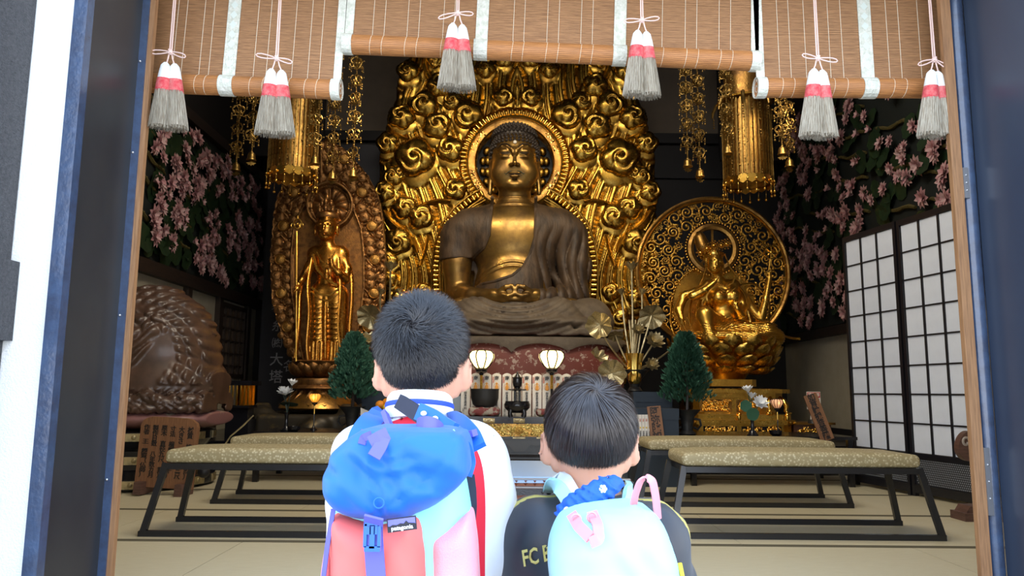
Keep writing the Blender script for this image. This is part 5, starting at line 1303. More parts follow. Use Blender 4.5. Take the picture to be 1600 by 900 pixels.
for i in range(61):
    t = -1 + 2 * i / 60; u = abs(t); pts.append((t * .5, -.04 - .075 * math.exp(-(u / .16) ** 2) - .02 * abs(math.sin(u * 14)) - .035 * math.exp(-((u - .55) / .07) ** 2)))
m = MB(); cxx = A(811, 690).x; m.prism([(cxx + x, z3 + z) for x, z in pts] + [(cxx + .5, z3), (cxx - .5, z3)], YA - .022, YA - .008); fixn(m.build('cusped_valance', mat('valance_lacquer', (.060, .066, .078), .35), alt, world=True, smooth=None))
for a, c_, d in ((z4_ - .005, z4_ + .008, .025), (z5 + .03, z5 + .045, .03), (z5 - .02, z5 + .01, .04), (0.002, z5 - .02, .02)):
    m = MB(); m.b2(xa0, xa1, YA - d, YA, a, c_); m.build('base_moulding', M_DUSTB, alt, world=True)
# ---- eleven prayer tablets
def tablet_meshes():
    h = A(803, 583, 7.72).z - zA; m = MB(); w_ = .046
    m.prism([(-w_, 0), (w_, 0), (w_, h - .02), (w_ * .5, h - .006), (0, h), (-w_ * .5, h - .006), (-w_, h - .02)], -.006, .006); b_ = fixn(link('tmp', m.mesh('board', M_PAPERW, None))); me = b_.data; bpy.data.objects.remove(b_)
    return me, h
TB, th = tablet_meshes()
t_head = text_mesh('南', .048, M_INK, .0006, .0012); t_body = text_mesh(list('御本尊宝塔奉納'), .030, M_INK, .0004, .0003, vertical=True); t_name = text_mesh(list('山田一同'), .022, M_INK, .0004, vertical=True); t_red = text_mesh(list('祈願成就'), .018, M_INKR, .0004, .0004, vertical=True)
m = MB(); m.ball((0, 0, .0), (.019, .002, .030), 10, 6); m.ball((0, 0, .038), (.010, .002, .012), 8, 5)
m.tube([(.030 * math.cos(t), -.001, .006 + .034 * math.sin(t)) for t in [2 * PI * i / 20 for i in range(21)]], .0022, 4); FIGP = m.mesh('printed_figure', [M_INKO], 180)
for i, px in enumerate((727, 742.7, 760, 775.6, 791.8, 807.3, 822.8, 839, 854.6, 871.5, 885)):
    p = A(px, 640, 7.72); o_ = empty('prayer_tablet', (p.x, 7.72, zA), None, 'tablet', 'white prayer tablets standing on the altar')
    nm = ('leftmost', 'second', 'third', 'fourth', 'fifth', 'sixth', 'seventh', 'eighth', 'ninth', 'tenth', 'rightmost')[i]
    o_['label'] = {0: 'leftmost of the white printed prayer tablets on the altar', 1: 'white prayer tablet just left of the left lantern stem', 2: 'white prayer tablet just right of the left lantern stem', 3: 'white prayer tablet right above the black bowl edge, fourth from the left',
                   4: 'white prayer tablet midway between the black bowl and incense burner', 5: 'white prayer tablet directly behind the black incense burner', 6: 'white prayer tablet peeping right of the incense burner', 7: 'fully visible white prayer tablet right of the incense burner',
                   8: 'white prayer tablet just left of the right lantern stem', 9: 'white prayer tablet just right of the right lantern stem', 10: 'rightmost of the white printed prayer tablets on the altar'}[i]
    link('board', TB, o_, (0, 0, 0))
    for me, z in ((t_head, th - .055), (t_body, th * .34), (t_name, .035)):
        link('lettering', me, o_, ((0 if me is not t_name else -.02), -.0075, z), FACE)
    link('red_lettering', t_red, o_, (-.033, -.0075, th * .83), FACE)
    link('printed_figure', FIGP, o_, (0, -.0075, th * .66))
# ---- lanterns
M_GLOW = mat('lit_lantern_paper', (1, .9, .6), .6, emis=(1.0, .74, .30), estr=3.0)
M_GLOWO = mat('dim_orange_glass', (1, .5, .1), .5, emis=(1.0, .34, .02), estr=.95)
M_GLOWP = mat('pale_orange_shade', (.9, .55, .35), .6, emis=(1.0, .42, .18), estr=.35)
def lantern(px, py, Y, zbase, R, label, glow, wire, base=True, name='altar_lantern', flat=.80, power=2.5):
    c = A(px, py, Y); o_ = empty(name, (c.x, Y, zbase), label, 'lantern', 'small lamps on the altars'); z = c.z - zbase
    prof = [(.42, -.80 * flat), (.62, -.60 * flat), (.86, -.15 * flat), (1, .22 * flat), (.97, .55 * flat), (.80, .78 * flat), (.55, .85 * flat)]
    m = MB(); m.lathe([(r_ * R, q * R) for r_, q in prof], 24, (0, 0, z)); m.build('shade', glow, o_, 180)
    n = 8 if R > .08 else 12
    for k in range(n):
        a = 2 * PI * (k + .5) / n
        m = MB(); m.tube([(1.02 * r_ * R * math.cos(a), 1.02 * r_ * R * math.sin(a), z + q * R) for r_, q in prof], wire, 5); m.build('rib', M_BLACK, o_)
    m = MB(); m.lathe([(.56 * R, .83 * flat * R), (.60 * R, .90 * flat * R), (.3 * R, .95 * flat * R), (0, .95 * flat * R)], 20, (0, 0, z)); m.build('cap_ring', M_BLACK, o_)
    m = MB(); m.lathe([(.40 * R, -.78 * flat * R), (.50 * R, -.92 * flat * R), (.42 * R, -1.08 * flat * R), (.48 * R, -1.16 * flat * R), (.2 * R, -1.3 * flat * R), (.14 * R, -1.5 * flat * R)], 16, (0, 0, z)); m.build('lotus_holder', M_BLACK, o_)
    zz = z - 1.4 * flat * R
    m = MB(); m.tube([(0, 0, zz), (0, 0, zz - (zz) * .35)], .10 * R, 8); m.build('gilt_collar', M_GOLD, o_)
    m = MB(); m.tube([(0, 0, zz * .65), (0, 0, .02)], .09 * R, 8); m.lathe([(.55 * R, 0), (.55 * R, .01), (.3 * R, .02), (.1 * R, .05)], 16); m.build('stem', M_BLACK, o_)
    l_ = bpy.data.lights.new('lantern_bulb', 'POINT'); l_.energy = power; l_.color = (1, .72, .35); l_.shadow_soft_size = R * .5
    lo_ = bpy.data.objects.new('lantern_bulb', l_); COL.objects.link(lo_); lo_.parent = o_; lo_.location = (0, -R * 1.25, z)
    return o_
lantern(752.5, 562, 7.62, zA, .130, 'lit lantern on a thin stem behind the black bowl', M_GLOW, .007)
lantern(862, 562, 7.62, zA, .130, 'lit lantern on a thin stem near the smaller child’s head', M_GLOW, .007)
zT = A(1180, 678, 7.5).z
for nm, a, c_, lab in (('side_table', 412, 560, 'low black table before the standing figure, mostly hidden by the benches'), ('side_table', 1062, 1312, 'low black table before the golden pedestal, mostly hidden by the benches')):
    x0, x1 = A(a, 676, 7.5).x, A(c_, 676, 7.5).x; o_ = empty(nm, ((x0 + x1) / 2, 7.55, 0), lab, 'table')
    m = MB(); m.b2(x0, x1, 7.12, 7.95, zT - .03, zT); m.build('table_top', M_BLACK, o_, world=True)
    for x in (x0 + .05, x1 - .05):
        for y in (7.18, 7.9): m = MB(); m.b2(x - .025, x + .025, y - .025, y + .025, 0, zT - .03); m.build('leg', M_BLACK, o_, world=True)
lantern(492, 622, 7.5, zT, .058, 'small glowing orange ribbed lamp before the standing figure', M_GLOWO, .002, flat=.85, power=.25)
lantern(1214, 631, 7.4, zT, .060, 'small peach coloured lamp beside the white lotus flowers', M_GLOWP, .003, flat=.85, power=.06)
# ---- bowl on cushion, incense burner
p = A(757, 650, 7.5); zs0 = zA
cu = empty('bowl_cushion', (p.x, 7.52, zs0), 'red and grey brocade cushion under the black bowl', 'cushion')
S = SDF((-.2, -.2, -.01), (.2, .2, .12), .008); S.box((0, 0, .045), (.155, .15, .040), .035, 0); S.fn((-.2, -.2, 0), (.2, .2, .12), lambda x, y, z, d: d + .006 * np.sin(x * 60) * np.sin(y * 50 + 1)); S.obj('cushion_cover', mat('red_grey_brocade', (.17, .03, .03), .7, col2=(.32, .28, .23), vscale=13, thr=(.48, .54)), cu)
bw = empty('singing_bowl', (p.x, 7.52, zs0 + .083), 'round black singing bowl on the brocade cushion', 'bowl')
m = MB(); m.lathe([(.0, 0), (.08, .0), (.118, .03), (.136, .09), (.138, .165), (.142, .182), (.134, .182), (.130, .16), (.12, .08), (.06, .03), (0, .03)], 40); m.build('bowl', mat('matt_black_iron', (.018, .018, .019), .5, bump=.2, bscale=200), bw)
p = A(808, 648, 7.45); ib = empty('incense_burner', (p.x, 7.45, zA), 'black tiered incense burner standing between the lanterns', 'incense burner')
m = MB(); m.lathe([(.05, .035), (.09, .05), (.124, .085), (.128, .115), (.115, .142), (.12, .148), (.06, .150), (0, .150)], 36); m.build('round_pot', M_BLACK, ib)
for k in range(4):
    a = PI / 4 + k * PI / 2; m = MB(); m.tube([(.085 * math.cos(a), .085 * math.sin(a), .07), (.10 * math.cos(a), .10 * math.sin(a), .03), (.09 * math.cos(a), .09 * math.sin(a), 0)], [.03, .02, .026], 10); m.build('foot', M_BLACK, ib)
for k in (-1, 1):
    m = MB(); m.tube([(k * .022, 0, .15), (k * .022, 0, .25)], .012, 10); m.build('pillar', M_BLACK, ib)
m = MB(); m.lathe([(.0, .245), (.05, .245), (.09, .255), (.092, .262), (.035, .27), (.03, .285), (.045, .29)], 32); m.build('dish', M_BLACK, ib)
m = MB(); m.lathe([(.036, .285), (.042, .30), (.048, .33), (.046, .365), (.056, .375), (.052, .38), (.03, .378), (0, .378)], 32); m.build('cup', M_BLACK, ib)
m = MB(); m.lathe([(.0, .44), (.008, .43), (.012, .415), (.02, .40), (.035, .378)], 16); m.build('lid_knob', M_BLACK, ib)
for px, lab, rot in ((719, 'small silvery offering dish left of the bowl cushion', 0), (846, 'small brass knobbed striker resting right of the incense burner', 1)):
    p = A(px, 643, 7.4); o_ = empty('small_dish', (p.x, 7.42, zA), lab, 'dish'); m = MB(); m.lathe([(0, 0), (.02, 0), (.035, .02), (.032, .02), (0, .006)], 16); m.ball((.0, 0, .028), .018, 10, 6); m.build('dish_body', M_GOLD_PALE if rot else M_IRON, o_)
p = A(852, 648, 7.4); o_ = empty('patterned_pad', (p.x, 7.47, zA), 'small red patterned pad at the right end of the altar, beside the smaller child', 'pad'); S = SDF((-.12, -.1, -.01), (.12, .1, .1), .01); S.box((0, 0, .04), (.09, .07, .036), .03, 0); S.obj('pad_cover', MATS['red_grey_brocade'], o_)
p = A(712, 634, 7.8); o_ = empty('framed_picture', (p.x, 7.8, zA), 'small dark framed picture left of the prayer tablets', 'picture'); m = MB(); m.b2(-.07, .07, -.01, .01, 0, .22); m.build('frame', M_IRON, o_); m = MB(); m.b2(-.05, .05, -.013, -.009, .02, .19); m.build('glass_front', mat('grey_print', (.10, .13, .13), .15), o_)
# ---- navy steps
def step(a, c_, top, Y, lab):
    x0, x1 = A(a, top, Y).x, A(c_, top, Y).x; z = A(a, top, Y).z; o_ = empty('cloth_covered_step', ((x0 + x1) / 2, Y + .2, 0), lab, 'step'); m = MB(); m.b2(x0, x1, Y, Y + .38, 0.0, z - .008); m.build('step_body', M_NAVY, o_, world=True); m = MB(); m.b2(x0 - .004, x1 + .004, Y - .004, Y + .384, z - .10, z); m.build('cloth_overhang', M_NAVY, o_, world=True); return z
zs1 = step(988, 1060, 638, 7.05, 'navy cloth step carrying the paper slips and small plaque'); zs2 = step(990, 1050, 612, 7.50, 'higher navy cloth step carrying the black vase of gilded lotuses')
zsl = step(566, 622, 612, 7.50, 'navy cloth step behind the taller child carrying gilded lotuses')
# ---- gilded lotus arrangements
def leaf_disc(seed, R=1.0, cup=.25, ruff=.12):
    r = random.Random(seed); m = MB(); n, k = 30, 5; vs = [(0, 0, 0)]
    for j in range(1, k + 1):
        q = j / k
        for i in range(n): a = 2 * PI * i / n; rr = R * q * (1 + (.05 * math.sin(9 * a) + .04 * math.sin(5 * a + seed)) * q); vs.append((rr * math.cos(a), -cup * q * q * R - ruff * R * q * q * math.sin(8 * a + seed) - .035 * abs(math.sin(8 * a)), rr * math.sin(a)))
    fs = [(0, 1 + i, 1 + (i + 1) % n) for i in range(n)] + [(1 + (j - 1) * n + i, 1 + j * n + i, 1 + j * n + (i + 1) % n, 1 + (j - 1) * n + (i + 1) % n) for j in range(1, k) for i in range(n)]
    m.add(vs, fs)
    for i in range(12): a = 2 * PI * i / 12; m.tube([(0, -.02, 0), (.5 * R * math.cos(a), -cup * .25 * R - .03, .5 * R * math.sin(a)), (.93 * R * math.cos(a), -cup * .85 * R - .03, .93 * R * math.sin(a))], [.025, .02, .008], 4)
    return m.mesh('lotus_leaf', M_GOLD_PALE, 60)
LF = [leaf_disc(1), leaf_disc(2, cup=.5, ruff=.18), leaf_disc(3, cup=.12, ruff=.08)]
def bloom_mesh(openv, seed, mt, name='lotus_bloom'):
    m = MB(); r = random.Random(seed)
    for j, (n, L, le) in enumerate(((8, 1.0, .35 + .8 * (1 - openv)), (7, .95, .75 + .6 * (1 - openv)), (5, .8, 1.15 + .3 * (1 - openv)))):
        for i in range(n): m.add(*petal_v(L, .27, le, -.12, 2 * PI * (i + .5 * j) / n + r.uniform(-.1, .1), 5))
    m.ball((0, 0, .1), (.16, .16, .14), 8, 5); return m.mesh(name, mt, 180)
BL = [bloom_mesh(.9, 1, M_GOLD_PALE), bloom_mesh(.4, 2, M_GOLD_PALE), bloom_mesh(.05, 3, M_GOLD_PALE)]
def arrangement(mir, zb, label):
    Y = 7.66; X = lambda px: px if not mir else 1597 - px
    base = A(X(992), 609, Y); o_ = empty('gilded_lotus_arrangement', (base.x, Y, zb), label, 'flower arrangement', 'gilded lotus arrangements either side of the altar'); L = Vector(o_.location)
    P = lambda px, py, dy=0: A(X(px), py, Y + dy) - L
    c = P(992, 612)
    m = MB(); m.lathe([(.06, .0), (.075, .01), (.05, .05), (.07, .12), (.13, .20), (.15, .215), (.12, .22), (.05, .215), (0, .215)], 28); m.build('black_vase', M_IRON, o_)
    zt = .20
    m = MB(); t0 = P(990, 600).z; t1 = P(990, 553).z; x = P(990, 600).x; m.lathe([(.045, t0), (.065, t0 + .03), (.07, t0 + .12), (.078, t0 + .22), (.095, t1), (.088, t1), (.06, t0 + .15), (0, t0 + .1)], 28, (x, -.06, 0), wave=lambda a, t: 1 + .05 * math.sin(8 * a)); m.build('gold_flower_cup', M_GOLD_BR, o_, 60)
    def stem(px, py, dy, bend=0):
        e = P(px, py, dy); s = Vector((x + (e.x - x) * .08, -.01, zt)); mid = s.lerp(e, .5) + Vector((bend * (1 if not mir else -1), 0, .06)); pts = [s.lerp(mid, t).lerp(mid.lerp(e, t), t) for t in [i / 10 for i in range(11)]]
        m = MB(); m.tube(pts, .010, 6); m.build('stem', M_GOLD_PALE, o_)
    def put(me, nm, px, py, dy, R_, rot, bend=0): stem(px, py, dy, bend); q = R_ * 6.6e-3; o2 = link(nm, me, o_, P(px, py, dy), rot); o2.scale = (q, q, q)
    for me, px, py, dy, R_, rot, bd in ((LF[0], 1018, 493, -.05, 20, (.5, .2, 0), .02), (LF[1], 938, 508, -.1, 20, (.1, .5, -.3), -.12), (LF[1], 934, 560, -.15, 15, (-1.0, .6, 0), -.16), (LF[0], 956, 583, -.2, 21, (.2, .2, -.1), -.1), (LF[2], 962, 524, .08, 12, (.9, 0, 0), -.05)):
        put(me, 'lotus_leaf', px, py, dy, R_, rot, bd)
    for me, px, py, dy, R_, rot, bd in ((BL[1], 987, 424, 0, 16, (.0, 0, 0), 0), (BL[2], 972, 462, 0, 11, (0, -.2, 0), -.04), (BL[2], 1003, 462, .0, 11, (0, .2, 0), .05), (BL[0], 997, 517, -.12, 12, (1.1, 0, 0), 0), (BL[0], 1021, 536, -.12, 17, (1.0, .3, 0), .04), (BL[0], 1018, 571, -.15, 12, (1.2, .2, 0), .06), (BL[1], 1053, 541, -.1, 12, (.3, .8, 0), .14)):
        put(me, 'lotus_bloom', px, py, dy, R_, rot, bd)
    for dx in (-7, -3, 3, 8): stem(990 + dx, 500, .03)
arrangement(False, zs2, 'gilded lotus flowers and leaves in a black vase right of the red dais')
arrangement(True, zsl, 'gilded lotus flowers and leaves half hidden behind the taller child’s head')
# ---- conifer arrangements
M_FOL = mat('deep_green_foliage', (0.016, 0.070, 0.042), .6, col2=(.045, .14, .085), vscale=30)
def conifer(px, pyb, Y, zb, top, wpx, label, seed):
    p = A(px, pyb, Y); o_ = empty('conifer_in_vase', (p.x, Y, zb), label, 'potted tree', 'bushy conifers in dark vases'); hz = A(px, top, Y).z - zb; k = Y / F_PX; r = random.Random(seed)
    m = MB(); m.lathe([(.07, 0), (.085, .01), (.05, .04), (.055, .10), (.07, .17), (.12, .225), (.135, .235), (.10, .235), (0, .22)], 24); va = m.build('vase', M_IRON, o_)
    for s in (-1, 1): m = MB(); m.tube([(s * .06, 0, .15), (s * .12, 0, .14), (s * .13, 0, .09), (s * .10, 0, .05), (s * .06, 0, .07)], .012, 6); m.build('handle', M_IRON, va)
    m = MB(); m.tube([(0, 0, .2), (.01, 0, .4), (-.01, 0, hz * .8)], [.018, .014, .006], 6); m.build('trunk', M_DARK, o_)
    m = MB(); z0 = .30; W = wpx * k
    for i in range(1500):
        t = r.random() ** .75; z = z0 + (hz - z0) * t; prof = W * min(1, (t + .14) * 4.5) * (1 - t * .97) ** .55 * (1 + .12 * math.sin(t * 19 + seed) * (1 - t))
        a = r.uniform(0, 6.28); q = prof * math.sqrt(r.uniform(.15, 1)); c = Vector((q * math.cos(a), q * math.sin(a) * .8, z)); d = Vector((math.cos(a) * .7, math.sin(a) * .7, .9 + r.uniform(-.3, .6))).normalized()
        for j in range(4):
            e = (d + Vector((r.uniform(-.6, .6), r.uniform(-.6, .6), r.uniform(-.3, .4)))).normalized(); L = r.uniform(.025, .065); s = e.orthogonal().normalized() * .007
            m.add([c - s, c + s, c + e * L * .6 + s * 1.3, c + e * L, c + e * L * .6 - s * 1.3], [(0, 1, 2, 3, 4)])
    tag(m.build('foliage', M_FOL, o_, None), kind='stuff'); return o_
conifer(1074, 672, 7.25, zT, 524, 43, 'bushy green conifer in a vase before the golden pedestal', 1)
conifer(549, 668, 7.35, zT, 524, 40, 'bushy green conifer in a vase left of the taller child', 2)
# ---- white lotus vases
M_WPET = mat('white_silk_petal', (.80, .82, .84), .6); M_GLEAF = mat('green_silk_leaf', (.03, .12, .07), .5); M_DLEAF = mat('dim_green_leaf', (.02, .045, .03), .5)
WB = bloom_mesh(.95, 5, M_WPET, 'white_bloom'); WB2 = bloom_mesh(.5, 6, M_WPET, 'white_bloom')
def lotus_vase(px, pyb, Y, zb, items, label, lm):
    p = A(px, pyb, Y); o_ = empty('lotus_vase', (p.x, Y, zb), label, 'vase of flowers', 'silk lotus flowers in slim black vases'); L = Vector(o_.location)
    m = MB(); m.lathe([(.05, 0), (.055, .008), (.035, .03), (.018, .06), (.016, .12), (.022, .17), (.018, .175), (0, .17)], 20); m.build('vase', M_BLACK, o_)
    for kind, x, y, R_, rot in items:
        c = A(x, y, Y - .03) - L; q = R_ * Y / F_PX
        m = MB(); m.tube([(0, 0, .16), (c.x * .4, 0, (c.z + .16) / 2), c], .004, 5); m.build('stem', lm, o_)
        me = WB if kind == 'w' else (WB2 if kind == 'b' else None)
        if me: o2 = link('white_bloom', me, o_, c, rot, q)
        else:
            m = MB(); n = 18; m.add([(0, 0, 0)] + [((1 + .06 * math.sin(5 * a)) * math.cos(a), -.12, (1 + .05 * math.sin(4 * a)) * math.sin(a)) for a in [2 * PI * i / n for i in range(n)]], [(0, i + 1, (i + 1) % n + 1) for i in range(n)]); o2 = m.build('green_leaf', lm, o_, 180); o2.location = c; o2.rotation_euler = rot; o2.scale = (q,) * 3
lotus_vase(1176, 677, 7.2, zT, [('w', 1187, 632, 14, (.9, .1, 0)), ('b', 1174, 622, 10, (.1, .1, 0)), ('b', 1169, 613, 11, (.2, -.2, 0)), ('l', 1165, 634, 9, (.1, .3, 0)), ('l', 1176, 647, 10, (.2, 0, 0))], 'white silk lotus flowers with green leaves in a slim black vase', M_GLEAF)
lotus_vase(447, 668, 7.3, zT, [('w', 446, 617, 14, (.35, 0, 0)), ('b', 456, 602, 10, (.2, .2, 0)), ('b', 441, 610, 7, (0, 0, 0)), ('l', 452, 630, 14, (1.3, 0, 0))], 'white silk lotus flowers in a slim vase below the dark lettered board', M_DLEAF)
for px, lab in ((464, 'small black bowl beside the left lotus vase'), (1206, 'small black dish at the foot of the peach lamp')):
    p = A(px, 672, 7.3); o_ = empty('offering_bowl', (p.x, 7.2, zT), lab, 'bowl'); m = MB(); m.lathe([(.03, 0), (.055, .02), (.06, .05), (.054, .05), (.04, .02), (0, .02)], 20); m.build('bowl', M_BLACK, o_)
# ---- plaques, slips, notice
M_PLQ = mat('plain_brown_board', (.27, .125, .055), .55, col2=(.17, .075, .035), vscale=12, stretch=(8, 8, .6))
def plaque(pts_c, Y, w_, h, lean, chars, size, label, zb, nm='name_plaque'):
    p = A(pts_c[0], pts_c[1], Y); o_ = empty(nm, (p.x, Y, zb), label, 'plaque'); o_.rotation_euler = (-.12, lean, 0)
    m = MB(); m.b2(-w_ / 2, w_ / 2, -.008, .008, 0, h); m.build('board', M_PLQ, o_); me = text_mesh(chars, size, M_INK, .001, .0016, vertical=True); link('lettering', me, o_, (0, -.0095, h * .5), FACE); return o_
plaque((1028, 676), 7.0, .125, .33, math.radians(-5), list('阿弥陀如'), .088, 'small brown plaque lettered in black leaning before the navy step', zT - .06)
plaque((1293, 682), 7.1, .125, .44, math.radians(-17), list('如意輪観音菩薩'), .072, 'tilted brown plaque lettered in black at the right end of the golden pedestal', zT - .03)
p = A(1003, 676, 7.03); o_ = empty('paper_slips', (p.x, 7.03, zT - .06), 'white sheet of printed paper slips beside the small brown plaque', 'paper slips')
m = MB(); m.b2(-.085, .085, -.004, .004, 0, .25); m.build('sheet', M_PAPERW, o_); cl = text_mesh(list('本尊奉納'), .020, M_INK, .0004, vertical=True); rd = text_mesh(list('祈願'), .016, M_INKR, .0004, vertical=True)
for i in range(6):
    x = -.07 + i * .028; link('lettering', cl, o_, (x, -.006, .07), FACE); link('red_lettering', rd, o_, (x, -.006, .20), FACE)
    m = MB(); m.b2(x + .012, x + .0135, -.005, -.004, .0, .25); m.build('slip_edge', M_IRON, o_); m = MB(); m.b2(x - .007, x + .007, -.0055, -.004, .125, .14); m.build('yellow_band', mat('yellow_band', (.7, .5, .08), .6), o_)
p = A(1270, 640, 8.3); o_ = empty('small_notice', (p.x, 8.3, A(1270, 652, 8.3).z), 'small red and white notice on a stand above the gilt offering box', 'sign')
L = Vector(o_.location); q0, q1 = A(1261, 634, 8.3) - L, A(1281, 607, 8.3) - L
m = MB(); m.b2(q0.x, q1.x, -.006, .006, q0.z, q1.z); m.build('notice_plate', M_PAPERW, o_); m = MB(); m.b2(q0.x + .005, q1.x - .005, -.009, -.005, q1.z - .065, q1.z - .006); m.build('red_heading', mat('sign_red', (.42, .02, .03), .5), o_)
link('lettering', text_mesh('撮影禁', .042, M_PAPERW, .0006, .0008), o_, ((q0.x + q1.x) / 2, -.011, q1.z - .035), FACE)
for k in range(3): m = MB(); m.b2(q0.x + .012, q1.x - .012, -.0075, -.005, q1.z - .085 - k * .02, q1.z - .078 - k * .02); m.build('print_line', M_IRON, o_)
link('lettering', text_mesh('トイレ', .034, M_INK, .0006, .0008), o_, ((q0.x + q1.x) / 2, -.008, q0.z + .03), FACE)
m = MB(); m.tube([(-.02, .01, q0.z + .02), (-.02, .01, 0)], .006, 6); m.build('stand', M_PAPERW, o_); m = MB(); m.lathe([(.06, -.03), (.05, .01), (0, .015)], 14); m.build('foot', M_IRON, o_)
o_.location.z = .535 + .03; 
# ---- fruit
M_OR = mat('orange_peel', (.85, .30, .02), .45, bump=.3, bscale=300); M_YE = mat('yellow_peel', (.85, .55, .03), .45)
for px, py, R_, mt, lab in ((590, 633, .045, M_OR, 'orange on the side table, leftmost behind the taller child’s shoulder'), (601, 630, .05, M_OR, 'larger orange beside the taller child’s collar'), (604, 637, .04, M_YE, 'yellow citrus in front of the oranges'), (612, 631, .042, M_YE, 'yellow citrus half hidden by the taller child’s neck')):
    p = A(px, py, 7.1); o_ = empty('citrus_fruit', (p.x, 7.1 + (R_ * 3 if mt is M_OR else 0), p.z - R_), lab, 'fruit', 'citrus offered on the side table'); m = MB(); m.ball((0, 0, R_), (R_, R_, R_ * .92), 14, 10); m.build('peel', mt, o_, 180); m = MB(); m.ball((0, 0, R_ * 1.9), .006, 6, 4); m.build('stalk', M_DARK, o_)
p = A(598, 640, 7.1); o_ = empty('offering_tray', (p.x, 7.15, zT), 'dark offering stand holding the citrus behind the taller child', 'tray'); hh = A(598, 640, 7.1).z - zT; m = MB(); m.b2(-.16, .14, -.10, .28, hh - .03, hh - .005); m.build('tray_top', M_IRON, o_); m = MB(); m.b2(-.1, .08, -.04, .2, -zT, hh - .03); m.build('tray_foot', M_IRON, o_)
p = A(577, 642, 7.0); o_ = empty('white_paper_fold', (p.x - .02, 7.0, zT + .0), 'folded white paper standing left of the citrus', 'paper'); hh = p.z - zT; m = MB(); m.add([(-.06, 0, hh + .03), (.06, -.02, hh - .02), (.06, .02, 0), (-.06, .03, 0), (0, .06, 0)], [(0, 1, 2, 3), (0, 3, 4)]); m.build('fold', M_PAPERW, o_, None)
# ---- dark lettered board
Yb = 10.35; p = A(405, 690, Yb); x0, x1 = A(403, 600, Yb).x, A(600, 600, Yb).x
o_ = empty('lettered_board', ((x0 + x1) / 2, Yb, .31), 'tall near-black board with faint vertical lettering behind the standing figure', 'board')
m = MB(); m.b2(x0, x1, Yb, Yb + .05, .31, 4.3); m.build('board_panel', mat('blue_black_board', (.006, .007, .014), .6), o_, world=True)
mk = mat('faded_grey_lettering', (.30, .30, .32), .7)
for ch, x, y, s in (('糸', 434, 510, .17), ('㈱', 433, 537, .15), ('大', 432, 563, .19), ('塔', 431, 590, .19), ('名', 452, 573, .17), ('奉', 433, 482, .16)):
    q = A(x, y, Yb) - Vector(o_.location); link('lettering', text_mesh(ch, s, mk, .001, .001), o_, (q.x, -.004, q.z), FACE)
# ---- little gilt shrine lantern at the left wall
Yq = 8.6; c = A(380, 668, Yq); o_ = empty('gilt_shrine_frame', (c.x, Yq, .31), 'small black and gold framed shrine between the fish drum and lettered board', 'shrine'); L = Vector(o_.location)
za, zb2, zc = A(380, 602, Yq).z - .31, A(380, 633, Yq).z - .31, A(380, 655, Yq).z - .31
xl, xr = A(361, 620, Yq).x - L.x, A(396, 620, Yq).x - L.x
for nm, a in (('roof_slab', (xl - .03, xr + .03, -.16, .16, za, za + .05)), ('shelf', (xl, xr, -.14, .14, zb2 - .03, zb2)), ('lower_body', (xl, xr, -.13, .13, 0, zc))):
    m = MB(); m.b2(*a); m.build(nm, M_BLACK, o_)
for k in range(6):
    x = xl + (xr - xl) * (k + .5) / 6; m = MB(); m.tube([(x, -.12, zb2), (x, -.12, za)], .010, 6); m.build('gilt_post', M_GOLD_BR, o_)
m = MB(); m.b2(xl + .02, xr - .02, .1, .12, zb2, za); m.build('gilt_back', M_GOLD_BR, o_)
m = MB(); m.b2(xl + .02, xr - .02, -.1, .1, zc, zb2 - .03); m.build('lower_case', M_BLACK, o_)
# ================================================================= OFFERTORY BOX
YO = 3.85; zo = at(800, 744, YO).z; xo0, xo1 = -.68, at(987, 760, YO).x
M_BOXW = mat('red_brown_carved_wood', (.27, .085, .035), .42, col2=(.16, .045, .02), vscale=9, stretch=(.8, 1, 9))
M_PALE = mat('pale_satin_lid', (.30, .44, .64), .4)
ob = empty('offertory_box', ((xo0 + xo1) / 2, YO + .4, 0), 'wooden offertory box with a pale flat lid between the two children', 'box')
m = MB(); m.b2(xo0, xo1 - .06, YO - .02, YO + .86, zo - .03, zo); m.build('lid', M_PALE, ob, world=True)
m = MB(); m.b2(xo0 + .01, xo1 - .02, YO, YO + .84, .0, zo - .03); m.build('box_body', M_BOXW, ob, world=True)
zr1, zr2, zr3 = at(830, 747, YO).z, at(830, 760, YO).z, at(830, 774, YO).z
m = MB(); m.b2(xo0, xo1 - .01, YO - .03, YO, zr1 - .004, zr1 + .003); m.b2(xo0, xo1 - .01, YO - .03, YO, zr2 - .006, zr2 + .002); m.build('edge_strip', mat('grey_metal_strip', (.25, .25, .25), .4, .7), ob, world=True)
n = 28
for k in range(n):
    x = xo0 + (xo1 - xo0) * (k + .5) / n; hw_ = (xo1 - xo0) / n * .5; m = MB(); h0, h1 = zr2 + .002, zr1 - .004
    m.add([(x - hw_, YO, h1), (x + hw_, YO, h1), (x, YO, h0), (x, YO - .03, h1 - .008)], [(0, 3, 2), (3, 1, 2), (0, 1, 3)]); fixn(m.build('carved_dentil', M_BOXW, ob, world=True, smooth=None))
m = MB(); m.b2(xo0, xo1, YO - .02, YO, zr3, zr2 - .006); m.build('upper_rail', M_BOXW, ob, world=True)
for x in (-.12, .08, .30):
    m = MB(); m.prism([(x - .11, zr3 + .003), (x + .11, zr3 + .003), (x + .13, (zr3 + zr2) / 2 - .003), (x + .11, zr2 - .009), (x - .11, zr2 - .009), (x - .13, (zr3 + zr2) / 2 - .003)], YO - .026, YO - .019); st_ = fixn(m.build('iron_strap', mat('speckled_iron', (.06, .062, .065), .5, .6, bump=.4, bscale=180), ob, world=True, smooth=None))
    for dx in (-.08, .08): m = MB(); m.ball((x + dx, YO - .027, (zr3 + zr2) / 2 - .003), .007, 8, 5); m.build('strap_nail', M_IRON, ob, world=True)
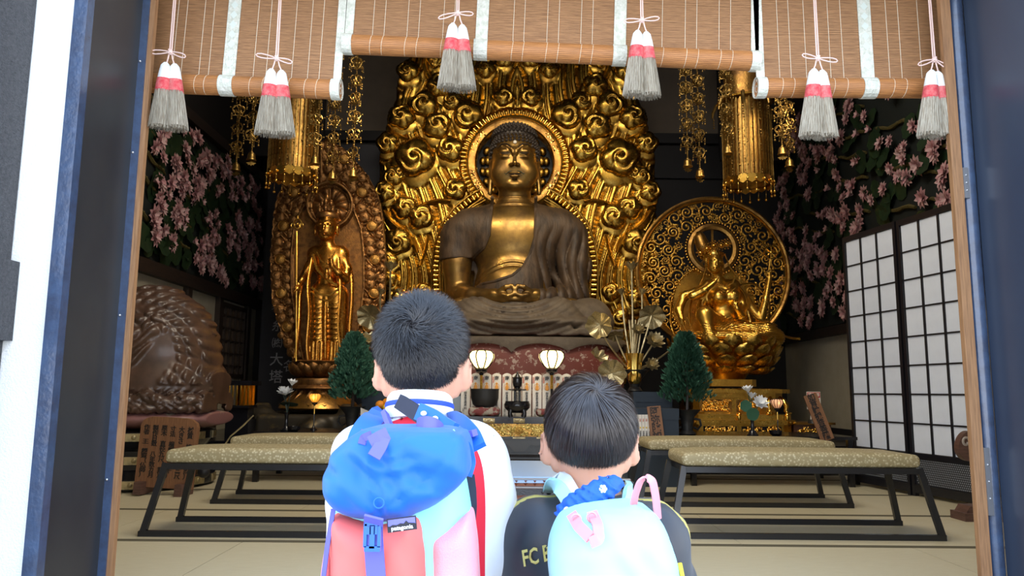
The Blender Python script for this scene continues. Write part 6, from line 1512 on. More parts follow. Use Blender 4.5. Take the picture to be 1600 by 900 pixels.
m = MB(); m.b2(xo0 + .05, xo1 - .05, YO - .008, YO + .01, .05, zr3 - .02); m.build('front_panel', M_BOXW, ob, world=True)
m = MB(); m.b2(xo1 - .085, xo1 + .006, YO - .03, YO + .02, zo - .23, zo - .02); m.b2(xo1 - .02, xo1 + .008, YO - .03, YO + .86, zo - .16, zo - .035); m.build('corner_fitting', MATS['speckled_iron'], ob, world=True)
m = MB(); m.b2(xo0 - .03, xo1 + .03, YO - .05, YO + .88, .0, .045); m.build('base_rail', M_BOXW, ob, world=True)
stp = empty('wooden_step', (0, 3.3, 0), 'low wooden step in front of the offertory box', 'step')
zz = at(800, 889, 3.2).z; m = MB(); m.b2(-.55, .5, 3.2, 3.68, zz - .045, zz); m.build('tread', M_BOXW, stp, world=True); m = MB(); m.b2(-.55, .5, 3.19, 3.20, zz - .015, zz - .002); m.build('edge_trim', MATS['grey_metal_strip'], stp, world=True)
for x in (-.52, .47): m = MB(); m.b2(x - .02, x + .02, 3.22, 3.66, 0, zz - .045); m.build('side_leg', M_BOXW, stp, world=True)
# ================================================================= FISH DRUM
YK = 6.95
def k_(px, py, dy=0): p = at(px, py, YK); return (p.x, YK + dy, p.z)
M_KW = mat('carved_brown_wood', (.105, .056, .036), .38, col2=(.05, .027, .018), vscale=4, detail=7, coat=.15)
dk = empty('fish_drum', k_(262, 640), 'huge carved brown wooden fish drum resting on a round cushion at left', 'drum')
c0 = k_(236, 556); S = SDF((-3.93, YK - .72, k_(0, 648)[2]), (k_(384, 0)[0], YK + .6, k_(0, 440)[2]), .0125)
S.ell(c0, (.60, .52, .635), .05); S.ell(k_(240, 600), (.66, .56, .30), .1)
S.cap(k_(300, 612, -.1), k_(362, 612, .05), .13, .07, .06); S.chain([k_(340, 606, .0), k_(360, 598, .02), k_(376, 592, .02)], [.07, .04, .015], .03)
r = random.Random(31)
for i in range(34):
    a = -PI + PI * 1.15 * i / 33 ; q = .60; x = c0[0] + .05 + .68 * math.cos(a); y = YK + .58 * math.sin(a); zc = k_(0, 624)[2]
    S.ell((x, y, zc + r.uniform(-.02, .04)), (r.uniform(.05, .085), .06, r.uniform(.04, .065)), .02); S.ell((x + r.uniform(-.03, .03), y - .02, zc - .055), (.05, .045, .035), .015)
    if i % 3 == 0: S.ell((x, y - .05, zc + .03), (.035, .03, .035), .005); S.ell((x, y - .075, zc + .03), (.02, .015, .02), .004, 's')
def scales(x, y, z, d):
    dx, dz = x - c0[0], z - c0[2]; u = np.arctan2(dz, dx); rr = np.sqrt(dx * dx + dz * dz)
    m = np.clip((rr - .38) / .05, 0, 1) * (z > k_(0, 600)[2]); g1 = np.abs(np.sin(u * 17 + rr * 14)) * np.abs(np.sin(rr * 40 + u * 3)); o = d - .030 * m * g1
    w1 = np.abs(np.sin(x * 22 + 2.5 * np.sin(z * 13))) * np.abs(np.sin(z * 26 + 2.2 * np.sin(x * 17))); m2 = np.clip((z - k_(0, 560)[2] + .25 * np.sin(x * 7)) / .05, 0, 1) * (1 - m)
    low = np.clip((k_(0, 602)[2] - z) / .03, 0, 1); w2 = np.abs(np.sin(x * 48 + 3 * np.sin(z * 35))) * np.abs(np.sin(z * 55 + 2.4 * np.sin(x * 31)))
    return o - .045 * m2 * w1 ** .7 - .018 * low * w2 ** .6
S.fn(S.lo, S.lo + S.n * S.v, scales)
S.obj('carved_body', M_KW, dk, world=True, relax=1)
cu = empty('drum_cushion', (c0[0], YK, 0), 'round faded maroon cushion under the huge fish drum', 'cushion'); cu.location.z = k_(0, 668)[2]
S = SDF((-3.93, YK - .78, k_(0, 676)[2]), (k_(386, 0)[0], YK + .7, k_(0, 628)[2]), .016); z0 = k_(0, 650)[2]
S.ell((c0[0] + .03, YK, z0), (.74, .66, .115), .02); S.obj('cushion_cover', mat('faded_maroon_brocade', (.22, .10, .095), .5, col2=(.30, .26, .20), vscale=3, thr=(.60, .64), coat=.3), cu, world=True)
sd = empty('drum_stand', (c0[0], YK, 0), 'round black drum stand with gilt plates on the tatami', 'stand')
zt = k_(0, 664)[2] ; q = z0 - .095
m = MB(); m.lathe([(.62, 0), (.66, .02), (.66, .10), (.60, .13), (.55, .17), (.55, q - .17), (.60, q - .12), (.64, q - .08), (.64, q - .01), (.58, q)], 56, sx=.92, sy=.95); fixn(m.build('stand_body', M_BLACK, sd))
for z_ in (.06, q - .05, (q) / 2):
    for a in np.radians([-150, -125, -100, -72, -45, -18, 10]):
        R_ = .663 if z_ < .2 else (.643 if z_ > .3 else .553)
        m = MB(); m.box((0, 0, 0), (.15, .012, .065)); m.ball((0, -.008, 0), (.02, .006, .02), 8, 5); o_ = m.build('gilt_plate', M_GOLD_PALE, sd); o_.location = (R_ * .92 * math.cos(a), R_ * .95 * math.sin(a), z_); o_.rotation_euler = (0, 0, a + PI / 2)
ml = empty('drum_mallet', at(360, 682, 6.7), 'thin pale drum mallet leaning by the cushion of the fish drum', 'mallet'); m = MB(); L = Vector(ml.location); m.tube([at(318, 745, 6.5) - L, (0, 0, 0), at(380, 665, 6.75) - L, at(396, 649, 6.8) - L], [.007, .007, .008, .006], 6); m.build('handle', M_GOLD_PALE, ml); m = MB(); m.ball(at(318, 745, 6.5) - L + Vector((0, 0, .04)), (.05, .05, .05), 12, 8); m.build('padded_head', M_BLACKM, ml, 180)
# ---- notice board before the drum
YN = 6.25; c = at(255, 768, YN); nb = empty('wooden_notice_board', (c.x, YN, 0), 'brown wooden notice board with vertical black lettering on dark feet', 'notice board'); nb.rotation_euler = (0, math.radians(2.5), math.radians(-4))
zb0, zt0 = at(250, 762, YN).z, at(260, 652, YN).z; W = at(305, 700, YN).x - at(213, 700, YN).x
m = MB(); h = W / 2; m.prism([(-h, zb0), (h, zb0), (h, zt0 - .07), (h - .015, zt0 - .035), (h - .05, zt0 - .012), (h - .09, zt0), (-h + .09, zt0), (-h + .05, zt0 - .012), (-h + .015, zt0 - .035), (-h, zt0 - .07)], -.02, .02); fixn(m.build('board', M_PLQ, nb, smooth=None))
for i, (t, s) in enumerate((('材質　樟木（天然）', .052), ('大きさ　口径一三尺', .05), ('寸法　横幅（ロ三千）', .05), ('原木　直径九尺（重）', .05), ('製作日数　八年数カ月', .05), ('作者　王　麟齋（仏師）', .054))):
    me = text_mesh(list(t), s, M_INK, .0012, .0010, vertical=True); o_ = link('lettering', me, nb, (h - .055 - i * (W - .11) / 5, -.0225, (zb0 + zt0) / 2 + .0), FACE)
    ys_ = [v.co.y for v in me.vertices]; k = (zt0 - zb0 - .14) / (max(ys_) - min(ys_)); o_.scale = (1, k, 1); o_.location.z = (zt0 - .065) - max(ys_) * k
for s in (-1, 1): m = MB(); m.b2(s * (h - .07) - .03, s * (h - .07) + .03, -.10, .10, 0.004, .10); m.build('foot', M_STW, nb)
# ================================================================= HANGING GILT ORNAMENTS
def medallion(seed):
    r = random.Random(seed); m = MB()
    for s in (-1, 1):
        m.tube([(0, 0, .07), (s * .03, 0, .055), (s * .065, 0, .02), (s * .05, 0, -.02), (s * .02, 0, -.01), (s * .03, 0, .015)], .0065, 5)
        m.tube([(0, 0, -.06), (s * .03, -.01, -.045), (s * .06, 0, -.05), (s * .075, 0, -.02)], .0055, 5)
        m.tube([(s * (.034 + .030 * math.cos(t)), -.004, .022 + .034 * math.sin(t)) for t in [2 * PI * i / 12 for i in range(13)]], .0068, 5)
        m.tube([(s * (.020 + .018 * math.cos(t)), -.01, -.030 + .018 * math.sin(t)) for t in [2 * PI * i / 10 for i in range(11)]], .0058, 5)
        for z in (-.04, -.06, -.085): m.ball((s * .075, 0, z), .008 + .004 * (z < -.08), 6, 4)
        m.ball((s * .085, 0, .035), .009, 6, 4); m.ball((s * .05, 0, -.0), .012, 6, 4)
    m.ball((0, 0, 0), (.014, .01, .022), 6, 4)
    return m.mesh('pierced_medallion', M_GOLD_CH, 60)
MED = [medallion(1)]
m = MB(); m.lathe([(0, .10), (.012, .095), (.018, .085), (.018, .078), (.034, .070), (.042, .045), (.044, .01), (.055, -.008), (.055, -.014), (.03, -.012), (0, 0)], 18); BELL = m.mesh('bell', M_GOLD_CH, 50)
m = MB(); m.tube([(0, 0, -.01), (0, 0, -.035)], .004, 5)
m.prism([(-.055, -.045), (-.02, -.035), (0, -.03), (.02, -.035), (.055, -.045), (.035, -.055), (.03, -.072), (.012, -.062), (0, -.08), (-.012, -.062), (-.03, -.072), (-.035, -.055)], -.004, .004); TNG = m.mesh('clapper_leaf', M_GOLD_CH, 30)
def pendant(px, pyb, Y, label, top=5.0, tilt=0):
    c = at(px, pyb, Y); k = .93; o_ = empty('hanging_chain_ornament', c, label, 'hanging ornament', 'gilt chains with bells hanging before the statues'); z = .085
    link('bell', BELL, o_, (0, 0, z), None, k); link('clapper_leaf', TNG, o_, (0, 0, z), (0, 0, .4 * math.sin(px)), k)
    H = top - c.z; m = MB(); zz = z + .10
    while zz < H: m.ball((0, 0, zz), (.0095, .0095, .011), 6, 4); zz += .019
    tag(m.build('bead_chain', M_GOLD_CH, o_, 180), kind='stuff')
    m = MB(); m.tube([(0, 0, H), (0, 0, 6.6 - c.z)], .008, 6); m.build('suspension_rod', M_GOLD_CH, o_)
    zz = z + .25; i = 0
    while zz < H:
        for dx in (-.004, ): link('pierced_medallion', MED[0], o_, (dx, -.012, zz), (0, .08 * math.sin(i + px), .5 * math.sin(i * 2 + px)), (1, 1, 1.08)); link('pierced_medallion', MED[0], o_, (dx, .0, zz - .015), (0, 0, PI / 2 + .3 * i), (.8, .8, .9))
        zz += .205; i += 1
for px, py, Y, lab in ((368, 277, 8.0, 'gilt chain ornament nearest the left lily wall'), (392, 261, 7.7, 'gilt chain with a large bell left of the left canopy'), (491, 267, 7.6, 'gilt chain hanging in front of the left canopy'), (519, 290, 8.2, 'gilt chain hanging over the tip of the carved boat-shaped backplate'), (551, 287, 7.9, 'gilt chain just left of the great backplate'),
                      (1075, 271, 7.8, 'gilt chain nearest the right edge of the great backplate'), (1094, 287, 7.9, 'gilt chain whose bell touches the top of the openwork disc'), (1138, 251, 7.5, 'gilt chain hanging in front of the left side of the right canopy'), (1167, 290, 8.7, 'gilt bell showing below the right canopy'), (1223, 252, 7.8, 'gilt chain just right of the right canopy'), (1234, 271, 7.9, 'gilt chain before the right lily wall')):
    pendant(px, py, Y, lab)
def canopy(px, yt, yb, Y, label):
    c = at(px, yb, Y); zt = at(px, yt, Y).z - c.z; R = .268; o_ = empty('gilt_canopy', c, label, 'canopy', 'cylindrical gilt canopies')
    m = MB(); m.lathe([(R * .93, .10), (R * .93, zt)], 40); m.build('inner_drum', M_GOLD_DK, o_, 60)
    n = 36
    m = MB(); m.b2(-.009, .009, -.008, .008, .14, zt); BAR = m.mesh('vertical_rib', M_GOLD_CH, 30)
    for k in range(n):
        a = 2 * PI * k / n; link('vertical_rib', BAR, o_, (R * math.cos(a), R * math.sin(a), 0), (0, 0, a))
    r = random.Random(int(px)); m = MB()
    for k in range(18):
        a = 2 * PI * (k + .5) / 18
        if math.sin(a) > .3: continue
        for j in range(26): z = .16 + (zt - .2) * j / 26; aa = a + r.uniform(-.05, .05); m.ball((R * .955 * math.cos(aa), R * .955 * math.sin(aa), z), (.012, .012, .014), 5, 3)
    tag(m.build('floral_filling', M_GOLD_CH, o_, 180), kind='stuff')
    hx = .058
    for k in range(18):
        a = 2 * PI * k / 18; m = MB(); m.prism([(hx * math.sin(j * PI / 3), hx * math.cos(j * PI / 3)) for j in range(6)], -.004, .004); p_ = m.build('hexagon_plate', M_GOLD_BR if k % 2 else M_GOLD, o_, None); fixn(p_); p_.location = (R * 1.01 * math.cos(a), R * 1.01 * math.sin(a), .10); p_.rotation_euler = (0, 0, a + PI / 2)
        m = MB(); m.tube([(0, 0, .085), (0, 0, -.02 - .02 * (k % 2))], .003, 4); m.ball((0, 0, -.03 - .02 * (k % 2)), .018, 8, 6); m.ball((0, -.012, .085), .014, 8, 6); d_ = m.build('drop_bead', M_GOLD_BR, o_, 180); d_.location = (R * 1.05 * math.cos(a + .17), R * 1.05 * math.sin(a + .17), 0)
    m = MB(); m.lathe([(R * .9, zt), (R * 1.16, zt + .01), (R * 1.18, zt + .04), (R * 1.0, zt + .07), (R * .9, zt + .08), (R * .9, zt + 1.2)], 40); m.build('brim', M_GOLD_DK, o_, 30)
    m = MB(); m.tube([(0, 0, zt + 1.2), (0, 0, 6.6 - c.z)], .03, 8); m.build('suspension_rod', M_GOLD_DK, o_)
    m = MB(); m.lathe([(R * 1.17, zt + .012), (R * 1.20, zt + .022), (R * 1.17, zt + .034)], 40); m.build('brim_edge', M_GOLD_BR, o_)
    for k in range(8):
        a = 2 * PI * (k + .5) / 8; m = MB(); m.tube([(R * q * math.cos(a), R * q * math.sin(a), zt + z) for q, z in ((1.1, .05), (1.25, .02), (1.38, -.06), (1.42, -.12), (1.36, -.13))], [.02, .022, .018, .012, .006], 6); m.build('curled_corner', M_GOLD_CH, o_)
        m = MB(); [m.ball((R * 1.36 * math.cos(a), R * 1.36 * math.sin(a), zt - .15 - j * .03), .011, 6, 4) for j in range(4)]; m.build('corner_drop', M_GOLD_CH, o_)
canopy(456, 138, 288, 8.35, 'cylindrical gilt canopy hanging over the standing figure')
canopy(1170, 163, 300, 8.35, 'cylindrical gilt canopy hanging over the many-armed figure')
# ================================================================= THE TWO CHILDREN
M_SKIN = mat('light_skin', (.66, .35, .235), .5, col2=(.62, .31, .20), vscale=6, sss=.15, spec=.35)
M_HAIR1 = mat('short_black_hair', (.016, .013, .013), .36, spec=.5); M_HAIR2 = mat('smooth_dark_brown_hair', (.026, .017, .014), .3, spec=.55)
M_SCALP = mat('dark_scalp', (.03, .024, .022), .7)
M_WSHIRT = mat('white_jersey', (.82, .82, .84), .75); M_RSHIRT = mat('red_jersey', (.72, .012, .035), .7); M_NVY = mat('navy_trim', (.012, .02, .06), .7); M_BLU = mat('royal_blue_trim', (.02, .07, .5), .7)
M_BSHIRT = mat('black_sports_jersey', (.012, .015, .024), .42, sheen=.2); M_GTRIM = mat('old_gold_trim', (.50, .42, .12), .5)
M_SHORT = mat('dark_shorts', (.02, .022, .03), .8); M_SHOE = mat('white_trainer', (.6, .6, .6), .6)
def P_(px, py, Y): return np.array(at(px, py, Y))
def pill(S, poly, Yp, y0, y1, r=.02, bulge=0.0, W=.08, k=.01, op='u', wr=0.0, seed=0, fold=0.0):
    """rounded cushion from an outline, between depths y0 (near) and y1 (far)"""
    pp = [(P_(x, y, Yp)[0], P_(x, y, Yp)[2]) for x, y in poly]; xs = [p[0] for p in pp]; zs = [p[1] for p in pp]; e = .03
    q = S.blk((min(xs) - e, y0 - bulge - e, min(zs) - e), (max(xs) + e, y1 + e, max(zs) + e)); sl, x, y, z = q
    X, Z = np.meshgrid(x[:, 0, 0], z[0, 0, :], indexing='ij'); d2 = poly_sd(X, Z, pp)
    sh = bulge * np.sqrt(np.clip(-d2 / W, 0, 1)) * (2 - np.sqrt(np.clip(-d2 / W, 0, 1)))
    if wr > .004:
        for j in range(9):
            rj = random.Random(seed * 31 + j); ax_, az_ = rj.uniform(min(xs), max(xs)), rj.uniform(min(zs), max(zs)); th = rj.uniform(-.9, .9) + (1.2 if j % 2 else 0); u_ = (X - ax_) * math.cos(th) + (Z - az_) * math.sin(th); v_ = -(X - ax_) * math.sin(th) + (Z - az_) * math.cos(th) + .008 * np.sin(u_ * 60 + j)
            sh = sh + rj.uniform(.003, .006) * np.exp(-(v_ / .006) ** 2) * np.exp(-(u_ / .05) ** 2) - .003 * np.exp(-((v_ - .010) / .006) ** 2) * np.exp(-(u_ / .05) ** 2)
    if wr: sh = sh + wr * (np.sin(X * 55 + 3 * np.sin(Z * 31 + seed) + seed) * np.sin(Z * 42 + 2.4 * np.sin(X * 37 + seed)) + .5 * np.sin(X * 90 + Z * 110 + 3 * np.sin(X * 40)))
    d2 = d2[:, None, :]; yc, h = (y0 + y1) / 2, (y1 - y0) / 2; yy = np.where(y < yc, y + sh[:, None, :], y); dy = np.abs(yy - yc) - h
    a, b_ = np.maximum(d2 + r, 0), np.maximum(dy + r, 0); ev = np.sqrt(a * a + b_ * b_) + np.minimum(np.maximum(d2 + r, dy + r), 0) - r
    S.comb(sl, ev * .9, k, op); return S
def smooth_poly(P, n=60):
    P = np.array(P, float); Q = np.vstack([P, P[:1]]); s = np.r_[0, np.cumsum(np.hypot(*np.diff(Q, axis=0).T))]; t = np.linspace(0, s[-1], n, endpoint=False)
    X = np.stack([np.interp(t, s, Q[:, 0]), np.interp(t, s, Q[:, 1])], 1)
    for _ in range(3): X = (np.roll(X, 1, 0) + X * 2 + np.roll(X, -1, 0)) / 4
    return [tuple(v) for v in X]
def hair(parent, name, C, rad, whorl, n, mt, length, lift, cut, seed, width=.0016, K=6, swirl=.5, droop=0.0, jit=.12):
    r = np.random.RandomState(seed); D = r.normal(size=(n * 2, 3)); D /= np.linalg.norm(D, axis=1)[:, None]; D = D[cut(D)][:n]; n = len(D)
    wv = np.array(whorl, float); wv /= np.linalg.norm(wv); rad = np.array(rad); C = np.array(C)
    ln = length(D) * r.uniform(.8, 1.12, n); lf = lift(D) * r.uniform(.6, 1.25, n); pts = []; d = D.copy()
    jt = r.normal(size=(n, 3)) * jit
    for i in range(K):
        t = i / (K - 1)
        pts.append(C + rad * d * (1 + (lf * t ** .9 / rad.mean())[:, None]))
        T = d * (d @ wv)[:, None] - wv; T /= (np.linalg.norm(T, axis=1)[:, None] + 1e-6); T = T + swirl * np.cross(d, T) * np.exp(-2.0 * (1 - d @ wv))[:, None] + jt; T[:, 2] -= droop * t
        T -= d * (T * d).sum(1)[:, None]; T /= (np.linalg.norm(T, axis=1)[:, None] + 1e-6)
        d = d + T * (ln / rad.mean() / (K - 1))[:, None]; d /= np.linalg.norm(d, axis=1)[:, None]
    pts = np.array(pts); V = np.zeros((K, 2, n, 3))
    for i in range(K):
        tg = pts[min(i + 1, K - 1)] - pts[max(i - 1, 0)]; sd_ = np.cross(tg, D + r.normal(size=(n, 3)) * .25); sd_ /= (np.linalg.norm(sd_, axis=1)[:, None] + 1e-9); w_ = width * (1 - (i / (K - 1)) ** 2 * .85)
        V[i, 0] = pts[i] - sd_ * w_ / 2; V[i, 1] = pts[i] + sd_ * w_ / 2
    idx = np.arange(K * 2 * n).reshape(K, 2, n); Q = np.concatenate([np.stack([idx[i, 0], idx[i, 1], idx[i + 1, 1], idx[i + 1, 0]], 1) for i in range(K - 1)])
    o_ = link(name, npmesh(name, V.reshape(-1, 3) - np.array(parent.location), Q, mt, 180), parent); return tag(o_, kind='stuff')
def child(label, hx, hy, Yh, W, skull_r, shirt, zg=-.43, lean=0.0, tall=True):
    """hx, hy: skull centre pixel. Builds the continuous body; returns root and key points"""
    Cs = P_(hx, hy, Yh); X = Cs[0]; H = Cs[2]; root = empty('person', (X, Yh, zg), label, 'person')
    S = SDF((X - .26, Yh - .17, zg - .01), (X + .26, Yh + .38, H + .13), .0042)
    sc = skull_r; S.ell(Cs, (sc, sc * 1.22, sc * 1.18), .02); face(S, Cs + np.array([0, .012, -.028]), sc * .90, yaw=PI)
    for s in (-1, 1):      # ears with rim
        e = Cs + np.array([s * (sc + .008), .010, -.040]); S.ell(e, (.010, .016, .027), .006, rot=(.1, 0, -s * .45)); S.ell(e + np.array([s * .007, .0, .0]), (.005, .019, .029), .004, rot=(.1, 0, -s * .5)); S.ell(e + np.array([s * .011, .005, .002]), (.004, .010, .017), .003, 's', rot=(.1, 0, -s * .5)); S.ell(e + np.array([0, .0, -.024]), (.006, .009, .009), .005)
    zn = H - .145      # neck root
    S.chain([Cs + np.array([0, .0, -.055]), (X, Yh - .012, zn + .0), (X, Yh - .015, zn - .05)], [.047, .043, .060], .03)
    zs = zn - .045; S.cap((X - W + .04, Yh, zs), (X + W - .04, Yh, zs), .042, k=.05); S.ell((X, Yh + .0, zs - .12), (W * .86, .085, .17), .05); hip = zg + (H - zg) * .50
    S.ell((X, Yh + .005, hip + .02), (W * .78, .088, .12), .06); S.cap((X, Yh, zs - .1), (X, Yh, hip), .09, .09, .05)
    return S, root, Cs, zn, zs, hip
def legs_(S, X, Y, hip, zg, W):
    for s in (-1, 1):
        S.chain([(X + s * W * .42, Y, hip), (X + s * W * .45, Y + .005, zg + (hip - zg) * .52), (X + s * W * .45, Y - .01, zg + .07)], [.068, .044, .028], .03)
        S.chain([(X + s * W * .45, Y - .02, zg + .035), (X + s * W * .5, Y + .11, zg + .025)], [.030, .024], .02)
def arm_(S, A_, B_, C_, rr, k=.02): S.chain([A_, B_], rr[:2], k); S.chain([B_, C_], rr[1:], k)
# ---------------- taller child
S, kid, Cs, zn, zs, hip = child('taller child seen from behind with short black hair, white and red jersey, facing the statue', 659, 548, 1.36, .148, .068, None)
X, Yh = Cs[0], 1.36; W = .148
shr = P_(742, 706, 1.37); elr = P_(763, 868, 1.38); shl = P_(578, 712, 1.37); ell_ = P_(562, 868, 1.38); hz = P_(660, 800, 1.62)
for sh, el, s in ((shr, elr, 1), (shl, ell_, -1)):
    wr_ = np.array([X + s * .022, 1.60, el[2] + .09]); arm_(S, sh, el, wr_, [.045, .036, .023]); hand(S, wr_, (-s * .06, .25, .97), (0, -1, .1), .058, .05)
legs_(S, X, Yh, hip, -.43, W)
S.obj('body', M_SKIN, kid, world=True, relax=1)
Sh = SDF((X - .26, Yh - .19, hip - .06), (X + .26, Yh + .30, zn + .06), .006)
Sh.cap((X - W + .045, Yh, zs + .004), (X + W - .045, Yh, zs + .004), .052, k=.05); Sh.ell((X, Yh, zs - .12), (W * .98, .105, .19), .05); Sh.cap((X, Yh, zs - .1), (X, Yh, hip + .02), .125, .14, .05)
Sh.cap((X, Yh - .012, zn - .05), (X, Yh - .012, zn + .026), .085, .056, .03)
for sh, el, s in ((shr, elr, 1), (shl, ell_, -1)):
    Sh.chain([sh + (-.01 * s, 0, .0), (sh + el) / 2 + (s * .008, 0, 0), el + (s * .0, -.005, -.002)], [.053, .050, .046], .03); Sh.cap(el, el + np.array([-s * .02, .07, .03]), .046, .040, .02)
Sh.cap((X, Yh - .012, zn + .01), (X, Yh - .012, zn + .12), .0515, .0515, .006, 's')
Sh.fn(Sh.lo, Sh.lo + Sh.n * Sh.v, lambda x, y, z, d: d + .0022 * np.sin(z * 60 + x * 35 + 2 * np.sin(y * 30)) * np.clip(np.abs(x - X) * 8, 0, 1))
for sh, el, s in ((shr, elr, 1), (shl, ell_, -1)):
    q0, q1, q2 = Vector(sh).lerp(Vector(el), .93), Vector(el) + Vector((0, -.006, -.006)), Vector(el) + Vector((-s * .028, .085, .034)); pts_ = [q0.lerp(q1, t).lerp(q1.lerp(q2, t), t) for t in [i / 8 for i in range(9)]]
    m = MB(); m.tube(pts_, [.0505, .052, .053, .053, .052, .051, .050, .048, .046], 28); o_ = m.build('sleeve_cuff', M_NVY, kid, world=True, smooth=60)
m = MB(); q_ = [shr + np.array([.030, -.036, .030]), shr + np.array([.047, -.022, .0]), shr * .7 + elr * .3 + np.array([.047, -.012, .01]), shr * .62 + elr * .38 + np.array([.047, -.010, .0])]; m.tube([tuple(v) for v in q_], .0045, 6); m.build('sleeve_piping', M_BLU, kid, world=True)
for nm_, mt_, pr in (('collar', M_WSHIRT, [(.058, -.012), (.060, .006), (.0575, .026), (.052, .034), (.0485, .030), (.0485, .0)]), ('collar_line', M_BLU, [(.0600, .008), (.0612, .012), (.0600, .0165), (.056, .012)])):
    m = MB(); m.lathe(pr, 40, (0, 0, 0), 0, 1, 1.08); o_ = m.build(nm_, mt_, kid, smooth=60); o_.location = tuple(np.array([X, Yh - .012, zn + .034]) - np.array(kid.location)); o_.rotation_euler = (math.radians(-9), 0, 0)
zel = (elr[2] + ell_[2]) / 2
def mf(c):
    ax = np.abs(c[:, 0] - X); t = (zn + .0 - c[:, 2]); rag = .045 + .076 * (1 - np.exp(-(t + .02) / .03))
    mi = np.where(ax > rag, 0, 1); mi = np.where((np.abs(ax - rag) < .0035) & (t > .0) & (t < .05), 3, mi)
    mi = np.where((np.abs(ax - .147 + .0 * t) < .004) & (t > .24) & (ax > rag) & False, 3, mi)
    return mi
jo = Sh.obj('jersey', [M_WSHIRT], kid, world=True, relax=2); L_ = np.array(kid.location); vc = np.empty(len(jo.data.vertices) * 3, np.float32); jo.data.vertices.foreach_get('co', vc); vc = vc.reshape(-1, 3) + L_
rag_ = .045 + .076 * (1 - np.exp(-(zn - vc[:, 2] + .02) / .03)); att = jo.data.attributes.new('panel', 'FLOAT', 'POINT'); att.data.foreach_set('value', np.clip(.5 + (np.abs(vc[:, 0] - X) - rag_) * 10, 0, 1).astype(np.float32))
M_JER = bpy.data.materials.new('red_and_white_jersey'); M_JER.use_nodes = True; nt = M_JER.node_tree; at_ = nt.nodes.new('ShaderNodeAttribute'); at_.attribute_name = 'panel'; rp = nt.nodes.new('ShaderNodeValToRGB'); rp.color_ramp.interpolation = 'CONSTANT'
rp.color_ramp.elements[0].color = (.72, .012, .035, 1); rp.color_ramp.elements[1].position = .5; rp.color_ramp.elements[1].color = (.82, .82, .84, 1); nt.links.new(at_.outputs['Fac'], rp.inputs[0]); nt.links.new(rp.outputs[0], nt.nodes['Principled BSDF'].inputs['Base Color']); nt.nodes['Principled BSDF'].inputs['Roughness'].default_value = .75
jo.data.materials.clear(); jo.data.materials.append(M_JER)
m = MB(); q = [tuple(P_(x, y, 1.30 + dy)) for x, y, dy in ((762, 668, .0), (778, 700, -.0), (790, 735, .0), (797, 757, .01))]; 
Sp = SDF((X - .2, Yh - .14, -.02), (X + .2, Yh + .14, hip + .12), .008)
Sp.cap((X, Yh, hip + .06), (X, Yh, hip + .01), .128, .14, .03)
for s in (-1, 1): Sp.cap((X + s * W * .42, Yh, hip), (X + s * W * .46, Yh, .02), .085, .078, .03)
Sp.obj('shorts', M_SHORT, kid, world=True)
for s in (-1, 1):
    Ss = SDF((X + s * W * .46 - .06, Yh - .08, -.435), (X + s * W * .5 + .07, Yh + .18, -.33), .006); Ss.chain([(X + s * W * .45, Yh - .025, -.39), (X + s * W * .5, Yh + .12, -.398)], [.038, .032], .02); Ss.box((X + s * W * .47, Yh + .05, -.424), (.040, .11, .006), .006, .008); Ss.obj('shoe', M_SHOE, kid, world=True)
hd = np.array([0, -.25, 0])
def cut1(D): return (D[:, 2] > np.where(D[:, 1] > .25, .25, np.where(np.abs(D[:, 0]) > .86, -.15, -.95 + .50 * np.abs(D[:, 0]) + .45 * np.clip(D[:, 1] + .5, 0, 1)))) & (D[:, 1] < .86)
def len1(D): return np.clip(.016 + .026 * np.clip(D[:, 2] + .25, 0, 1), .010, .040)
def lift1(D): return .007 + .017 * np.clip(D[:, 2] + .30, 0, 1)
b_ = MB(); b_.ball(Cs, (.0720, .088, .0845), 28, 18); hc_ = b_.build('scalp', M_SCALP, kid, 180, world=True)
import bmesh
def trim(o, f):
    bm = bmesh.new(); bm.from_mesh(o.data); bmesh.ops.subdivide_edges(bm, edges=bm.edges[:], cuts=1, use_grid_fill=True); L = np.array(o.parent.location); dl = [v for v in bm.verts if not f(np.array(v.co) + L)]; bmesh.ops.delete(bm, geom=dl, context='VERTS'); bm.to_mesh(o.data); bm.free()
trim(hc_, lambda p: bool(cut1(((p - Cs) / np.array([.0720, .088, .0845]))[None] )[0]))
hair(kid, 'short_hair', Cs, (.0720, .088, .0845), (-.10, -.80, .52), 26000, M_HAIR1, len1, lift1, cut1, 3, width=.0011, swirl=.8, jit=.34)
# ---------------- taller child's backpack
M_LID = mat('bright_blue_nylon', (.002, .125, .56), .55, sheen=.1); M_CORAL = mat('coral_nylon', (.82, .15, .13), .65); M_AQUA = mat('aqua_nylon', (.30, .80, .86), .6); M_PINKM = mat('pink_mesh', (.84, .34, .38), .7, bump=.3, bscale=500)
M_PURP = mat('violet_webbing', (.12, .12, .50), .7); M_BUCK = mat('blue_buckle_plastic', (.03, .14, .55), .3); M_SNAP = mat('pearl_snap', (.8, .8, .78), .25); M_NVS = mat('dark_navy_webbing', (.012, .016, .035), .65)
YP = 1.08
bp1 = empty('backpack', P_(630, 960, 1.14), 'blue, coral and aqua backpack with violet straps on the taller child’s back', 'backpack')
x0_, z0_ = P_(505, 0, YP)[0], P_(0, 985, YP)[2]
def pack_sdf(): return SDF((P_(500, 900, YP)[0], .93, P_(0, 985, YP)[2]), (P_(768, 900, YP)[0], 1.30, P_(0, 628, YP)[2]), .0042)
S = pack_sdf(); pill(S, smooth_poly([(575, 700), (640, 695), (700, 690), (720, 728), (731, 790), (744, 880), (742, 965), (640, 975), (522, 962), (517, 880), (518, 760), (530, 700)]), YP, 1.07, 1.235, .04, .03, .06, wr=.002)
S.obj('main_sack', M_AQUA, bp1, world=True, relax=2)
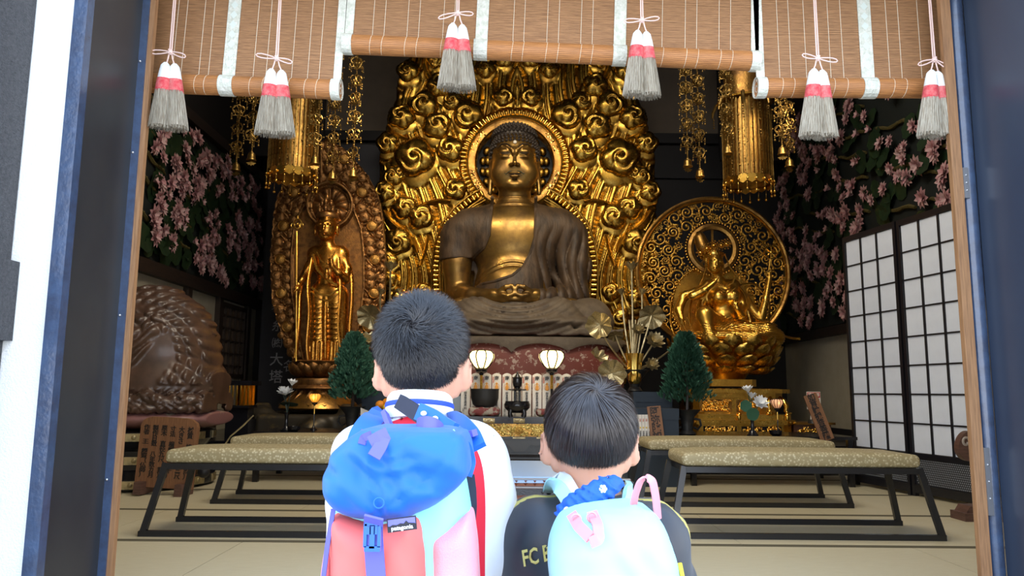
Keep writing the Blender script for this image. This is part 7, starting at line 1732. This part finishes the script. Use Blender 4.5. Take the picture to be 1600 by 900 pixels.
S = pack_sdf(); pill(S, smooth_poly([(527, 790), (600, 812), (662, 790), (668, 820), (673, 870), (676, 960), (600, 972), (528, 960), (524, 880), (522, 820)]), YP, 1.035, 1.12, .03, .035, .05, wr=.0015, seed=4)
S.obj('front_pocket', M_CORAL, bp1, world=True, relax=2)
for poly, sd_ in (([(674, 832), (705, 818), (737, 795), (745, 860), (750, 960), (690, 968), (678, 960), (676, 880)], 1), ([(512, 850), (522, 838), (531, 842), (531, 960), (508, 955), (507, 900)], 2)):
    S = pack_sdf(); pill(S, smooth_poly(poly), YP, 1.045, 1.16, .02, .018, .03, wr=.0015, seed=sd_); S.obj('side_pocket', M_PINKM, bp1, world=True, relax=2)
S = pack_sdf(); pill(S, smooth_poly([(578, 666), (612, 667), (660, 666), (700, 667), (722, 672), (730, 682), (735, 705), (738, 733), (718, 758), (680, 786), (640, 803), (600, 809), (560, 802), (530, 788), (517, 768), (517, 735), (528, 705), (552, 682)], 130), YP, 1.025, 1.20, .022, .030, .045, wr=.0045, seed=2)
pc, pd = P_(640, 790, YP), P_(712, 690, YP)      # sewn seam and creases
S.fn(S.lo, S.lo + S.n * S.v, lambda x, y, z, d: d + .0028 * np.exp(-((((x - P_(640, 760, YP)[0]) * .72 - (z - P_(640, 760, YP)[2]) * .69 + .012 * np.sin(z * 40)) / .0030) ** 2)))
S.obj('lid', M_LID, bp1, world=True, relax=1)
def strip(name, mt, pts, wid, th=.003, parent=None, Yd=None, n=30, smooth=3, wdir=None):
    """webbing through (px, py, depth)"""
    P = np.array(pts, float); s = np.linspace(0, len(P) - 1, n); q = np.array([[np.interp(u, range(len(P)), P[:, j]) for j in range(3)] for u in s])
    for _ in range(smooth): q[1:-1] = (q[:-2] + q[1:-1] * 2 + q[2:]) / 4
    W3 = np.array([P_(a, b__, c_) for a, b__, c_ in q]); m = MB(); vs = []
    for i in range(n):
        t = W3[min(i + 1, n - 1)] - W3[max(i - 1, 0)]; t /= np.linalg.norm(t) + 1e-9
        sd = np.cross(t, np.array([0, 1, 0])) if wdir is None else np.array(wdir, float); sd = sd - t * (sd @ t); sd /= np.linalg.norm(sd) + 1e-9; nn = np.cross(sd, t)
        for a, b__ in ((-1, -1), (1, -1), (1, 1), (-1, 1)): vs.append(W3[i] + sd * wid / 2 * a + nn * th / 2 * b__)
    fs = [(i * 4 + j, i * 4 + (j + 1) % 4, (i + 1) * 4 + (j + 1) % 4, (i + 1) * 4 + j) for i in range(n - 1) for j in range(4)] + [(0, 1, 2, 3), tuple((n - 1) * 4 + j for j in range(4))[::-1]]
    m.add(vs, fs); return fixn(m.build(name, mt, parent, world=True, smooth=50))
YB_ = 1.0
strip('shoulder_strap', M_LID, [(558, 705, 1.17), (566, 678, 1.19), (580, 658, 1.24), (592, 651, 1.30), (598, 658, 1.40), (598, 690, 1.44)], .038, .010, bp1)
strip('shoulder_strap', M_LID, [(742, 702, 1.17), (734, 682, 1.19), (720, 666, 1.24), (708, 658, 1.30), (702, 664, 1.40), (698, 700, 1.44)], .036, .010, bp1)
strip('strap_binding', M_PURP, [(601, 645, 1.25), (606, 658, 1.22), (613, 674, 1.18)], .008, .012, bp1)
strip('strap_binding', M_PURP, [(742, 676, 1.17), (726, 680, 1.18), (708, 690, 1.17)], .010, .014, bp1)
strip('strap_binding', M_PURP, [(560, 706, 1.15), (561, 690, 1.17), (568, 674, 1.18)], .007, .012, bp1)
strip('chest_strap_sleeve', M_NVS, [(625, 628, 1.25), (640, 638, 1.22), (658, 650, 1.19), (668, 656, 1.18)], .024, .012, bp1)
strip('chest_strap_sleeve', M_LID, [(655, 643, 1.17), (675, 652, 1.16), (692, 664, 1.15), (708, 674, 1.14)], .026, .014, bp1)
for x, y, Y in ((662, 646, 1.155), (680, 654, 1.145)):
    m = MB(); m.ball(P_(x, y, Y), (.0048, .0035, .0040), 12, 8); m.build('snap', M_SNAP, bp1, world=True)
strip('haul_loop', M_PURP, [(652, 672, 1.12), (652, 664, 1.08), (664, 661, 1.05), (680, 664, 1.05), (690, 672, 1.08), (692, 678, 1.12)], .020, .003, bp1, wdir=(0, .3, 1))
strip('compression_strap', M_PURP, [(606, 677, .992), (592, 684, .985), (578, 692, .982)], .017, .003, bp1); strip('compression_strap', M_PURP, [(600, 684, .988), (594, 698, .982), (584, 714, .976)], .017, .003, bp1)
strip('lid_cord', M_PURP, [(565, 694, 1.0), (568, 684, 1.0), (580, 679, .99)], .010, .003, bp1)
strip('side_strap', M_LID, [(716, 684, 1.10), (728, 700, 1.09), (734, 722, 1.09), (728, 742, 1.08)], .018, .006, bp1); m = MB(); m.ball(P_(728, 737, 1.068), (.0042, .003, .0036), 12, 8); m.build('snap', M_SNAP, bp1, world=True)
strip('lid_edge', mat('pale_aqua_piping', (.45, .75, .82), .5), [(706, 673, 1.05), (716, 690, 1.055), (722, 708, 1.06)], .007, .004, bp1)
strip('side_strap', M_NVS, [(735, 742, 1.15), (738, 765, 1.15), (739, 792, 1.15), (736, 830, 1.15)], .012, .004, bp1)
strip('front_strap', M_PURP, [(584, 808, .958), (583, 830, .985), (584, 850, .988), (586, 880, .990), (590, 930, .992), (592, 962, 1.02)], .024, .003, bp1)
m = MB()
def bxp(px, py, w_, h_, Y, d): c = P_(px, py, Y); m.box(c, (w_ * Y / F_PX, d, h_ * Y / F_PX))
for a in ((582, 818, 22, 6), (571, 836, 5, 34), (593, 836, 5, 34), (582, 838, 8, 34), (582, 857, 24, 8), (577, 828, 6, 12), (588, 828, 6, 12)): bxp(a[0], a[1], a[2], a[3], .972, .007)
m.build('side_release_buckle', M_BUCK, bp1, world=True)
pk = P_(628, 819, .975); tl_ = math.radians(7)
lb = empty('woven_label', pk - np.array(bp1.location)); lb.parent = bp1; lb.rotation_euler = (0, -tl_, math.radians(4))
k = .975 / F_PX; m = MB(); m.b2(-22 * k, 22 * k, -.001, .001, -10 * k, 10 * k); m.build('patch', mat('patch_black', (.02, .02, .03), .7), lb)
m = MB(); m.b2(-20.5 * k, 20.5 * k, -.0014, -.0009, -1 * k, 8.5 * k); m.build('patch_sky', mat('patch_violet', (.16, .16, .55), .7), lb)
m = MB(); m.prism([(-20 * k, -2 * k), (-14 * k, 1 * k), (-8 * k, 0), (-2 * k, 2 * k), (3 * k, 1 * k), (7 * k, 5 * k), (10 * k, 1.5 * k), (20 * k, 0), (20 * k, -2 * k)], -.0018, -.0013); fixn(m.build('patch_skyline', MATS['patch_black'], lb, smooth=None))
link('patch_word', text_mesh('patagonia', 8.6 * k, mat('patch_white', (.85, .85, .85), .6), .0003, .0002), lb, (0, -.0022, -4.6 * k), FACE)
c = P_(592, 786, .958); m = MB(); m.tube([(c[0] + .0062 * math.cos(t), c[1], c[2] + .0062 * math.sin(t)) for t in [2 * PI * i / 20 for i in range(21)]], .0010, 5); m.build('moulded_ring', M_LID, bp1, world=True)
for a, b__, c_ in ((508, 905, 1.06), (520, 800, 1.04)): pass
strip('side_cord', M_PURP, [(521, 795, 1.03), (512, 850, 1.02), (505, 905, 1.02), (503, 950, 1.03)], .006, .003, bp1)

# ---------------- smaller child
S, kd2, C2, zn2, zs2, hip2 = child('smaller child seen from behind with smooth bowl-cut hair and black and gold jersey', 923, 664, 1.36, .155, .0675, None)
X2 = C2[0]; W2 = .155
shr2 = P_(1020, 838, 1.37); shl2 = P_(842, 828, 1.37); elr2 = P_(1036, 985, 1.38); ell2 = P_(832, 980, 1.38)
for sh, el, s in ((shr2, elr2, 1), (shl2, ell2, -1)):
    wr_ = np.array([X2 + s * .02, 1.58, el[2] + .09]); arm_(S, sh, el, wr_, [.040, .033, .021]); hand(S, wr_, (-s * .06, .25, .97), (0, -1, .1), .054, .05)
legs_(S, X2, 1.36, hip2, -.43, W2)
S.obj('body', M_SKIN, kd2, world=True, relax=1)
Sh = SDF((X2 - .25, 1.18, hip2 - .05), (X2 + .25, 1.64, zn2 + .03), .006)
Sh.cap((X2 - W2 + .045, 1.36, zs2 + .002), (X2 + W2 - .045, 1.36, zs2 + .002), .050, k=.05); Sh.ell((X2, 1.36, zs2 - .11), (W2 * .98, .10, .18), .05); Sh.cap((X2, 1.36, zs2 - .1), (X2, 1.36, hip2 + .02), .115, .13, .05); Sh.cap((X2, 1.348, zn2 - .05), (X2, 1.348, zn2 - .005), .08, .057, .03)
for sh, el, s in ((shr2, elr2, 1), (shl2, ell2, -1)): Sh.chain([sh, (sh + el) / 2 + (s * .006, 0, 0), el], [.055, .054, .048], .03)
Sh.cap((X2, 1.348, zn2 - .02), (X2, 1.348, zn2 + .08), .0495, .0495, .006, 's')
Sh.fn(Sh.lo, Sh.lo + Sh.n * Sh.v, lambda x, y, z, d: d + .0025 * np.sin(z * 48 - x * 40 + 2 * np.sin(y * 30 + x * 20)))
def mf2(c):
    ax = np.abs(c[:, 0] - X2); d = (c[:, 2] - (zs2 + .045)) + (ax - .075) * .18; return np.where((np.abs(c[:, 1] - 1.352) < .0065) & (c[:, 2] > zs2 - .01) & (ax > .058), 1, 0)
Sh.obj('jersey', [M_BSHIRT, M_GTRIM], kd2, world=True, relax=2, mfun=mf2); JS = Sh
Sp = SDF((X2 - .2, 1.22, -.02), (X2 + .2, 1.5, hip2 + .1), .008); Sp.cap((X2, 1.36, hip2 + .05), (X2, 1.36, hip2), .12, .13, .03)
for s in (-1, 1): Sp.cap((X2 + s * W2 * .42, 1.36, hip2), (X2 + s * W2 * .46, 1.36, .0), .08, .072, .03)
Sp.obj('shorts', M_SHORT, kd2, world=True)
for s in (-1, 1):
    Ss = SDF((X2 + s * W2 * .46 - .06, 1.28, -.435), (X2 + s * W2 * .5 + .07, 1.54, -.33), .006); Ss.chain([(X2 + s * W2 * .45, 1.335, -.39), (X2 + s * W2 * .5, 1.47, -.398)], [.036, .030], .02); Ss.box((X2 + s * W2 * .47, 1.40, -.424), (.038, .10, .006), .006, .008); Ss.obj('shoe', M_SHOE, kd2, world=True)
# lettering on the jersey
tm = text_mesh('FC BA', .040, M_GTRIM, .0008, .0008)

xs_ = [v.co.x for v in tm.vertices]; ys_ = [v.co.y for v in tm.vertices]; xm, ym = (max(xs_) + min(xs_)) / 2, (max(ys_) + min(ys_)) / 2; ks, ky = 60 / (max(xs_) - min(xs_)), 27 / (max(ys_) - min(ys_))
def jy(px, py):
    for Y in np.linspace(1.20, 1.42, 260):
        p = P_(px, py, Y); i = np.round((p - JS.lo) / JS.v).astype(int)
        if (i >= 0).all() and (i < JS.n).all() and JS.d[tuple(i)] < 0: return Y
    return 1.32
gy_ = {}
for v in tm.vertices:
    u, w_ = (v.co.x - xm) * ks, (v.co.y - ym) * ky; a_ = math.radians(13); px, py = 846 + u * math.cos(a_) + w_ * -math.sin(a_) * .6, 866 - u * math.sin(a_) - w_ * math.cos(a_)
    key = (round(px / 3), round(py / 3)); gy_.setdefault(key, jy(key[0] * 3, key[1] * 3)); f = v.co.z
    ys2 = [gy_[key]]
    v.co = Vector(P_(px, py, gy_[key] - .0035 + (.001 if f < 0 else 0)) - np.array(kd2.location))
link('jersey_lettering', tm, kd2)
def cut2(D): return (D[:, 2] > np.where(D[:, 1] > .30, .28, np.where(np.abs(D[:, 0]) > .84, -.22, -.90 + .62 * np.abs(D[:, 0]) + .5 * np.clip(D[:, 1] + .4, 0, 1)))) & (D[:, 1] < .86)
def len2(D): return np.clip(.030 + .062 * np.clip(D[:, 2] + .55, 0, 1), .022, .085)
def lift2(D): return .004 + .010 * np.clip(D[:, 2] + .55, 0, 1)
b_ = MB(); b_.ball(C2, (.0705, .0705 * 1.20, .0825), 28, 18); hc_ = b_.build('scalp', M_SCALP, kd2, 180, world=True); trim(hc_, lambda p: bool(cut2(((p - C2) / np.array([.0705, .0846, .0825]))[None])[0]))
hair(kd2, 'smooth_hair', C2, (.0705, .0705 * 1.20, .0825), (.08, -.62, .72), 24000, M_HAIR2, len2, lift2, cut2, 8, width=.0013, swirl=.5, K=8, droop=.25, jit=.06)
# ---------------- smaller child's backpack
M_MINT = mat('pale_mint_nylon', (.38, .74, .79), .55); M_WHS = mat('white_webbing', (.82, .85, .85), .7); M_PKL = mat('pale_pink_webbing', (.85, .30, .34), .6); M_BLS = mat('ruched_blue_cloth', (.008, .10, .50), .65)
bp2 = empty('backpack', P_(962, 960, 1.14), 'pale mint backpack with pink loops on the smaller child’s back', 'backpack')
S = SDF((P_(845, 900, YP)[0], .97, P_(0, 985, YP)[2]), (P_(1088, 900, YP)[0], 1.27, P_(0, 775, YP)[2]), .0045)
pill(S, smooth_poly([(872, 832), (884, 812), (915, 800), (960, 796), (1005, 792), (1028, 803), (1044, 830), (1056, 865), (1064, 905), (1068, 965), (960, 975), (868, 965), (860, 900), (861, 862)], 90), YP, 1.055, 1.22, .045, .05, .07, wr=.003, seed=6)
sx_ = P_(1008, 850, YP)[0]; S.fn(S.lo, S.lo + S.n * S.v, lambda x, y, z, d: d + .003 * np.exp(-((x - sx_ - .05 * (z - .6)) / .004) ** 2))
S.obj('main_sack', M_MINT, bp2, world=True, relax=2)
strip('shoulder_strap', M_WHS, [(905, 812, 1.20), (898, 790, 1.235), (885, 765, 1.27), (878, 752, 1.33), (874, 760, 1.40)], .036, .008, bp2)
strip('shoulder_strap', M_MINT, [(898, 806, 1.195), (890, 784, 1.225), (874, 762, 1.26), (862, 756, 1.33), (858, 766, 1.40)], .022, .010, bp2)
strip('shoulder_strap', M_MINT, [(978, 800, 1.20), (982, 785, 1.23), (984, 768, 1.28), (980, 760, 1.36)], .020, .010, bp2)
S = SDF(P_(862, 815, 1.16) - .02, P_(984, 735, 1.20) + np.array([.02, .06, .03]), .0032)
pts = [P_(x, y, Y) for x, y, Y in ((884, 800, 1.19), (898, 790, 1.185), (914, 781, 1.185), (930, 772, 1.19), (944, 764, 1.195), (960, 756, 1.21))]
S.chain(pts, [.0155, .0165, .016, .0165, .016, .014], .01); S.fn(S.lo, S.lo + S.n * S.v, lambda x, y, z, d: d + .0030 * np.sin((x * .85 - z * .3) * 520 + 3 * np.sin(z * 300)) * .6 + .0018 * np.sin(x * 300 + z * 420))
S.obj('ruched_handle_cover', M_BLS, bp2, world=True, relax=1)
for x, y, Y in ((886, 797, 1.171), (942, 764, 1.175)):
    m = MB(); c = P_(x, y, Y); m.ball(c, (.0055, .003, .0052), 14, 8); [m.ball(c + np.array([.004 * math.cos(a), 0, .004 * math.sin(a)]), .0028, 6, 4) for a in np.linspace(0, 5.3, 6)] if x > 900 else None; m.build('snap', M_SNAP, bp2, world=True)
strip('hanging_loop', M_PKL, [(988, 806, 1.13), (992, 775, 1.10), (1000, 752, 1.09), (1010, 745, 1.09), (1020, 752, 1.09), (1025, 778, 1.10), (1028, 812, 1.12)], .012, .0025, bp2, n=40, wdir=(.9, .5, .2))
strip('pull_loop', M_PKL, [(893, 803, 1.07), (904, 822, 1.022), (922, 840, .992)], .015, .0025, bp2); strip('pull_loop', M_PKL, [(925, 800, 1.07), (934, 820, 1.020), (936, 842, .990), (922, 848, .988)], .014, .0025, bp2)
for x, y in ((900, 811), (925, 808)):
    m = MB(); c = P_(x, y, 1.045); m.tube([(c[0] + .006 * math.cos(t), c[1], c[2] + .006 * math.sin(t)) for t in [2 * PI * i / 16 for i in range(17)]], .0016, 5); m.build('loop_eyelet', M_PKL, bp2, world=True)
strip('yellow_trim', mat('yellow_piping', (.8, .6, .05), .6), [(862, 880, 1.16), (866, 910, 1.15), (868, 950, 1.15)], .006, .006, bp2)
strip('yellow_trim', MATS['yellow_piping'], [(1062, 880, 1.16), (1066, 900, 1.16), (1070, 950, 1.16)], .006, .006, bp2)
